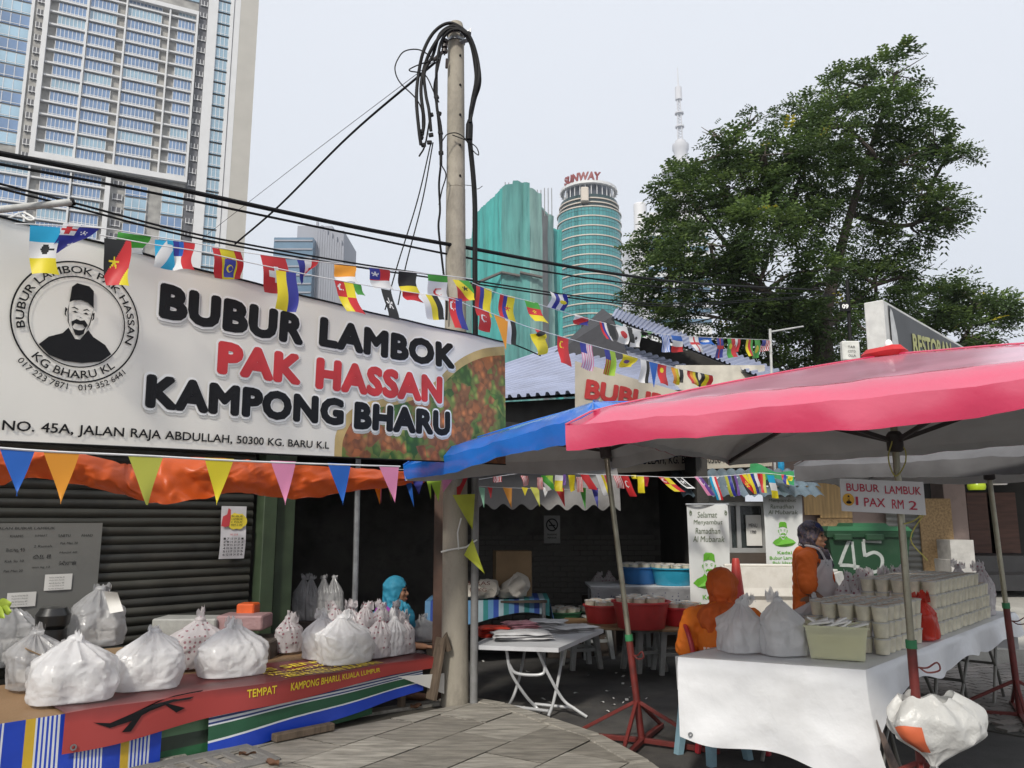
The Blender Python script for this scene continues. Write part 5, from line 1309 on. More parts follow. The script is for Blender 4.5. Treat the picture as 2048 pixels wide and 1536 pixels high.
tD = bunting('flag_bunting', 'string of flags sagging across the corrugated roof and cream banner', 'bunting', [(945, 612), (1000, 633), (1060, 655), (1150, 681), (1240, 706), (1320, 728), (1430, 752)], yD)
for a in [(955, 616, 978, 624, 6, 42, 'f:r;cres:.4,.4,.25,w'), (1010, 637, 1030, 644, 6, 48, 'v:wk'), (1070, 657, 1090, 663, 2, 14, 'd:rky'), (1060, 668, 1088, 666, 14, 44, 'f:y', 8), (1115, 670, 1137, 677, 2, 56, 'f:r;cres:.4,.3,.2,y'), (1160, 683, 1184, 690, 2, 52, 's:nw;rect:0,0,.5,.4,b'), (1208, 697, 1230, 703, 4, 50, 's:rl;rect:0,0,.5,.4,b;rect:.55,0,1,1,l'), (1245, 707, 1276, 716, 0, 26, 'f:y;disc:.4,.5,.2,p', 10), (1280, 717, 1298, 722, 2, 46, 'v:wwk'), (1316, 727, 1333, 731, 0, 40, 'f:r;disc:.5,.3,.2,y'), (1342, 734, 1356, 738, 4, 32, 'v:oy'), (1358, 738, 1366, 740, 2, 26, 'f:k'), (1375, 740, 1396, 745, 2, 28, 'v:royk'), (1400, 746, 1425, 751, 2, 24, 'v:kyr')]: flag(tD, yD, *a)
penn(tD, yD, 988, 629, 1016, 640, 1012, 700, 'o'); penn(tD, yD, 1298, 722, 1316, 727, 1308, 775, 'B')
# big pennant string in front of the orange tarp
yP = iY(0, 3.5, 800, 5.6)
tP = bunting('pennant_bunting', 'string of large plain pennants in front of the orange tarp', 'bunting', [(-40, 893), (100, 903), (300, 912), (460, 921), (640, 928), (800, 933)], yP, r=.006)
for x0, x1, tx, ty, c in ((0, 70, 34, 992, 'B'), (86, 160, 123, 1008, 'o'), (255, 327, 294, 1010, 'a'), (409, 468, 434, 1010, 'y'), (541, 592, 571, 1010, 'n'), (655, 702, 686, 1010, 'B'), (757, 798, 790, 1006, 'n')):
    f = lambda x: lerp(898, 932, x/800); penn(tP, yP, x0, f(x0), x1, f(x1), tx, ty, c)
# orange tarp slung as a gutter
otm = mat('tarp_orange', (.60, .10, .015), rough=.42, var=.15, scale=3, bump=.3, bscale=5, trans=.25, crease=6)
yT = iY(0, 4.4, 830, 6.8)
low = smooth_path([V((x, y, 0)) for x, y in ((-40, 975), (0, 968), (60, 955), (150, 968), (250, 990), (315, 1008), (400, 998), (470, 985), (530, 992), (600, 997), (690, 985), (770, 975), (850, 965))], 5)
hi = smooth_path([V((x, y, 0)) for x, y in ((-40, 885), (0, 895), (60, 900), (150, 905), (240, 925), (270, 930), (330, 915), (470, 918), (530, 925), (600, 930), (690, 935), (770, 940), (850, 948))], 5)
def tarp(u, v, o=0.0):
    i = u*(len(low)-1); k = min(len(low)-2, int(i)); q = lerp(low[k], low[k+1], i-k); h = lerp(hi[k], hi[k+1], i-k)
    p = P(lerp(h.x, q.x, v), lerp(h.y, q.y, v), yT(q.x)); b = math.sin(v*math.pi)
    return p+V((0, -.10*b*(1+.5*math.sin(u*23))-.07*nz((u*26, v*2, 0))-.035*abs(nz((u*48+v*5, v*3-u*9, 3)))+o, -.015*nz((u*40, v*4, 7))))
mb = MB(); mb.grid(lambda u, v: tarp(u, v), 200, 24, uv=False); mb.grid(lambda u, v: tarp(u, 1)+V((-.1*v, .25*v, .05*v)), 60, 3, uv=False)
tag(mb.build('orange_tarp', otm, smooth=70, recalc=False), 'orange plastic tarp slung in folds beneath the big white banner', 'tarp')
# scalloped awning and its flags
awm = mat('awning_canvas', (.21, .205, .20), rough=.7, var=.1, scale=2, dirt=.3)
A, B = P(950, 935, 8.2), P(1245, 940, 8.4)
mb = MB(); mb.grid(lambda u, v: lerp(A, B, u)+V((0, .5*(1-v) if v < .45 else .275-.1*(v-.45), .1*(1-v)-v*.36-.03*(v == 1)*(1+math.cos(u*math.pi*2*8)))), 96, 12, uv=False)
tag(mb.build('shop_awning', awm, smooth=50, recalc=False), 'faded grey awning with scalloped hem over the dark shopfront', 'awning')
yE = iY(900, 7.6, 1600, 8.6)
tE = bunting('flag_bunting', 'crowded string of slanting flags hung below the cream banner', 'bunting', [(950, 960), (1060, 945), (1160, 948), (1280, 952), (1360, 955), (1450, 952), (1520, 946), (1590, 953)], yE)
for a in [(986, 953, 1003, 952, 2, 12, 's:rw'), (1041, 951, 1056, 952, 8, 22, 's:rw', 6), (1074, 955, 1085, 955, 2, 24, 's:rw'), (1082, 951, 1106, 951, 8, 32, 'e:lgw', 8), (1110, 950, 1126, 951, 0, 32, 'h:wyy'), (1126, 948, 1132, 949, 0, 22, 'f:p'), (1136, 950, 1150, 950, 6, 34, 'f:y', 6), (1152, 954, 1164, 954, 4, 30, 's:rw'), (1160, 948, 1178, 950, 16, 30, 'f:r'), (1191, 949, 1206, 950, 18, 42, 'v:wwy'), (1208, 950, 1214, 950, 6, 16, 'f:r'), (1226, 950, 1242, 951, 8, 26, 's:rw'), (1242, 951, 1256, 951, 18, 42, 'f:r;cres:.4,.4,.25,w'), (1262, 950, 1272, 950, 2, 8, 'f:y'), (1274, 952, 1287, 952, 4, 34, 'f:y'), (1287, 952, 1298, 953, -2, 20, 's:rm'),
          (1315, 953, 1336, 954, 34, 30, 'q:ryyr;cres:.25,.25,.2,w'), (1348, 955, 1364, 955, 26, 22, 'f:k;rect:0,0,.15,1,w;rect:.85,0,1,1,w;rect:0,.88,1,1,w;star:.5,.4,.3,w'), (1388, 953, 1402, 953, 30, 38, 'v:np;cres:.5,.3,.25,w'), (1418, 952, 1432, 952, 14, 48, 'v:cwr'), (1448, 951, 1460, 950, 14, 42, 'v:ab'), (1462, 950, 1472, 949, 10, 42, 'v:kp'), (1478, 949, 1492, 947, 20, 42, 'e:yrk;star:.5,.5,.25,y'), (1494, 948, 1506, 947, 14, 40, 'v:yb'), (1508, 947, 1520, 947, 6, 26, 'v:wr'), (1520, 947, 1530, 948, 4, 38, 'v:ra'), (1534, 950, 1548, 951, 10, 46, 'h:cwy'), (1562, 948, 1572, 950, 6, 20, 'd:rby'), (1576, 950, 1586, 952, -2, 10, 'f:y')]: flag(tE, yE, *a)
yF = lambda x: 8.05
tF = bunting('pennant_bunting', 'string of small pennants hanging below the scalloped awning hem', 'bunting', [(950, 972), (1000, 975), (1100, 978), (1200, 980)], yF, r=.002)
for x0, x1, tx, ty, c in ((957, 970, 968, 1016, 't'), (975, 985, 982, 998, 'r'), (1005, 1024, 1023, 1017, 'o'), (1043, 1056, 1050, 992, 'y'), (1060, 1078, 1080, 1014, 'a'), (1085, 1098, 1090, 996, 'w'), (1108, 1128, 1130, 1014, 'r'), (1158, 1172, 1171, 1020, 'g'), (1182, 1196, 1196, 1018, 'b')): penn(tF, yF, x0, 974, x1, 976, tx, ty, c)
yG = iY(780, 6.7, 960, 6.9)
tG = bunting('pennant_bunting', 'short string of bright pennants bunched under the blue umbrella corner', 'bunting', [(790, 938), (840, 942), (900, 945), (955, 948)], yG, r=.002)
for x0, x1, tx, ty, c in ((818, 850, 838, 990, 'b'), (850, 862, 862, 1000, 'l'), (855, 884, 877, 1004, 'l'), (884, 912, 886, 985, 'n'), (913, 938, 914, 1004, 'r'), (740, 762, 760, 1010, 'o'), (752, 764, 762, 1008, 'n'), (770, 780, 783, 1002, 'a'), (805, 822, 828, 1014, 'B')): penn(tG, yG, x0, 948, x1, 950, tx, ty, c)
# ================================================================== STALL TABLES AND GOODS
bagw = mat('bag_white', (.88, .88, .89), rough=.28, var=.06, scale=5, bump=.62, bscale=10, trans=.42, alpha=.78, coat=.6, crease=10)
bagg = mat('bag_milky', (.60, .60, .61), rough=.3, var=.12, scale=4, bump=.6, bscale=10, trans=.4, alpha=.60, coat=.6, crease=10)
def dotted(name, basec, dot):
    m, nt, bs = newmat(name); L = nt.links
    tc = N(nt, 'ShaderNodeTexCoord'); vo = N(nt, 'ShaderNodeTexVoronoi'); vo.inputs['Scale'].default_value = 26; vo.inputs['Randomness'].default_value = .35
    L.new(tc.outputs['Object'], vo.inputs['Vector'])
    lt = N(nt, 'ShaderNodeMath', operation='LESS_THAN'); lt.inputs[1].default_value = .26; L.new(vo.outputs['Distance'], lt.inputs[0])
    nn = N(nt, 'ShaderNodeTexNoise'); nn.inputs['Scale'].default_value = 5; L.new(tc.outputs['Object'], nn.inputs['Vector'])
    rp = N(nt, 'ShaderNodeValToRGB'); rp.color_ramp.elements[0].color = c4(basec, .85); rp.color_ramp.elements[1].color = c4(basec, 1.1); L.new(nn.outputs['Fac'], rp.inputs[0])
    mx = N(nt, 'ShaderNodeMixRGB'); mx.inputs[2].default_value = c4(dot); L.new(lt.outputs[0], mx.inputs[0]); L.new(rp.outputs[0], mx.inputs[1])
    bs.inputs['Roughness'].default_value = .32
    finish(nt, bs, mx.outputs[0], .3, .4, .80, .55, 10, coords=tc.outputs['Object'], crease=11)
    return m
bagd = dotted('bag_polka', (.70, .66, .67), (.36, .16, .19))
bagr = mat('bag_red', (.72, .05, .025), rough=.3, var=.15, scale=5, bump=.5, bscale=16, trans=.35, alpha=.9)
foam = mat('foam_box', (.62, .60, .56), rough=.6, var=.1, scale=9)
def bag(label, m, w_, d_, h, loc, rotz, seed, neck=.68, group=None, ears=2, boxy=3.2, cat='bag', earh=.12, box=True):
    """tied plastic carrier bag: slack boxy body, pleated shoulder, knot, ears"""
    rg = random.Random(seed); t = thing('carrier_bag', label, cat, loc, rotz, group)
    Mx = RM[t.name]; mb = MB(); nt_, na = 42, 80
    ph = [rg.uniform(0, 6.28) for _ in range(5)]; kx = rg.choice((13, 15, 17)); lx, ly = rg.uniform(-.12, .12)*w_, rg.uniform(-.1, .1)*d_
    lift = V((0, 0, 0))
    def prof(t_):
        if t_ < .10: return lerp(.35, .95, (t_/.10)**.6), 0.01*t_/.10
        q = (t_-.10)/.90
        if q < .62: return .95+.06*math.sin(q/.62*math.pi), q*neck
        k = (q-.62)/.38; return lerp(.97, .085, k**1.05), q*neck
    def fn(u, v):
        a = u*2*math.pi; r, z = prof(v)
        ca, sa = math.cos(a), math.sin(a); ex = lerp(boxy, 2, sm(.5, .95, v))
        sr = (abs(ca)**ex+abs(sa)**ex)**(-1/ex)
        pl = 1+(.17*sm(.5, .95, v)+.02)*(1-2*abs(math.sin((kx*a+ph[0]+v*3+1.5*math.sin(3*a+ph[3]))*.5)))*(.6+.4*math.sin(2*a+ph[2]))+.02*math.sin(5*a+ph[1]+v*9)
        p = V((ca*sr*r*pl*w_/2, sa*sr*r*pl*d_/2, z*h))
        vd = noise.voronoi(V((p.x*8+seed*3.1, p.y*8, p.z*6)))[0]; v2 = noise.voronoi(V((p.x*19+seed, p.y*19, p.z*13)))[0]
        cr = vd[0]*1.2+.22*v2[0]-.3*sm(.2, 0, vd[1]-vd[0])-.55
        am = .075*min(w_, d_)*sm(.05, .25, v)
        f = 1-am*cr/(max(w_, d_)/2)*2.0
        p.x *= f; p.y *= f; p.z += h*.035*nz((p.x*6, p.y*6, seed))*sm(.2, .6, v)
        p.x += lx*sm(.3, 1, v); p.y += ly*sm(.3, 1, v)
        return Mx @ p
    mb.grid(fn, na, nt_, uv=False); mb.build('body', m, t, smooth=55, recalc=False)
    if box and m is not bagr:              # foam boxes and cups showing through the film
        nx, nz_ = max(1, round(w_/.16)), max(1, int(h*neck*.5/.085))
        for i in range(nx):
            for j in range(nz_):
                if j == nz_-1 and rg.random() < .35: continue
                m2 = MB(); bw = w_*.64/nx; m2.box(Mx @ V(((i-(nx-1)/2)*bw+rg.uniform(-.008, .008), rg.uniform(-.01, .01), .03+(j+.5)*.083)), (bw*.94, d_*.58, .076), (Mx @ Matrix.Rotation(rg.uniform(-.07, .07), 4, 'Z')).to_3x3(), .012); m2.build('packed_box', foam, t)
    top = Mx @ V((lx, ly, neck*h))
    for k in range(ears):
        a = rg.uniform(0, 6.28)+k*2.6; L_ = earh*rg.uniform(.5, .85); wd = L_*rg.uniform(.7, 1.1); dr = V((math.cos(a)*.7, math.sin(a)*.7, rg.uniform(.5, 1.3))).normalized(); sdv_ = dr.cross(V((math.sin(a), -math.cos(a), .3))).normalized(); nn = dr.cross(sdv_)
        m2 = MB(); m2.grid(lambda u, v: top+V((0, 0, -.03))+dr*L_*v*1.2+sdv_*(u-.5)*wd*(math.sin(min(1, v*1.05)*math.pi*.92)*1.0+.16)+nn*.25*wd*math.sin(u*5+v*4+k)+V((0, 0, -.5*L_*v*v*rg.choice((0, 1)))) , 7, 9, uv=False)
        m2.build('ear', m, t, smooth=60, recalc=False)
    m2 = MB(); m2.ell(top-V((0, 0, .012)), (.03*w_/.35+.008, .026*w_/.35+.008, .026)); m2.build('knot', m, t)
    return t
# ---- left stall: long board on stools
ZL = .50
L0, L1 = V((-3.3, 4.19, 0)), V((-.70, 6.79, 0)); LD = e45; LN_ = -n45          # LN_ points to the back of the table
Lf = lambda s_, d_, z=ZL: L0+LD*s_+LN_*d_+V((0, 0, z))
LL = (L1-L0).length
tb = thing('left_stall_table', 'long low plywood table of the left stall draped with striped cloth', 'table', Lf(LL/2, .6, 0))
ply = mat('brown_board', (.24, .145, .07), rough=.6, var=.3, scale=2.5, stretch=(1, 1, 1), bump=.2, dirt=.4, dcol=(.12, .07, .04))
mb = MB(); mb.box(Lf(LL/2, .6, ZL-.02), (LL, 1.2, .03), Matrix.Rotation(R(45), 3, 'Z'), .003); mb.build('table_top', ply, tb)
for s_, d_ in ((.15, .15), (.15, 1.05), (1.8, .15), (1.8, 1.05), (LL-.15, .12), (LL-.15, 1.05)):
    m2 = MB(); m2.box(Lf(s_, d_, (ZL-.04)/2), (.05, .05, ZL-.045), Matrix.Rotation(R(45), 3, 'Z'), .003); m2.build('leg', wood, tb)
# striped oilcloth skirts
W_ = (.62, .64, .66); Bl = (.012, .05, .42); Ye = (.55, .36, .03); Gr = (.02, .09, .045); Nv = (.02, .04, .16)
def pin(a, b, c1=Nv, c2=W_, n=7): return [(lerp(a, b, (k+.5*j)/n), (c1, c2)[j]) for k in range(n) for j in (0, 1)]
sc1 = pin(0, .32, Bl, W_, 8)+[(.32, Bl), (.52, Ye), (.62, W_)]+pin(.64, .95, Bl, W_, 7)+[(.95, Bl)]
oil1 = stripes('oilcloth_vertical', sc1[:30], 0, rough=.35, bump=.1)
sc2 = [(0, Bl), (.26, W_), (.29, Gr), (.5, W_)]+pin(.52, 1.0, Nv, W_, 7)
oil2 = stripes('oilcloth_horizontal', sc2, 1, rough=.35, bump=.1)
oil3 = stripes('oilcloth_green', [(0, (.02, .10, .04)), (.2, (.03, .045, .03)), (.4, (.1, .2, .1)), (.6, (.02, .06, .03)), (.8, (.05, .12, .07))], 1, rough=.4)
def skirt(name, label, s0, s1, h0, h1, m, off, wob=.02, rep=1):
    mb = MB()
    for r in range(rep):
        a, b = lerp(s0, s1, r/rep), lerp(s0, s1, (r+1)/rep)
        mb.grid(lambda u, v: Lf(lerp(a, b, u), -off-wob*math.sin(lerp(a, b, u)*7)*(1-v)-.02*(1-v), lerp(ZL-lerp(h0, h1, (lerp(a, b, u)-s0)/(s1-s0)), ZL-.004, v)), 14, 12)
    return tag(mb.build(name, m, smooth=60, recalc=False), label, 'tablecloth')
skirt('striped_tablecloth', 'oilcloth skirt with upright blue, white and yellow stripes on the left stall', .0, 1.56, .36, .40, oil1, .012, rep=3)
skirt('striped_tablecloth', 'oilcloth skirt with level blue and green bands below the red banner', 1.85, LL-.06, .43, .24, oil2, .022)
skirt('striped_tablecloth', 'faded green striped cloth hanging lowest under the left stall', 1.0, LL-.5, .44, .36, oil3, -.04)
# red printed banner used as a cover
rb = thing('red_table_banner', 'old red and brown printed banner spread over the left stall table', 'banner', Lf(2.3, .3, ZL-.15))
m_, nt_, bs_ = newmat('red_banner_print'); L = nt_.links
tc = N(nt_, 'ShaderNodeTexCoord'); sp = N(nt_, 'ShaderNodeSeparateXYZ'); L.new(tc.outputs['UV'], sp.inputs[0])
nn = N(nt_, 'ShaderNodeTexNoise'); nn.inputs['Scale'].default_value = 3; nn.inputs['Detail'].default_value = 6; L.new(tc.outputs['Object'], nn.inputs['Vector'])
ad = N(nt_, 'ShaderNodeMath', operation='MULTIPLY_ADD'); ad.inputs[1].default_value = .22; L.new(nn.outputs['Fac'], ad.inputs[0]); L.new(sp.outputs[1], ad.inputs[2])
rp = N(nt_, 'ShaderNodeValToRGB'); cr = rp.color_ramp
for i, (p, c) in enumerate(((.05, (.33, .045, .04)), (.30, (.36, .05, .045)), (.44, (.12, .025, .025)), (.62, (.06, .015, .015)), (.9, (.2, .03, .03)))):
    e = cr.elements[i] if i < 2 else cr.elements.new(p); e.position = p; e.color = c4(c)
L.new(ad.outputs[0], rp.inputs[0]); L.new(rp.outputs[0], bs_.inputs['Base Color']); bs_.inputs['Roughness'].default_value = .4
def rbf(u, v, o=0.0):                   # u along, v from hem (0) over the edge (.28) to the back (1)
    s_ = lerp(.98, LL+.05, u); hem = lerp(.22, .07, u)+.012*math.sin(u*14)
    if v < .28: k = v/.28; return Lf(s_, -.055-.012*math.sin(u*19)*(1-k)-o, lerp(ZL-hem, ZL+.0, k)+.004)
    k = (v-.28)/.72; return Lf(s_, lerp(-.053, .62, k), ZL+.006+.004*math.sin(u*25+k*6)+o)
mb = MB(); mb.grid(rbf, 60, 25); mb.build('sheet', m_, rb, smooth=60, recalc=False)
yel_i = mat('print_yellow', (.68, .52, .03), rough=.5, var=.1)
mb = MB(); g = lambda x, y: rbf(x, y, .006)
for tx, x0, y0, x1, y1, sk in (('TEMPAT', .405, .14, .485, .235, 0), (': KELAB SULTAN SULAIMAN', .515, .30, .82, .42, 0), ('KAMPONG BHARU, KUALA LUMPUR', .525, .12, .80, .235, 0), ('TARIKH / MASA : 27 JAN', .5, .43, .76, .50, 0), ('HARI : SABTU MALAM', .5, .55, .74, .62, 0), ('BARIS SENI', .42, .68, .7, .8, 0)):
    text_fit(mb, tx, g, x0, y0, x1, y1, bold=.02)
mb.build('lettering', yel_i, rb, smooth=0, recalc=False)
mb = MB()
for pts in ([(.055, .19), (.09, .13), (.135, .15), (.175, .2), (.225, .24), (.265, .24), (.3, .3), (.27, .30), (.23, .29), (.19, .27), (.14, .21), (.09, .165)], [(.15, .2), (.165, .22), (.135, .07), (.115, .08)], [(.2, .25), (.215, .23), (.255, .16), (.235, .135)]):
    mb.add([rbf(x, y, .007) for x, y in pts], [list(range(len(pts)))])
mb.build('emblem', ink, rb, smooth=0, recalc=False)
mb = MB(); mb.lathe([(.010, 0), (.018, 0), (.018, .004), (.010, .004)], 14, Matrix.Translation(rbf(.02, .04, .008)) @ Matrix.Rotation(R(45), 4, 'Z') @ Matrix.Rotation(R(90), 4, 'X'), capb=False, capt=False); mb.build('eyelet', galv, rb)
mb = MB(); A = Lf(LL-.02, -.05); mb.grid(lambda u, v: Lf(LL-.32+.45*u, -.05-.03*u, ZL-.10-.03*u-.16*v*u), 6, 6, uv=False); tag(mb.build('hanging_sheet', paper, smooth=60, recalc=False), 'loose white corner of vinyl hanging off the red-covered table end', 'sheet')
# bags on the left stall
def Lpos(px, py): return G(px, py, ZL+.012)
def lbag(label, m, px, py, w_, d_, h, seed, rz=.785, **k):
    p = Lpos(px, py); return bag(label, m, w_, d_, h, p, rz, seed, **k)
lbag('biggest knotted white carrier bag on the bare brown board', bagw, 142, 1398, .50, .40, .55, 1, rz=.5, ears=1, earh=.1)
lbag('plump white carrier bag with bunched knot above the black emblem print', bagw, 292, 1374, .43, .36, .53, 2, rz=.5, earh=.11)
lbag('wide white carrier bag with looped handles above the yellow print', bagw, 462, 1348, .47, .38, .50, 3, rz=.6, ears=3)
lbag('spotted milky bag with tall twisted tie wedged behind the wide white bag', bagd, 392, 1332, .40, .34, .52, 4, rz=.7, ears=1, earh=.2)
lbag('grey milky bag tucked behind the biggest white bag', bagg, 78, 1372, .40, .34, .52, 5)
lbag('sagging milky bag beside the tucked-in grey bag', bagg, 112, 1380, .34, .28, .36, 25)
lbag('dim milky bag at the far end of the brown board', bagg, 8, 1330, .46, .36, .66, 6)
p = Lf(1.35, .75, ZL+.18); crd = mat('cardboard', (.22, .145, .075), rough=.8, var=.15, scale=3)
mb = MB(); mb.box(Lf(1.4, .86, ZL+.10), (.5, .34, .18), Matrix.Rotation(R(38), 3, 'Z')); cbx = mb.build('box_body', crd); o = tag(cbx, 'open brown cardboard box holding up the raised white bag', 'box'); o.name = 'cardboard_box'; RM[o.name] = Matrix.Translation(o.location)
for a_, q in (((-.27, 0, .1), .5), ((.27, 0, .1), -.6)):
    m2 = MB(); M = Matrix.Rotation(R(38), 3, 'Z'); m2.box(Lf(1.4, .86, ZL+.10)+M @ V((a_[0]*1.25, 0, .13)), (.2, .34, .006), M @ Matrix.Rotation(q, 3, 'Y')); m2.build('flap', crd, cbx, smooth=0)
bag('tall milky bag standing raised on the cardboard box', bagg,   .40, .34, .50, P(190, 1290, 6.35), .6, 7, neck=.85, ears=2)
mb = MB(); A = P(208, 1192, 6.2); mb.grid(lambda u, v: P(lerp(208, 235, u)+12*v, lerp(1182, 1185, u)+45*v-8*u*v, 6.2+.05*math.sin(v*3)), 5, 6, uv=False); tag(mb.build('receipt', paper, smooth=60, recalc=False), 'paper receipt pinned to the raised milky bag', 'paper')
for i, (px, py, w_, d_, h, m, lab) in enumerate([(578, 1303, .24, .2, .42, bagd, 'slim spotted bag standing alone behind the yellow words'), (646, 1315, .34, .28, .48, bagw, 'plain white bag at the left of the crowded group'), (690, 1324, .44, .34, .52, bagw, 'bulging white bag in the middle of the crowded group'), (752, 1314, .24, .2, .45, bagd, 'narrow pleated spotted bag beside the bulging white one'), (780, 1310, .24, .2, .44, bagw, 'narrow pleated white bag near the table end'), (804, 1306, .22, .2, .42, bagd, 'last spotted bag at the end of the left stall table')]):
    lbag(lab, m, px, py, w_, d_, h, 30+i, ears=2, boxy=2.6)
for i, (px, py) in enumerate(((700, 1290), (735, 1290), (765, 1288), (790, 1288), (670, 1292))): lbag('spotted bag in the second row of the crowded group', bagd, px, py, .24, .22, .50, 50+i, ears=2, group='second row bags on left stall', boxy=2.6)
for i, px in enumerate((600, 622, 645, 668)): bag('tall dim carrier bag on the dark shelf behind the green post', bagg, .17, .2, .52, V((P(px, 1270, 8.6).x, 8.6, .58)), .2*i, 60+i, group='dim bags on dark shelf', neck=.85, earh=.08)
mb = MB(); mb.box(V((P(634, 1270, 8.6).x, 8.65, .29)), (.75, .4, .58), None, .01); tag(mb.build('dark_shelf', wd2), 'low dark shelf inside the shop carrying the dim bags', 'shelf')
bag('plump pale bag half hidden behind the brown post', bagg, .32, .3, .30, V((P(852, 1290, 7.9).x, 7.9, .48)), .3, 66)
mb = MB(); mb.box(V((P(850, 1290, 7.9).x, 7.95, .24)), (.4, .4, .47), None, .01); tag(mb.build('crate_stand', wd2), 'dark low stand behind the brown post under a pale bag', 'stand')
# clutter at the foot of the shutter: cooler, orange box, dark pot, tray
def cl_box(name, label, cat, px0, px1, py0, py1, Y, dep, m, rz=.6):
    A, B = P(px0, py1, Y), P(px1, py0, Y); mb = MB(); mb.box((A+B)/2+V((0, dep/2, 0)), (B.x-A.x, dep, B.z-A.z), None, .012); return tag(mb.build(name, m), label, cat)
cl_box('cooler_box', 'long grey-white cooler box behind the spotted bags', 'cooler', 300, 432, 1238, 1285, 6.75, .3, mat('cooler_white', (.34, .34, .32), rough=.5, dirt=.5))
cl_box('plastic_box', 'small bright orange plastic box beside the green post', 'box', 471, 508, 1208, 1240, 7.0, .18, mat('box_orange', (.6, .1, .02), rough=.4))
cl_box('bundle_shelf', 'flat pinkish packed bundle lying below the orange box', 'bundle', 430, 525, 1232, 1262, 6.8, .3, mat('bundle_pink', (.28, .17, .17), rough=.5, bump=.5, bscale=20))
cl_box('back_bench', 'dark work bench along the foot of the roller shutter', 'bench', 290, 540, 1284, 1330, 6.7, .5, wd2)
mb = MB(); mb.lathe([(.08, 0), (.11, .03), (.12, .10), (.09, .15), (.02, .16)], 24, Matrix.Translation(V((P(97, 1250, 6.0).x, 6.05, .82)))); mb.lathe([(.1, .0), (.1, .34)], 16, Matrix.Translation(V((P(97, 1250, 6.0).x, 6.05, .48)))); tag(mb.build('cooking_pot', mat('pot_black', (.012, .012, .012), rough=.3)), 'rounded black pot standing in front of the white board', 'pot')
# potted leaf poking in at the picture's edge
lf = thing('leafy_sprig', 'yellow-green leafy sprig in front of the dim bag', 'plant', V((-2.35, 3.55, .5)))
lm = mat('sprig_leaf', (.35, .45, .06), rough=.5, var=.25, scale=8, trans=.3)
mb = MB(); mb.tube(smooth_path([V((-2.6, 3.6, .5)), P(-60, 1300, 3.6), P(-25, 1225, 3.6), P(0, 1208, 3.6)], 5), .005, 6); mb.build('stem', lm, lf)
for k, (x, y, dx, dy) in enumerate(((-6, 1210, 30, -4), (0, 1215, 24, 8), (-8, 1212, 18, 24), (-20, 1222, 20, 30), (-26, 1215, 14, -22), (-30, 1235, -24, 10))):
    A = P(x, y, 3.6); B = P(x+dx, y+dy, 3.55); d = B-A; sdv_ = d.cross(V((.2, 1, .3))).normalized()
    m2 = MB(); m2.grid(lambda u, v: A+d*u+sdv_*(v-.5)*d.length*.5*math.sin(u*math.pi)+V((0, -.006*math.cos((v-.5)*3), 0)), 7, 4, uv=False); m2.build('leaf', lm, lf, smooth=60, recalc=False)
# timber offcut, dry leaves, litter
mb = MB(); a, b = G(547, 1476, PZ+.03), G(665, 1452, PZ+.03); mb.bar(a, b, .07, .05, .006); tag(mb.build('timber_offcut', wood), 'short dark timber offcut lying along the pavement edge', 'plank')
dl = mat('dry_leaf', (.11, .05, .025), rough=.8, var=.3)
for i, (px, py) in enumerate(((495, 1507), (410, 1493), (545, 1525), (832, 1412))):
    p = G(px, py, PZ+.012); m2 = MB(); a = i*1.3; d = V((math.cos(a), math.sin(a), 0)); n_ = V((-d.y, d.x, 0))
    m2.grid(lambda u, v: p+d*(u-.5)*.11+n_*(v-.5)*.055*math.sin(.15+u*2.8)+V((0, 0, .012*math.cos(v*5)+.006*math.sin(u*9))), 8, 5, uv=False); tag(m2.build('dry_leaf', dl, smooth=60, recalc=False), 'curled dry brown leaf lying on the paving slabs', 'leaf', 'dry leaves on paving')
for i in range(26):
    px, py = rnd.uniform(955, 1345), rnd.uniform(1318, 1425)
    if i > 20: px, py = rnd.uniform(1200, 1345), rnd.uniform(1380, 1440)
    p = G(px, py, .006); s_ = rnd.uniform(.012, .03); a = rnd.uniform(0, 3); m2 = MB()
    m2.grid(lambda u, v: p+V(((u-.5)*s_*math.cos(a)*2, (u-.5)*s_*math.sin(a)*2, .006*math.sin(u*4+i)+.004))+V((-(v-.5)*s_*math.sin(a), (v-.5)*s_*math.cos(a), 0)), 3, 2, uv=False); tag(m2.build('paper_scrap', paper, smooth=60, recalc=False), 'tiny white paper scrap littering the dark asphalt', 'litter', 'paper scraps on asphalt')

# ---- stools
def stool_proto(name, label, m, h=.46):
    t = thing(name, label, 'stool')
    mb = MB(); mb.box((0, 0, h-.015), (.29, .29, .03), None, .012); mb.build('seat', m, t)
    for sx in (-1, 1):
        for sy in (-1, 1):
            m2 = MB(); tp, bt = V((sx*.115, sy*.115, h-.03)), V((sx*.165, sy*.165, 0))
            a = Matrix.Identity(3); vs = []
            for p, k in ((tp, .032), (bt, .024)): vs += [p+V((x*k, y*k, 0)) for x, y in ((-1, -1), (1, -1), (1, 1), (-1, 1))]
            m2.add(vs, [[0, 1, 2, 3], [7, 6, 5, 4]]+[[i, (i+1) % 4, 4+(i+1) % 4, 4+i] for i in range(4)]); m2.build('leg', m, t, smooth=0)
    for sx, sy in ((1, 0), (-1, 0), (0, 1), (0, -1)):
        m2 = MB(); m2.box((sx*.137, sy*.137, h*.42), (.012+abs(sy)*.24, .012+abs(sx)*.24, .035)); m2.build('rail', m, t, smooth=0)
        m2 = MB(); m2.box((sx*.122, sy*.122, h-.055), (.012+abs(sy)*.21, .012+abs(sx)*.21, .05)); m2.build('apron', m, t, smooth=0)
    return t
st_b = mat('stool_blue', (.22, .36, .43), rough=.45, var=.1, dirt=.3); st_w = mat('stool_grey', (.36, .37, .36), rough=.5, var=.15, dirt=.5)
s1 = stool_proto('plastic_stool', 'pale blue plastic stool under the front of the white-clothed table', st_b, .47)
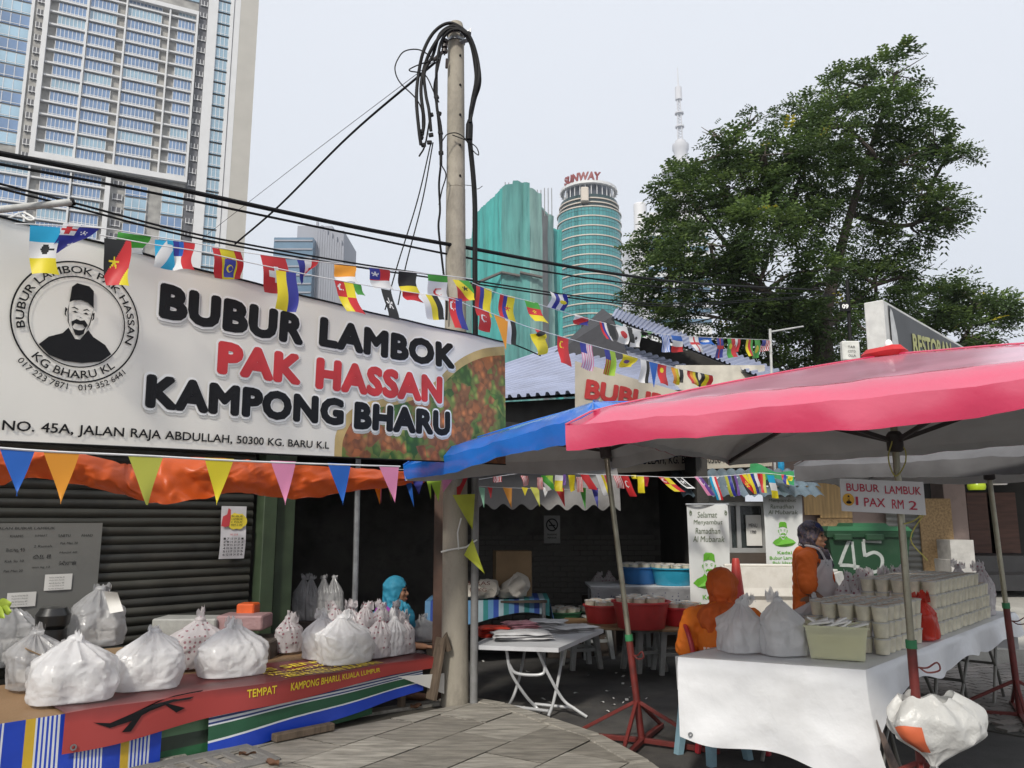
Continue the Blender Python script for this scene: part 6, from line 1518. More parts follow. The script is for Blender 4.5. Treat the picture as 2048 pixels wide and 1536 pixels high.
p = G(1432, 1520); s1.location = (p.x, p.y+.08, 0); s1.rotation_euler = (0, 0, .5)
s2 = stool_proto('plastic_stool', 'grey-white plastic stool propping up the brown board with red tubs', st_w, .48)
k2 = kids(s2); pts = [(1162, 1342, .3), (1190, 1322, .2), (1288, 1348, .4), (1345, 1352, .1)]
for i, (px, py, a) in enumerate(pts):
    p = G(px, py-8)
    if i == 0: s2.location = p; s2.rotation_euler = (0, 0, a); s2['group'] = 'stools under the tub board'
    elif i < 3: copy_tree(s2, p, a, tree=k2)
    else: copy_tree(s2, p, a, label='grey-white plastic stool beside the seated orange-clad woman', tree=k2)['group'] = 'stools at the chair'
# board with red tubs of cups
A, B = P(1140, 1238, 9.2), P(1365, 1248, 8.6)
A = V((A.x, 9.35, .5)); 
tbd = thing('tub_board', 'brown board laid across stools carrying the red tubs', 'table', V((1.2, 8.9, .485)))
mb = MB(); mb.box(V((1.28, 8.85, .5)), (1.55, .75, .028), Matrix.Rotation(R(-12), 3, 'Z'), .004); mb.build('board_top', ply, tbd)
cupm = mat('cup_porridge', (.84, .79, .63), rough=.3, var=.14, scale=18, coat=.3, trans=.12); lidm = mat('cup_lid', (.70, .69, .66), rough=.2, var=.08, scale=20, trans=.3, coat=.3); fil = mat('cup_topping', (.42, .25, .13), rough=.5, var=.5, scale=22)
def cup_proto(label):
    t = thing('porridge_cup', label, 'cup')
    mb = MB(); mb.lathe([(.040, 0), (.042, .004), (.0505, .086), (.0515, .088), (.053, .094)], 20, capt=False); mb.build('cup_wall', cupm, t)
    mb = MB(); mb.lathe([(.0545, .090), (.0555, .094), (.0555, .099), (.050, .100), (.047, .0965), (.001, .0965)], 20, capb=False); l_ = mb.build('lid', lidm, t)
    mb = MB(); mb.lathe([(.026, .0967), (.018, .0992), (.001, .0995)], 12, capb=False, fn=lambda q, a: V((q.x*1.25+.004, q.y*.8, q.z))); mb.build('topping', fil, t)
    return t
cp0 = cup_proto('lidded cup of pale porridge standing in a plastic tub'); ck = kids(cp0); first = [True]
cg = cup_proto('lidded cup of pale porridge stacked on the white-clothed table'); gk = kids(cg); cg['group'] = 'porridge cups stacked on the long table'
cp0['group'] = 'porridge cups in tubs'
def put_cup(p, a=0.0, tub=True, sc=1.0, lab=None, grp=None):
    o, k = (cp0, ck) if tub else (cg, gk); fl = first[0] if tub else first2[0]
    if fl:
        o.location = p; o.rotation_euler = (0, 0, a); o.scale = (sc,)*3
        if lab: o['label'] = lab; o['group'] = grp
        if tub: first[0] = False
        else: first2[0] = False
    else: copy_tree(o, p, a, lab, grp, sc, k)
first2 = [True]
def tub(label, m, c, r, h, ncup, seed):
    t = thing('plastic_tub', label, 'tub', c)
    M = Matrix.Translation(c)
    mb = MB(); mb.lathe([(r*.80, 0), (r*.83, .01), (r*.98, h-.02), (r*1.06, h-.015), (r*1.06, h), (r*.97, h), (r*.95, h-.03), (r*.80, .015)], 32, M, capt=True); mb.build('basin', m, t)
    rg = random.Random(seed); k = 0; word = label.split(' tub')[0].split(' plastic')[0]
    for ring_, n in ((.68, ncup), (.25, 3)):
        for i in range(n):
            a = 2*math.pi*i/n+seed; put_cup(c+V((math.cos(a)*r*ring_, math.sin(a)*r*ring_, h-.075+rg.uniform(0, .012))), a, sc=1.12, lab='lidded cup of pale porridge standing in the %s tub' % word, grp='cups in the %s tub' % word)
    return t
rdt = mat('tub_red', (.50, .045, .045), rough=.4, var=.12, scale=4, dirt=.25); blt = mat('tub_blue', (.03, .30, .46), rough=.35, var=.08); blt2 = mat('tub_dark_blue', (.02, .12, .33), rough=.35)
tub('largest red plastic tub full of porridge cups on the brown board', rdt, V((1.33, 8.52, .514)), .29, .27, 9, 1)
tub('smaller red tub half hidden behind the largest red one', rdt, V((.98, 8.95, .514)), .2, .19, 5, 2)
tub('bright red tub partly covered by the seated woman', mat('tub_scarlet', (.58, .03, .04), rough=.4), V((1.78, 8.75, .514)), .22, .19, 6, 3)
# white-clothed back table with blue tubs
bt2 = thing('back_table', 'cloth-covered table at the back holding the blue tubs', 'table', V((1.65, 10.1, 0)))
whc = mat('cloth_white', (.66, .67, .68), rough=.55, var=.06, scale=3, bump=.25, bscale=6, trans=.08)
mb = MB(); mb.box(V((1.7, 10.3, .80)), (1.5, .8, .03)); mb.build('table_top', whc, bt2, smooth=0)
mb = MB(); mb.grid(lambda u, v: V((lerp(.95, 2.45, u), 9.895-.02*math.sin(u*30)*(1-v), lerp(.62, .812, v))), 40, 6, uv=False); mb.build('cloth_hem', dotted('print_cloth', (.4, .4, .42), (.12, .12, .2)), bt2, smooth=60, recalc=False)
for x in (1.0, 2.4):
    for y in (9.95, 10.65): m2 = MB(); m2.tube([V((x, y, 0)), V((x, y, .79))], .018, 8); m2.build('leg', galv, bt2)
tub('turquoise tub of porridge cups on the back table', blt, V((2.0, 10.15, .817)), .27, .21, 8, 4)
tub('dark blue tub of porridge cups beside the turquoise one', blt2, V((1.62, 10.35, .817)), .25, .21, 7, 5)
tub('yellow tub of cups behind the festive banner', mat('tub_yellow', (.6, .4, .03), rough=.4), V((2.42, 10.45, .817)), .2, .2, 5, 6)
for i in range(9): bag('dim spotted bag heaped at the back of the shop', bagd, .24, .22, .36, V((1.15+.17*i, 10.9+.06*(i % 2), .62)), i, 80+i, group='spotted bags heaped at the back', neck=.8, earh=.1, boxy=2.4)
mb = MB(); mb.box(V((1.8, 10.98, .3)), (1.7, .4, .61)); tag(mb.build('bench', wd2, smooth=0), 'low dark bench behind the blue tubs', 'bench')
# table with blue striped cloth, sacks and carton, in the dark shop
stb = thing('striped_table', 'table under a blue and white striped cloth in the dark shop', 'table', V((-.3, 9.3, 0)))
sst = stripes('cloth_blue_stripe', [(lerp(0, 1, k/24), ((.10, .24, .42), (.02, .06, .3), (.3, .4, .45), (.03, .2, .2))[k % 4]) for k in range(24)], 0, rough=.6)
A0, A1 = V((-.95, 9.0, .73)), V((.42, 9.25, .73))
mb = MB(); mb.grid(lambda u, v: lerp(A0, A1, u)+V((0, .75*v, 0)), 20, 4); mb.grid(lambda u, v: lerp(A0, A1, u)+V((0, -.02*math.sin(u*21)*v, -(.2+.06*math.sin(u*6))*v)), 30, 6); mb.grid(lambda u, v: A1+V((.015*math.sin(u*15)*v+.05*v, .75*u, -.26*v)), 20, 6); mb.build('striped_cloth', sst, stb, smooth=60, recalc=False)
mb = MB(); mb.box(V((-.26, 9.5, .71)), (1.3, .7, .025)); mb.build('table_top', wd2, stb, smooth=0)
for x in (-.85, .35):
    for y in (9.1, 9.85): m2 = MB(); m2.tube([V((x, y, 0)), V((x, y, .70))], .02, 8); m2.build('leg', galv, stb)
mb = MB(); mb.box(V((.0, 9.65, .99)), (.42, .3, .52), Matrix.Rotation(.15, 3, 'Z'), .004); tag(mb.build('carton', crd), 'tall brown carton behind the rice sacks', 'carton')
rs = mat('woven_sack', (.42, .39, .34), rough=.6, var=.15, scale=5, bump=.4, bscale=14)
for i, (x, y, w_, h, lab) in enumerate(((-.38, 9.2, .5, .24, 'larger pale woven sack lying on the striped table'), (.02, 9.3, .36, .3, 'smaller crumpled sack with open mouth on the striped table'))):
    m2 = MB(); m2.ell((x, y, .74+h*.47), (w_/2, .17, h/2), None, 24, 16); m2.v = [V((x+(q.x-x)*(1.15-.3*(q.z-.74)/h), q.y, max(.735, .74+(q.z-.74)*(.8+.25*math.sin((q.x-x)*9)))))+V((nz(q*9), nz(q*9+V((5, 0, 0))), nz(q*9+V((0, 5, 0)))))*.07*(q.z > .76) for q in m2.v]
    o = m2.build('rice_sack', rs); tag(o, lab, 'sack')
    if i == 0:
        m3 = MB(); fz = lambda xx, yy: V((x+xx, y-.178+.5*(xx*xx), .74+yy)); text_fit(m3, 'BERAS', fz, -.12, .16, .14, .2, bold=.01); text_fit(m3, '10 KG', fz, -.08, .09, .1, .13, bold=.01); m3.build('print', mat('sack_print', (.12, .06, .05), rough=.7), o, smooth=0, recalc=False)
for i, (x, y, r) in enumerate(((.62, 10.0, .22), (1.05, 10.15, .26))):
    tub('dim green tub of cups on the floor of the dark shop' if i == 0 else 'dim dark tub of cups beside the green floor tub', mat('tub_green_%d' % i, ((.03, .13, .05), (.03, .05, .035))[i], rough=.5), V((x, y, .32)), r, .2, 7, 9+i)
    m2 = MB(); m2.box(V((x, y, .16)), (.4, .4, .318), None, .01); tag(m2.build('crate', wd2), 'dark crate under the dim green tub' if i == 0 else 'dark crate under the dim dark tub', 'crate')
# no-smoking notice
A, B = P(1088, 1086, 11.6), P(1120, 1031, 11.6)
ns = thing('no_smoking_sign', 'grey no-smoking notice hung in the dark shop', 'sign', V(((A.x+B.x)/2, 11.6, A.z)))
mb = MB(); mb.box((A+B)/2, (B.x-A.x, .01, B.z-A.z)); mb.build('plate', mat('notice_grey', (.22, .22, .21), rough=.5), ns, smooth=0)
f = lambda x, y: V((lerp(A.x, B.x, x), 11.59, lerp(A.z, B.z, y))); mb = MB()
n = 28; vs = []; 
for i in range(n): a = 2*math.pi*i/n; vs += [f(.5+.30*math.cos(a), .66+.19*math.sin(a)), f(.5+.37*math.cos(a), .66+.235*math.sin(a))]
mb.add(vs, [[2*i, 2*i+1, 2*((i+1) % n)+1, 2*((i+1) % n)] for i in range(n)])
mb.add([f(.27, .8), f(.33, .83), f(.74, .53), f(.68, .5)], [[0, 1, 2, 3]]); mb.add([f(.3, .62), f(.7, .62), f(.7, .66), f(.3, .66)], [[0, 1, 2, 3]])
text_fit(mb, 'DILARANG', f, .2, .28, .8, .34, bold=.02); text_fit(mb, 'MEROKOK', f, .22, .16, .78, .22, bold=.02); mb.build('print', ink, ns, smooth=0, recalc=False)

# ---- grey folding table with stacks of bags, by the pole
ft = thing('folding_table', 'white plastic folding table with bent tube legs beside the pole', 'table', V((.05, 7.3, 0)))
ZT = .575
q4 = [G(945, 1290, ZT), G(1117, 1296, ZT), G(1207, 1258, ZT), G(1040, 1240, ZT)]
pl_w = mat('table_plastic', (.50, .51, .53), rough=.45, var=.06, dirt=.25)
mb = MB(); mb.prism([(p.x, p.y) for p in q4], lambda x, y, t: V((x, y, ZT-.035 if t == 0 else ZT)), 1); mb.build('table_top', pl_w, ft, smooth=0)
alum = mat('tube_white', (.46, .47, .48), rough=.4, metal=.2, var=.1)
for s0, s1 in (((1010, 1310), (1080, 1310)), ((1050, 1300), (1100, 1305))):
    pass
def utube(pts, r=.013): 
    m2 = MB(); m2.tube(smooth_path(pts, 5), r, 8); return m2.build('leg', alum, ft)
g_ = lambda px, py, Y: P(px, py, Y)
utube([P(1013, 1300, 7.0), P(1022, 1345, 7.0), P(1050, 1390, 7.05), P(1070, 1412, 7.1), G(1082, 1426, .012)]); utube([P(1074, 1298, 7.0), P(1095, 1345, 7.0), P(1125, 1398, 7.0), P(1150, 1418, 6.95), G(1174, 1434, .012)])
utube([P(1050, 1300, 7.5), P(1040, 1350, 7.3), P(1028, 1390, 7.2), G(1016, 1414, .012)]); utube([P(1128, 1290, 7.3), P(1120, 1340, 7.1), P(1108, 1400, 7.0), G(1097, 1432, .012)])
utube([G(1016, 1412, .04), G(1097, 1422, .05)]); utube([G(1070, 1408, .05), G(1150, 1416, .05)])
utube([P(1018, 1328, 7.0), P(1030, 1345, 7.0), P(1060, 1350, 7.0), P(1086, 1347, 7.0), P(1090, 1330, 7.0)])
flatm = mat('bag_stack_white', (.60, .60, .61), rough=.35, var=.1, scale=6, bump=.4, bscale=16, coat=.2); flatr = mat('bag_stack_red', (.62, .06, .035), rough=.35, var=.1, bump=.4, bscale=16); flatp = mat('bag_stack_pink', (.62, .30, .34), rough=.35, var=.2, scale=9, bump=.4, bscale=16)
def pile(label, m, px, py, w_, d_, n, rz, z=ZT, grp=None):
    c = G(px, py, z); t = thing('bag_pile', label, 'bag pile', c, rz, grp); Mx = RM[t.name]
    for k in range(n):
        m2 = MB(); ox, oy, a = rnd.uniform(-.02, .02), rnd.uniform(-.02, .02), rnd.uniform(-.12, .12); sd_ = rnd.uniform(0, 20)
        def fn(u, v, k=k):
            x, y = (u-.5)*w_*(1+.06*math.sin(v*7+sd_)), (v-.5)*d_*(1+.08*math.sin(u*6+sd_)); x, y = x*math.cos(a)-y*math.sin(a)+ox, x*math.sin(a)+y*math.cos(a)+oy
            ed = min(u, 1-u, v, 1-v)
            return Mx @ V((x, y, .006+k*.017+.012*sm(0, .15, ed)+.007*nz((x*14+sd_, y*14, k))))
        m2.grid(fn, 16, 14, uv=False); m2.grid(lambda u, v: Mx @ V(((u-.5)*w_*.96, (v-.5)*d_*.96, .002+k*.017)), 2, 2, uv=False); m2.build('folded_bag', m, t, smooth=60, recalc=False)
    return t
pile('stack of folded white carrier bags at the front of the folding table', flatm, 1045, 1278, .5, .34, 4, .1)
pile('neat flat stack of white bags at the far corner of the folding table', flatm, 1145, 1262, .42, .3, 3, .5)
pile('loose stack of pinkish printed white bags on the folding table', flatp, 1040, 1262, .3, .24, 5, .4)
pile('stack of folded bright red bags beside the pole', flatr, 985, 1272, .26, .24, 5, .2)
pile('rumpled stack of white bags in the middle of the folding table', flatm, 1090, 1258, .36, .28, 5, -.3)

# ================================================================== LONG WHITE TABLE (right)
ZR = .75
q = [V((1.05, 5.27, 0)), V((2.04, 4.82, 0)), V((4.72, 7.75, 0)), V((3.98, 8.43, 0))]
re = (q[2]-q[1]).normalized(); rl = V((-re.y, re.x, 0))
for i, (s0, s1, lab) in enumerate(((.25, 2.0, 'folding table with grey tube legs under the front of the white cloth'), (2.05, 3.85, 'folding table with grey tube legs under the far end of the white cloth'))):
    c = q[1]+re*(s0+s1)/2+rl*.48; t = thing('trestle_table', lab, 'table', V((c.x, c.y, 0)))
    mb = MB(); mb.box(V((c.x, c.y, ZR-.035)), (s1-s0, .84, .03), Matrix((re, rl, V((0, 0, 1)))).transposed()); mb.build('table_top', pl_w, t, smooth=0)
    gm = mat('leg_tube_grey', (.17, .165, .15), rough=.45, metal=.5, var=.2)
    for k, s_ in enumerate((s0+.25, s1-.25)):
        sg = 1 if k == 0 else -1
        for w2 in (.1, .86):
            m2 = MB(); b_ = q[1]+re*s_+rl*w2; m2.tube(smooth_path([b_+V((0, 0, ZR-.05)), b_+re*.03*sg+V((0, 0, .5)), b_+re*.22*sg+V((0, 0, .12)), b_+re*.3*sg+V((0, 0, .015))], 5), .014, 8); m2.build('leg', gm, t)
            m2 = MB(); m2.tube([b_+re*.5*sg+V((0, 0, ZR-.05)), b_+re*.04*sg+V((0, 0, .25)), b_+re*-.1*sg+V((0, 0, .012))], .013, 8); m2.build('leg', gm, t)
        m2 = MB(); b_ = q[1]+re*(s_+.12*sg); m2.tube([b_+rl*.1+V((0, 0, .34)), b_+rl*.86+V((0, 0, .34))], .012, 8); m2.build('brace', gm, t)
ct = thing('white_tablecloth', 'white plastic sheet covering the long table, hanging low at the front', 'tablecloth', V((2.6, 6.2, .3)))
shm = mat('sheet_white', (.74, .75, .77), rough=.42, var=.06, scale=2.2, bump=.5, bscale=5, trans=.06, crease=3.2, dirt=.2, dcol=(.4, .39, .36))
mb = MB()
top = lambda u, v: lerp(lerp(q[0], q[1], u), lerp(q[3], q[2], u), v)+V((0, 0, ZR+.004*nz((u*6, v*20, 0))))
mb.grid(top, 16, 40, uv=False)
def frontd(u, v):
    p = lerp(q[0], q[1], u); n_ = V((-.41, -.91, 0)); d = lerp(.47, .60, u)+.02*math.sin(u*9)-.10*sm(.86, 1, u)*0
    return p+V((0, 0, ZR-d*v))+n_*(.02*math.sin(min(1, v*6)*1.57)+.035*v*math.sin(u*8+1.2)+.02*v*nz((u*5, v*3, 2))+.022*(noise.voronoi(V((u*3.3, v*1.8, 4)))[0][0]-.4)*sm(0, .2, v)-.03*v)+V((.10*v*v*sm(.7, 1, u), 0, 0))-V((.05*v*sm(.4, 0, u)*0, 0, 0))
mb.grid(frontd, 70, 36, uv=False)
def sided(u, v):
    p = lerp(q[1], q[2], u); d = lerp(.20, .17, u)+.025*math.sin(u*21)+.012*math.sin(u*47)+.22*sm(.09, 0, u)
    w2 = sm(.0, .1, u); sp2 = p+V((0, 0, ZR-d*v))-rl*(.02*math.sin(min(1, v*6)*1.57)+.03*v*math.sin(u*26)+.02*v)
    return lerp(frontd(1, min(1, d*v/.6)), sp2, w2)
mb.grid(sided, 90, 12, uv=False)
mb.grid(lambda u, v: lerp(q[2], q[3], u)+V((0, 0, ZR-.34*v))+re*(.02+.02*v*math.sin(u*11)), 20, 8, uv=False)
mb.grid(lambda u, v: lerp(q[3], q[0], u)+V((0, 0, ZR-.2*v))+rl*(.02+.02*v*math.sin(u*31)), 60, 6, uv=False)
mb.build('sheet', shm, ct, smooth=30, recalc=False)
mb = MB(); mb.lathe([(.008, 0), (.015, 0), (.015, .004), (.008, .004)], 12, Matrix.Translation(frontd(.06, .92)+V((0, -.008, 0))) @ Matrix.Rotation(R(90), 4, 'X'), capb=False, capt=False); mb.build('eyelet', galv, ct)
mb = MB(); mb.grid(lambda u, v: frontd(1, .45+.5*v)+V((.08*u*(.4+v)+.02, .05*u, -.06*v*u)), 5, 10, uv=False); mb.build('printed_underside', mat('underside_print', (.16, .11, .085), rough=.5, var=.7, scale=14), ct, smooth=60, recalc=False)
# cups on the long table
def rp_(s_, d_, z=ZR): return q[1]+re*s_+rl*d_+V((0, 0, z))
cpit = .112
for tier in range(3):
    for i in range(7):
        for j in range(5):
            if tier < 2 and not (j == 0 or i == 0): continue
            if tier == 2 and i == 0 and j > 3: continue
            put_cup(rp_(.62+i*cpit+rnd.uniform(-.005, .005), .10+j*cpit+rnd.uniform(-.005, .005), ZR+.006+tier*.1), rnd.uniform(0, 6), False, lab='lidded porridge cup in the stack between napkin tub and red bag', grp='near cup stack')
for tier in range(4):
    for i in range(15):
        for j in range(5):
            if tier < 3 and not (j == 0 or (i == 0 and tier > 1)): continue
            if tier == 3 and i > 11: continue
            put_cup(rp_(1.72+i*cpit+rnd.uniform(-.005, .005), .10+j*cpit+rnd.uniform(-.005, .005), ZR+.006+tier*.1), rnd.uniform(0, 6), False, lab='lidded porridge cup in the long stack beyond the red bag', grp='far cup stack')
# clear tub of napkins
tbw, tbd_ = .36, .26; nb_ = thing('napkin_tub', 'clear plastic tub of folded white napkins on the white table corner', 'tub', rp_(.30, .26, ZR+.006))
M = Matrix.Translation(rp_(.30, .27, ZR+.006)) @ Matrix.Rotation(R(-22), 4, 'Z')
clr = mat('tub_clear', (.80, .80, .58), rough=.2, var=.05, trans=.3, alpha=.72, coat=.3)
mb = MB(); hh = .20
def rect_ring(k, z): return [M @ V((x*tbw/2*k, y*tbd_/2*k, z)) for x, y in ((-1, -1), (1, -1), (1, 1), (-1, 1))]
rg_ = [rect_ring(.86, 0), rect_ring(1.0, hh), rect_ring(1.06, hh), rect_ring(1.06, hh-.012)]
vs = sum(rg_, []); fs = [[0, 1, 2, 3]]+[[r*4+i, r*4+(i+1) % 4, (r+1)*4+(i+1) % 4, (r+1)*4+i] for r in range(3) for i in range(4)]
mb.add(vs, fs); mb.build('tub_wall', clr, nb_, smooth=0, recalc=False)
nap = mat('napkin_cream', (.80, .77, .48), rough=.7, var=.06, bump=.2, bscale=20)
for k in range(6): m2 = MB(); kk = lerp(.80, .92, k/6); m2.box(M @ V((0, 0, .018+k*.024)), (tbw*kk, tbd_*kk, .021), M.to_3x3(), .008); m2.build('napkin_layer', nap, nb_)
for k in range(9): m2 = MB(); m2.box(M @ V((rnd.uniform(-.12, .12), rnd.uniform(-.07, .05), .185+rnd.uniform(0, .03))), (.13, .09, .012), M.to_3x3() @ Matrix.Rotation(rnd.uniform(-.6, .6), 3, 'Y') @ Matrix.Rotation(rnd.uniform(-.5, .5), 3, 'Z'), .004); m2.build('napkin', halo, nb_)
def rbag(label, m, px, py, w_, d_, h, seed, rz, **k): return bag(label, m, w_, d_, h, G(px, py, ZR+.01), rz, seed, **k)
rbag('square white bag with tied ears at the left corner of the white table', bagw, 1482, 1302, .28, .26, .40, 201, .3, neck=.80, ears=3, earh=.12, boxy=4)
rbag('taller white bag with twisted knot beside the clear napkin tub', bagw, 1566, 1308, .28, .26, .44, 202, .2, neck=.78, ears=2, earh=.12, boxy=4)
rbag('floppy pale bag slumped behind the twisted-knot white bag', bagg, 1625, 1275, .36, .22, .30, 203, .1, neck=.9, ears=1)
bag('bright red carrier bag of cups pushed against the table edge', bagr, .26, .18, .34, rp_(1.52, .10, ZR+.006), R(47), 204, neck=.85, ears=3, earh=.11, boxy=3)
bag('pale spotted bag standing in the gap between cup stacks', bagd, .2, .2, .38, rp_(1.62, .62, ZR+.006), .3, 205, neck=.8, ears=2, earh=.08)
for i in range(9): bag('spotted bag standing behind the far cup stacks', bagd, .2, .2, .46, rp_(1.9+.2*i, .78, ZR+.006), .3*i, 210+i, neck=.85, ears=2, earh=.1, group='spotted bags behind the far cups')
for i in range(2): bag('pleated spotted bag at the very end of the long table', bagd, .24, .2, .5, rp_(3.52+.14*i, .16+.2*i, ZR+.006), .8, 230+i, neck=.85, ears=2, earh=.12, group='spotted bags at the table end')
# litter bag tied to the umbrella pole
wb_ = thing('hanging_litter_bag', 'crumpled white litter bag with orange print tied low on the red pole', 'bag', V((2.55, 4.62, .0)))
lm_ = mat('bag_litter', (.68, .68, .66), rough=.35, var=.1, scale=5, bump=.7, bscale=10, trans=.35, crease=9)
lt0, lt1 = P(1852, 1392, 4.55), P(1868, 1532, 4.5)
def lbf(u, v):
    a = u*2*math.pi; r = (.115+.10*math.sin(min(1, v*1.25)*math.pi)*(1-.3*v))*sm(1.06, .55, v)+.012
    k = 1+.12*math.sin(2*a+.6)*(1-v)+.25*(noise.voronoi(V((math.cos(a)*2, math.sin(a)*2, v*3)))[0][0]-.4)+.10*(1-2*abs(math.sin(4.5*a+v*2)))*(.3+.7*v)+.16*nz((math.cos(a)*2.2, math.sin(a)*2.2, v*3))
    c = lerp(lt0, lt1, v)+V((.09*math.sin(v*math.pi)*(.6+.4*math.cos(a)), 0, 0))
    return c+V((math.cos(a)*r*k*1.05, math.sin(a)*r*k*.6, .015*(1-v)*math.sin(3*a+1)+.012*(1-v)*math.sin(7*a)))
mb = MB(); mb.grid(lbf, 72, 26, uv=False); mb.build('body', lm_, wb_, smooth=26, recalc=False)
mb = MB(); mb.grid(lambda u, v: lbf(.56+.10*u, .38+.4*v)+V((-.006, -.008, 0)), 8, 8, uv=False); mb.build('orange_print', mat('print_orange', (.62, .14, .06), rough=.45), wb_, smooth=60, recalc=False)
mb = MB(); mb.grid(lambda u, v: P(1868+14*(u-.5)*(1+v*2), 1532+28*v, 4.5+.05*math.sin(u*6)), 8, 5, uv=False); mb.build('gathered_mouth', lm_, wb_, smooth=60, recalc=False)
# ================================================================== THINGS ROUND THE RIGHT STALL
# traffic cone
cn = thing('traffic_cone', 'faded red traffic cone beside the orange-clad seated woman', 'cone', V((P(1475, 1200, 7.9).x, 7.9, 0)))
cm_ = mat('cone_red', (.48, .05, .04), rough=.5, var=.15, scale=5, dirt=.2)
M = Matrix.Translation(V((P(1475, 1200, 7.9).x, 7.9, 0)))
mb = MB(); mb.lathe([(.155, .04), (.15, .07), (.035, 1.22), (.028, 1.24), (.02, 1.24)], 24, M, capt=True); mb.build('cone_body', cm_, cn)
mb = MB(); mb.box(M @ V((0, 0, .02)), (.4, .4, .04), None, .015); mb.build('base', blk, cn)
# plastic road barriers
bar_m = mat('barrier_white', (.62, .60, .55), rough=.5, var=.08, scale=3, dirt=.45, dcol=(.3, .27, .22), dscale=3)
def barrier(label, loc, rz, L_=1.0, h=1.0, slope=0.0):
    t = thing('road_barrier', label, 'barrier', loc, rz); Mx = RM[t.name]
    prof = [(-.24, 0), (-.24, .1), (-.13, .42), (-.11, .55), (-.135, .60), (-.11, .66), (-.10, .8), (-.13, .84), (-.11, .92), (-.09, h), (.09, h), (.11, .92), (.13, .84), (.10, .8), (.11, .66), (.135, .60), (.11, .55), (.13, .42), (.24, .1), (.24, 0)]
    mb = MB(); n = len(prof); vs = []
    for x in (-L_/2, L_/2): vs += [Mx @ V((x, y, z)) for y, z in prof]
    fs = [[i, (i+1) % n, n+(i+1) % n, n+i] for i in range(n)]+[list(range(n)), list(range(2*n-1, n-1, -1))]
    mb.add(vs, fs); mb.build('shell', bar_m, t, smooth=0)
    for x in (-.25, .25):
        m2 = MB(); m2.box(Mx @ V((x, -.13, .38)), (.13, .05, .10), Mx.to_3x3(), .01); m2.build('fork_slot', mat('slot_dark', (.06, .055, .05), rough=.8), t)
    m2 = MB(); m2.box(Mx @ V((0, 0, h+.012)), (L_*.94, .09, .025), Mx.to_3x3(), .008); m2.build('cap', bar_m, t)
    return t
barrier('white plastic road barrier with square slots behind the standing seller', V((P(1540, 1200, 8.4).x+.05, 8.5, 0)), R(-6), 1.0, 1.13)
barrier('white plastic road barrier turned end-on beside the green bin', V((P(1672, 1200, 8.9).x, 9.1, .0)), R(60), 1.0, 1.02)
# wheeled bin
by = 11.2; bx = P(1720, 1100, by).x; bz = .16+.09*(by-9.3)
bn = thing('wheelie_bin', 'large green four-wheeled bin with sprayed white number', 'bin', V((bx, by, bz)), R(-4)); Mx = RM[bn.name]
gb_ = mat('bin_green', (.012, .05, .022), rough=.45, var=.15, scale=2.5, dirt=.35, dcol=(.05, .08, .05)); gl_ = mat('bin_lid_green', (.018, .10, .04), rough=.4, var=.1)
def tap(mb, x0, x1, y0, y1, z0, X0, X1, Y0, Y1, z1):
    mb.add([Mx @ V(p) for p in ((x0, y0, z0), (x1, y0, z0), (x1, y1, z0), (x0, y1, z0), (X0, Y0, z1), (X1, Y0, z1), (X1, Y1, z1), (X0, Y1, z1))], [[0, 1, 2, 3], [7, 6, 5, 4]]+[[i, (i+1) % 4, 4+(i+1) % 4, 4+i] for i in range(4)])
mb = MB(); tap(mb, -.42, .42, -.3, .3, .2, -.53, .53, -.38, .38, 1.08); mb.build('body', gb_, bn, smooth=0)
mb = MB(); tap(mb, -.555, .555, -.41, .41, 1.05, -.56, .56, -.42, .42, 1.13); mb.build('rim', gb_, bn, smooth=0)
mb = MB(); tap(mb, -.55, .55, -.41, .41, 1.133, -.52, .52, -.36, .4, 1.19); tap(mb, -.2, .28, -.36, .3, 1.19, -.17, .25, -.3, .3, 1.235); mb.build('lid', gl_, bn, smooth=0)
for x in (-.36, .05): m2 = MB(); m2.box(Mx @ V((x, -.43, 1.05)), (.24, .05, .09), Mx.to_3x3(), .015); m2.build('handle', mat('bin_handle', (.012, .05, .02), rough=.5), bn)
for x in (-.35, .35):
    for y in (-.22, .22): m2 = MB(); m2.lathe([(.09, -.025), (.1, -.015), (.1, .015), (.09, .025)], 16, Mx @ Matrix.Translation((x, y, .1)) @ Matrix.Rotation(R(90), 4, 'Y')); m2.build('wheel', blk, bn)
sp_ = mat('spray_white', (.42, .45, .43), rough=.8, var=.15, scale=20, alpha=.85)
fb = lambda x, z: Mx @ V((x, -.30-.08*(z-.2)/.88-.006, z))
mb = MB()
def stroke(pts, r):
    pp = [V((x, 0, z)) for x, z in pts]; pp = smooth_path(pp, 5); vs = []; fs = []
    for i, p in enumerate(pp):
        d = (pp[min(i+1, len(pp)-1)]-pp[max(0, i-1)]).normalized(); n_ = V((-d.z, 0, d.x))
        vs += [fb(p.x+n_.x*r, p.z+n_.z*r), fb(p.x-n_.x*r, p.z-n_.z*r)]
    mb.add(vs, [[2*i, 2*i+1, 2*i+3, 2*i+2] for i in range(len(pp)-1)])
stroke([(-0.260, 1.014), (-0.329, 0.862), (-0.398, 0.690)], .022); stroke([(-0.398, 0.684), (-0.260, 0.679), (-0.145, 0.657)], .022); stroke([(-0.226, 0.992), (-0.214, 0.830), (-0.202, 0.625)], .018)
stroke([(0.154, 0.992), (0.039, 0.997), (-0.087, 1.003)], .022); stroke([(-0.082, 0.992), (-0.076, 0.884), (-0.065, 0.798)], .022); stroke([(-0.065, 0.808), (0.062, 0.852), (0.154, 0.776), (0.119, 0.625), (-0.041, 0.582)], .022)
mb.build('sprayed_number', sp_, bn, smooth=0, recalc=False)
mb = MB(); mb.add([fb(-.43, .36), fb(.43, .34), fb(.43, .37), fb(-.43, .395)], [[0, 1, 2, 3]]); mb.build('tape_band', halo, bn, smooth=0, recalc=False)
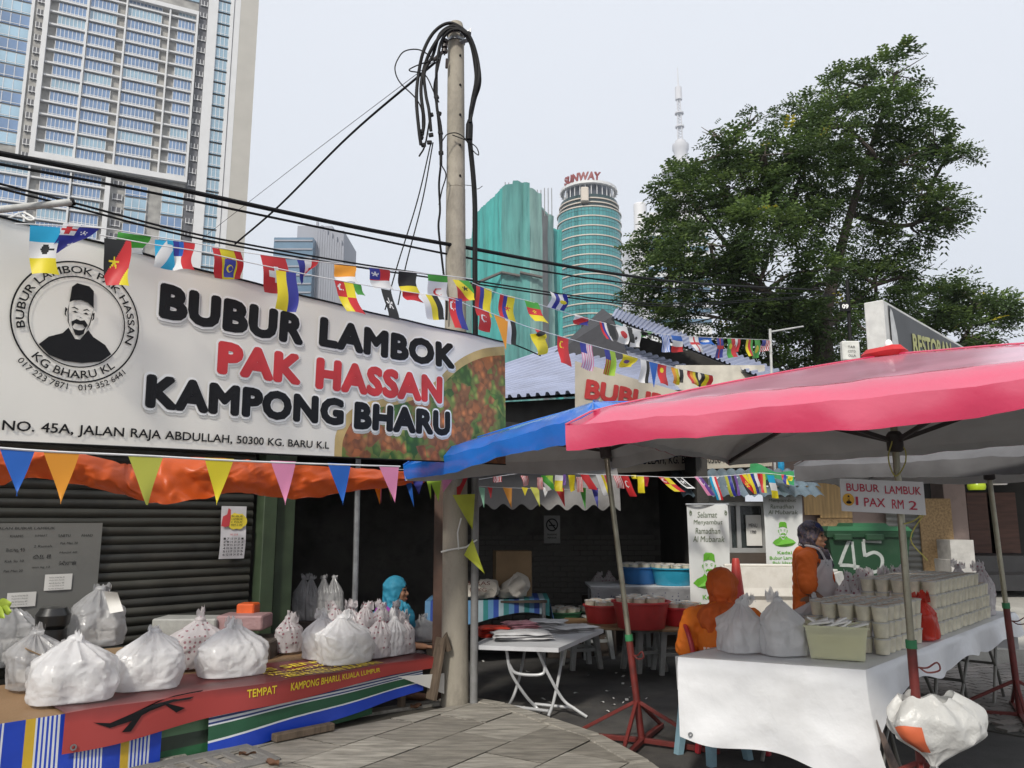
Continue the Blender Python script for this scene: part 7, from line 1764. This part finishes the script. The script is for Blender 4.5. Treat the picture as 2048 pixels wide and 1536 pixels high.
# pendant lamps
for px, py, c, lab in ((1953, 972, (.42, .55, .03), 'lime green dome pendant lamp hanging at the shop row'), (1972, 952, (.42, .02, .06), 'crimson dome pendant lamp hanging at the shop row'), (1996, 962, (.55, .54, .52), 'white dome pendant lamp hanging at the shop row')):
    p = P(px, py, 12.2); t = thing('pendant_lamp', lab, 'lamp', p); M = Matrix.Translation(p)
    mb = MB(); mb.lathe([(.115, -.06), (.13, -.02), (.125, .03), (.09, .08), (.03, .105), (.01, .11)], 22, M, capb=False); mb.build('shade', mat('lamp_shade_'+lab.split()[0], c, rough=.25, trans=.2), t)
    mb = MB(); mb.tube([p+V((0, 0, .1)), p+V((0, 0, 3.14-p.z))], .006, 6); mb.build('flex', blk, t)
# thin white poles by the row, blue bottle lantern, far green tarp
for px, lab in ((2003, 'nearer thin white tent pole in front of the shop row'), (2026, 'leaning thin white tent pole in front of the shop row')):
    p = G(px, 1195, .2); mb = MB(); mb.tube([V((p.x, p.y, .2)), P(px-6, 925, p.y)], .02, 8); tag(mb.build('tent_pole', MATS['painted_tube']), lab, 'pole')
gt_ = mat('tarp_green', (.02, .22, .07), rough=.5, var=.15, bump=.3, bscale=5, trans=.2)
mb = MB(); mb.grid(lambda u, v: lerp(lerp(P(1500, 928, 10.6), P(1588, 948, 9.9), u), lerp(P(1500, 955, 10.3), P(1588, 966, 9.7), u), v)+V((0, 0, .03*math.sin(u*8+v*3))), 16, 5, uv=False); tag(mb.build('green_tarp', gt_, smooth=60, recalc=False), 'green tarp edge sticking out beside the pinkish wall', 'tarp')
mb = MB(); mb.lathe([(.0, -.12), (.035, -.1), (.045, -.02), (.04, .07), (.012, .11), (.012, .14)], 14, Matrix.Translation(P(1562, 929, 10.8))); tag(mb.build('blue_lantern', mat('lantern_blue', (.01, .22, .42), rough=.25, var=.3, scale=20)), 'small blue bottle lantern hanging by the pinkish wall', 'lantern')
# red chair with a cloth over its back
rc = thing('plastic_chair', 'red plastic chair under the seated orange-clad woman', 'chair', V((1.50, 6.12, 0)), R(-97)); Mx = RM[rc.name]
rcm = mat('chair_red', (.42, .03, .04), rough=.4, var=.12)
mb = MB(); mb.box(Mx @ V((0, .06, .43)), (.44, .42, .03), Mx.to_3x3(), .012); mb.build('seat', rcm, rc)
for sx in (-1, 1):
    for sy in (-1, 1): m2 = MB(); m2.bar(Mx @ V((sx*.19, .06+sy*.18, .42)), Mx @ V((sx*.23, .06+sy*.24, 0)), .04, .03, .005); m2.build('leg', rcm, rc)
    m2 = MB(); m2.tube(smooth_path([Mx @ V((sx*.2, -.12, .43)), Mx @ V((sx*.23, -.17, .6)), Mx @ V((sx*.22, -.2, .75)), Mx @ V((sx*.16, -.22, .83)), Mx @ V((0, -.225, .85))], 5), .018, 8); m2.build('back_post', rcm, rc)
for k in range(5): m2 = MB(); x = -.13+k*.065; m2.bar(Mx @ V((x, -.13, .44)), Mx @ V((x, -.215, .84)), .035, .01); m2.build('back_slat', rcm, rc)
mb = MB(); mb.grid(lambda u, v: Mx @ V((-.23-.03*math.sin(v*3)-.02*math.sin(u*9), lerp(-.24, -.05, u), lerp(.80, .30, v)+.02*math.sin(u*6))), 10, 14, uv=False); tag(mb.build('draped_towel', mat('towel', (.42, .38, .40), rough=.8, var=.15, scale=8, bump=.4), smooth=60, recalc=False), 'pale towel draped over the side of the red chair', 'towel')

# ================================================================== PEOPLE
skin = mat('skin', (.24, .125, .075), rough=.5, var=.1, scale=9, spec=.4); skin.node_tree.nodes['Principled BSDF'].inputs['Subsurface Weight'].default_value = .08
def blob(shapes, voxel=.011, smooth_it=5, cut=None):
    """one continuous surface from tapered capsules and ellipsoids (voxel union, then relaxed)"""
    mb = MB()
    for s_ in shapes:
        if s_[0] == 'c':
            _, a, b, r0, r1 = s_[:5]; a, b = V(a), V(b); fl = s_[5] if len(s_) > 5 else None
            n = 6; d = (b-a)
            pts = [a-d.normalized()*r0*k for k in (.92, .7, .38)]+[lerp(a, b, i/n) for i in range(n+1)]+[b+d.normalized()*r1*k for k in (.38, .7, .92)]
            rr = [r0*.38, r0*.72, r0*.93]+[lerp(r0, r1, i/n) for i in range(n+1)]+[r1*.93, r1*.72, r1*.38]
            mb.tube(pts, rr, 14, True, fl)
        else:
            _, c, r = s_[:3]; mb.ell(c, r, s_[3] if len(s_) > 3 else None, 20, 14)
    me = bpy.data.meshes.new('b'); me.from_pydata([tuple(p) for p in mb.v], [], mb.f)
    bm = bmesh.new(); bm.from_mesh(me); bmesh.ops.recalc_face_normals(bm, faces=bm.faces); bm.to_mesh(me); bm.free()
    ob = bpy.data.objects.new('b', me); COL.objects.link(ob)
    r = ob.modifiers.new('r', 'REMESH'); r.mode = 'VOXEL'; r.voxel_size = voxel
    if smooth_it: s2_ = ob.modifiers.new('s', 'SMOOTH'); s2_.iterations = smooth_it; s2_.factor = .5
    dg = bpy.context.evaluated_depsgraph_get(); ev = ob.evaluated_get(dg); m2 = ev.to_mesh()
    out = MB(); vs = [q_.co.copy() for q_ in m2.vertices]
    fs = [list(p.vertices) for p in m2.polygons if not (cut and cut(p.center))]
    ev.to_mesh_clear(); bpy.data.objects.remove(ob); bpy.data.meshes.remove(me)
    out.add(vs, fs); return out
def put(mb, M, name, m, parent, fold=None, sm_=80):
    if fold: mb.v = [p+fold(p) for p in mb.v]
    mb.v = [M @ V(p) for p in mb.v]
    return mb.build(name, m, parent, smooth=sm_, recalc=False)
def face_shapes(h):                      # head centred at h, looking along +x
    hx = lambda x, y, z: h+V((x, y, z))
    return [('e', hx(-.005, 0, .02), (.092, .073, .10)), ('e', hx(.03, 0, -.04), (.058, .058, .075)), ('e', hx(.062, 0, -.095), (.022, .024, .02)),
            ('c', hx(.085, 0, .012), hx(.104, 0, -.022), .009, .014), ('e', hx(.085, 0, -.062), (.014, .024, .008)), ('e', hx(.083, 0, -.073), (.012, .02, .008)),
            ('e', hx(.06, .035, -.022), (.025, .024, .024)), ('e', hx(.06, -.035, -.022), (.025, .024, .024)), ('e', hx(.072, .03, .03), (.018, .024, .012)), ('e', hx(.072, -.03, .03), (.018, .024, .012))]
def face_bits(h, M, parent):
    for sy in (-1, 1):
        m2 = MB(); m2.ell(h+V((.079, sy*.031, .012)), (.008, .013, .007), None, 10, 6); put(m2, M, 'eye', ink, parent)
        m2 = MB(); m2.tube([h+V((.083, sy*.014, .037)), h+V((.086, sy*.032, .043)), h+V((.07, sy*.052, .035))], [.003, .004, .002], 6); put(m2, M, 'eyebrow', ink, parent)
    m2 = MB(); m2.ell(h+V((.095, 0, -.067)), (.006, .021, .007), None, 10, 6); put(m2, M, 'lips', mat('lips', (.25, .07, .06), rough=.5), parent)
def hand(w_, d, up, s_=1.0):             # palm plus five bent fingers from wrist w_, pointing along d
    d = d.normalized(); sdv_ = d.cross(up).normalized(); out = [('c', w_, w_+d*.055*s_, .022*s_, .03*s_, .6)]
    for k, (o, L_) in enumerate(((-.028, .062), (-.01, .072), (.01, .068), (.027, .052))):
        b_ = w_+d*.075*s_+sdv_*o*s_; m_ = b_+d*L_*.5*s_-up*.012*s_; e_ = m_+d*L_*.35*s_-up*.03*s_
        out += [('c', b_, m_, .0095*s_, .009*s_), ('c', m_, e_, .009*s_, .0075*s_)]
    b_ = w_+d*.025*s_-sdv_*.03*s_; out += [('c', b_, b_+d*.035*s_-sdv_*.025*s_-up*.01, .011*s_, .010*s_), ('c', b_+d*.035*s_-sdv_*.025*s_-up*.01, b_+d*.065*s_-sdv_*.022*s_-up*.02, .010*s_, .008*s_)]
    return out
def scarf_fold(h):                       # gathers running down from the crown
    def f(p):
        a = math.atan2(p.y-h.y, p.x-h.x+.03); k = sm(.02, -.16, p.z-h.z); d = V((math.cos(a), math.sin(a), 0))
        return fold2(p)+d*k*(.011*math.sin(9*a+p.z*22+2*math.sin(a*2))+.006*math.sin(17*a-p.z*30))+d*.004*math.sin(p.z*60+a*3)*(1-k)
    return f
def facecut(h, w_=.070, zt=.066, zb=-.112, x0=-.005):
    def c(p):
        q_ = p-h; return q_.x > x0 and (q_.y/w_)**2+((q_.z-(zt+zb)/2)/((zt-zb)/2))**2 < 1
    return c
# --- standing seller -------------------------------------------------
loc = V((2.62, 7.15, 0)); sl = thing('person', 'standing seller in orange shirt, white apron and dark patterned headscarf', 'person', loc, R(-34)); M = RM[sl.name]
h = V((.03, 0, 1.46)); Z = V((0, 0, 1))
arm_r = [V((0, -.185, 1.27)), V((.02, -.25, 1.02)), V((.22, -.19, .86))]; arm_l = [V((0, .185, 1.27)), V((.05, .24, 1.03)), V((.26, .16, .87))]
body = face_shapes(h)+[('c', (0, 0, 1.38), (0, 0, 1.24), .05, .06), ('c', (-.01, 0, 1.22), (0, 0, .95), .13, .14), ('c', (0, -.08, 1.22), (0, .08, 1.22), .11, .11), ('e', (0, 0, .88), (.15, .19, .16))]
for sy in (-1, 1): body += [('c', (0, sy*.09, .85), (.01, sy*.095, .48), .095, .062), ('c', (.01, sy*.095, .48), (-.01, sy*.095, .09), .058, .04), ('c', (-.02, sy*.095, .04), (.14, sy*.11, .03), .042, .033)]
for a in (arm_r, arm_l): body += [('c', a[0], a[1], .052, .042), ('c', a[1], a[2], .041, .028)]+hand(a[2], (a[2]-a[1]), Z)
put(blob(body, .0085, 3), M, 'body', skin, sl); face_bits(h, M, sl)
orange = mat('shirt_orange', (.68, .13, .012), rough=.75, var=.1, scale=6, bump=.3, bscale=18)
fold = lambda p: V((.014*nz((p.x*12, p.y*12, p.z*6)), .014*nz((p.x*12+7, p.y*12, p.z*6)), 0))+V((.008*nz(p*26), .008*nz(p*26+V((3, 0, 0))), 0))
shirt = [('c', (-.01, 0, 1.26), (0, 0, .82), .15, .17), ('c', (0, -.10, 1.26), (0, .10, 1.26), .105, .105), ('e', (.03, 0, 1.1), (.155, .17, .17)), ('e', (0, 0, .84), (.175, .215, .14))]
for a in (arm_r, arm_l): shirt += [('c', a[0], lerp(a[0], a[1], .85), .083, .082)]
put(blob(shirt, .012, 5), M, 'shirt', orange, sl, fold)
skirt_m = mat('skirt_dark', (.03, .025, .03), rough=.8, bump=.3)
put(blob([('c', (0, 0, .78), (0, 0, .2), .19, .22), ('e', (0, 0, .8), (.18, .22, .14))], .016, 5), M, 'skirt', skirt_m, sl, fold)
# translucent apron in front
apm = mat('apron_film', (.78, .78, .80), rough=.35, var=.08, bump=.5, bscale=12, trans=.3, alpha=.88)
def apr(u, v):
    a = lerp(-1.45, 1.45, u); z = lerp(1.27, .72, v); k = sm(0, .3, v); a *= lerp(.55, 1, k)
    r = lerp(.165, .215, v)+.012*math.sin(u*17+v*5)+(.03 if .3 < v < .7 else .0)*math.sin((v-.3)/.4*math.pi)
    return M @ V((.0+r*math.cos(a)*.98, (r+.03)*math.sin(a), z))
mb = MB(); mb.grid(apr, 40, 24, uv=False); mb.build('apron', apm, sl, smooth=70, recalc=False)
mb = MB()
for sy in (-1, 1): mb.tube(smooth_path([M @ V((.15, sy*.1, 1.25)), M @ V((.09, sy*.11, 1.36)), M @ V((-.05, sy*.08, 1.39)), M @ V((-.1, 0, 1.39))], 4), .01, 6)
mb.build('apron_strap', apm, sl)
m_, nt_, bs_ = newmat('scarf_pattern'); L = nt_.links
tc = N(nt_, 'ShaderNodeTexCoord'); vo = N(nt_, 'ShaderNodeTexVoronoi'); vo.inputs['Scale'].default_value = 60; L.new(tc.outputs['Object'], vo.inputs['Vector'])
rp = N(nt_, 'ShaderNodeValToRGB'); cr = rp.color_ramp
for i, (p, c) in enumerate(((.1, (.02, .018, .03)), (.45, (.05, .04, .05)), (.6, (.13, .085, .07)), (.8, (.06, .05, .08)))):
    e = cr.elements[i] if i < 2 else cr.elements.new(p); e.position = p; e.color = c4(c)
sc_ = N(nt_, 'ShaderNodeSeparateColor'); L.new(vo.outputs['Color'], sc_.inputs[0]); L.new(sc_.outputs[0], rp.inputs[0]); L.new(rp.outputs[0], bs_.inputs['Base Color']); bs_.inputs['Roughness'].default_value = .7
def scarf(h, chest, back, spread=.14):
    return [('e', h+V((-.022, 0, .028)), (.112, .096, .122)), ('c', h+V((-.03, 0, -.02)), h+V((-.035, 0, -.14)), .098, .085), ('c', h+V((.03, 0, -.09)), h+V((.03, 0, -.15)), .07, .085), ('c', h+V((.02, 0, -.16)), chest, .10, .11), ('c', h+V((-.04, 0, -.16)), back, .09, .075), ('c', h+V((0, -spread*.6, -.2)), h+V((0, spread*.6, -.2)), .085, .085)]
fold2 = lambda p: V((.012*nz((p.x*16, p.y*16, p.z*9)), .012*nz((p.x*16+7, p.y*16, p.z*9)), .006*nz((p.x*9, p.y*9, p.z*9))))+V((.006*nz(p*34), .006*nz(p*34+V((3, 0, 0))), 0))
put(blob(scarf(h, V((.06, 0, 1.24)), V((-.055, 0, 1.2))), .009, 4, facecut(h)), M, 'headscarf', MATS['scarf_pattern'], sl, scarf_fold(h))
put(blob([('e', h+V((-.008, 0, .03)), (.102, .084, .108))], .008, 3, lambda p: (p-h).z < .045 or (p-h).x < .0), M, 'under_scarf', mat('scarf_navy', (.012, .02, .09), rough=.7), sl)
# --- seated woman seen from behind ------------------------------------
loc = V((1.54, 6.02, 0)); sw = thing('person', 'seated woman in orange shirt and rust headscarf seen from behind', 'person', loc, R(78)); M = RM[sw.name] @ Matrix.Scale(1.02, 4)
h = V((.06, 0, 1.09)); body = face_shapes(h)+[('c', (.02, 0, 1.0), (0, 0, .88), .05, .06), ('c', (-.02, 0, .86), (-.02, 0, .55), .13, .15), ('c', (0, -.1, .86), (0, .1, .86), .10, .10), ('e', (0, 0, .53), (.17, .2, .1))]
for sy in (-1, 1): body += [('c', (.05, sy*.1, .52), (.42, sy*.13, .5), .09, .065), ('c', (.42, sy*.13, .48), (.40, sy*.13, .09), .06, .042), ('c', (.40, sy*.13, .04), (.54, sy*.14, .03), .042, .033)]
aR, aL = [V((0, -.2, .88)), V((.02, -.27, .64)), V((.24, -.2, .56))], [V((0, .2, .88)), V((.03, .27, .64)), V((.25, .18, .56))]
for a in (aR, aL): body += [('c', a[0], a[1], .052, .042), ('c', a[1], a[2], .041, .028)]+hand(a[2], a[2]-a[1], Z)
put(blob(body, .010, 3), M, 'body', skin, sw); face_bits(h, M, sw)
sh_ = [('c', (-.02, 0, .86), (-.03, 0, .52), .155, .175), ('c', (0, -.12, .87), (0, .12, .87), .105, .105), ('e', (-.02, 0, .54), (.19, .225, .12)), ('e', (-.05, 0, .74), (.14, .2, .16))]
for a in (aR, aL): sh_ += [('c', a[0], lerp(a[0], a[1], .9), .083, .085)]
put(blob(sh_, .011, 5), M, 'shirt', mat('shirt_orange_deep', (.68, .16, .008), rough=.75, var=.1, scale=6, bump=.3, bscale=18), sw, fold)
put(blob([('c', (.05, -.1, .52), (.44, -.13, .5), .105, .08), ('c', (.05, .1, .52), (.44, .13, .5), .105, .08), ('c', (.44, -.13, .48), (.42, -.13, .1), .08, .075), ('c', (.44, .13, .48), (.42, .13, .1), .08, .075)], .014, 4), M, 'trousers', skirt_m, sw)
put(blob(scarf(h, V((.13, 0, .82)), V((-.15, 0, .78)), .22)+[('e', h+V((-.035, 0, .02)), (.128, .112, .13)), ('e', (-.075, 0, .88), (.125, .19, .12)), ('e', (-.105, 0, .83), (.10, .12, .10))], .009, 4, facecut(h)), M, 'headscarf', mat('scarf_rust', (.55, .10, .012), rough=.75, var=.12, scale=7, bump=.3, bscale=14), sw, scarf_fold(h))
fbk = lambda x, z: M @ V((-.222+.9*x*x, -x, z))
for i, (t_, x0, x1) in enumerate((('BUBUR LAMBOK PAK HASSAN', -.15, .15), ('KG BHARU', -.13, .02), ('NO 45A JLN RAJA ABDULLAH', -.15, .15), ('017-2237871 / 019-3526441', -.15, .15))):
    m2 = MB(); text_fit(m2, t_, fbk, x0, .69-i*.027, x1, .708-i*.027, bold=.02); m2.build('shirt_print', halo, sw, smooth=0, recalc=False)
# --- woman in turquoise headscarf bending in the shop -----------------
loc = V((P(785, 1300, 7.75).x, 7.75, 0)); tw = thing('person', 'seated woman in turquoise headscarf and purple top reaching to the right', 'person', loc, R(-6)); M = RM[tw.name]
h = V((.03, 0, .94)); body = face_shapes(h)+[('c', (.0, 0, .86), (-.03, 0, .73), .05, .06), ('c', (-.05, 0, .7), (-.1, 0, .42), .125, .14), ('c', (-.03, -.1, .7), (-.03, .1, .7), .09, .09), ('e', (-.08, 0, .38), (.17, .19, .12))]
for sy in (-1, 1): body += [('c', (-.05, sy*.1, .36), (.26, sy*.12, .40), .09, .065), ('c', (.26, sy*.12, .39), (.20, sy*.12, .1), .06, .042), ('c', (.20, sy*.12, .04), (.33, sy*.13, .03), .042, .033)]
aR, aL = [V((-.02, -.19, .71)), V((.10, -.24, .5)), V((.34, -.16, .47))], [V((-.02, .19, .71)), V((.10, .24, .5)), V((.34, .12, .47))]
for a in (aR, aL): body += [('c', a[0], a[1], .05, .04), ('c', a[1], a[2], .04, .028)]+hand(a[2], a[2]-a[1], Z)
put(blob(body, .010, 3), M, 'body', skin, tw); face_bits(h, M, tw)
sh_ = [('c', (-.05, 0, .7), (-.1, 0, .4), .145, .165), ('c', (-.03, -.11, .71), (-.03, .11, .71), .10, .10), ('e', (-.09, 0, .4), (.19, .21, .13))]
for a in (aR, aL): sh_ += [('c', a[0], a[1], .072, .058), ('c', a[1], lerp(a[1], a[2], .45), .056, .045)]
put(blob(sh_, .011, 5), M, 'top', mat('top_purple', (.22, .035, .26), rough=.75, var=.12, bump=.3), tw, fold)
put(blob([('c', (-.05, -.1, .36), (.27, -.12, .40), .105, .08), ('c', (-.05, .1, .36), (.27, .12, .40), .105, .08), ('c', (.27, -.12, .39), (.21, -.12, .12), .08, .07), ('c', (.27, .12, .39), (.21, .12, .12), .08, .07)], .014, 4), M, 'trousers', skirt_m, tw)
put(blob(scarf(h, V((.10, 0, .68)), V((-.13, 0, .7))), .009, 4, facecut(h)), M, 'headscarf', mat('scarf_turquoise', (.015, .18, .28), rough=.7, var=.12, scale=7, bump=.3, bscale=14), tw, scarf_fold(h))
s3 = copy_tree(s2, loc+V((-.08, 0, 0)), .1, label='low plastic stool under the woman in turquoise headscarf', tree=k2, scale=(1, 1, .6)); s3['group'] = 'stools in the shop'
# ================================================================== HAZE: humid city air round the whole scene
m = bpy.data.materials.new('haze_air'); m.use_nodes = True; nt = m.node_tree
for n_ in list(nt.nodes): nt.nodes.remove(n_)
out = nt.nodes.new('ShaderNodeOutputMaterial'); pv = nt.nodes.new('ShaderNodeVolumePrincipled')
pv.inputs['Color'].default_value = (.86, .92, 1.0, 1); pv.inputs['Density'].default_value = .0004; pv.inputs['Anisotropy'].default_value = .2
nt.links.new(pv.outputs[0], out.inputs['Volume'])
mb = MB(); mb.box((0, 600, 225), (1860, 1860, 452)); hz_ = mb.build('haze', m, smooth=0); hz_['kind'] = 'stuff'
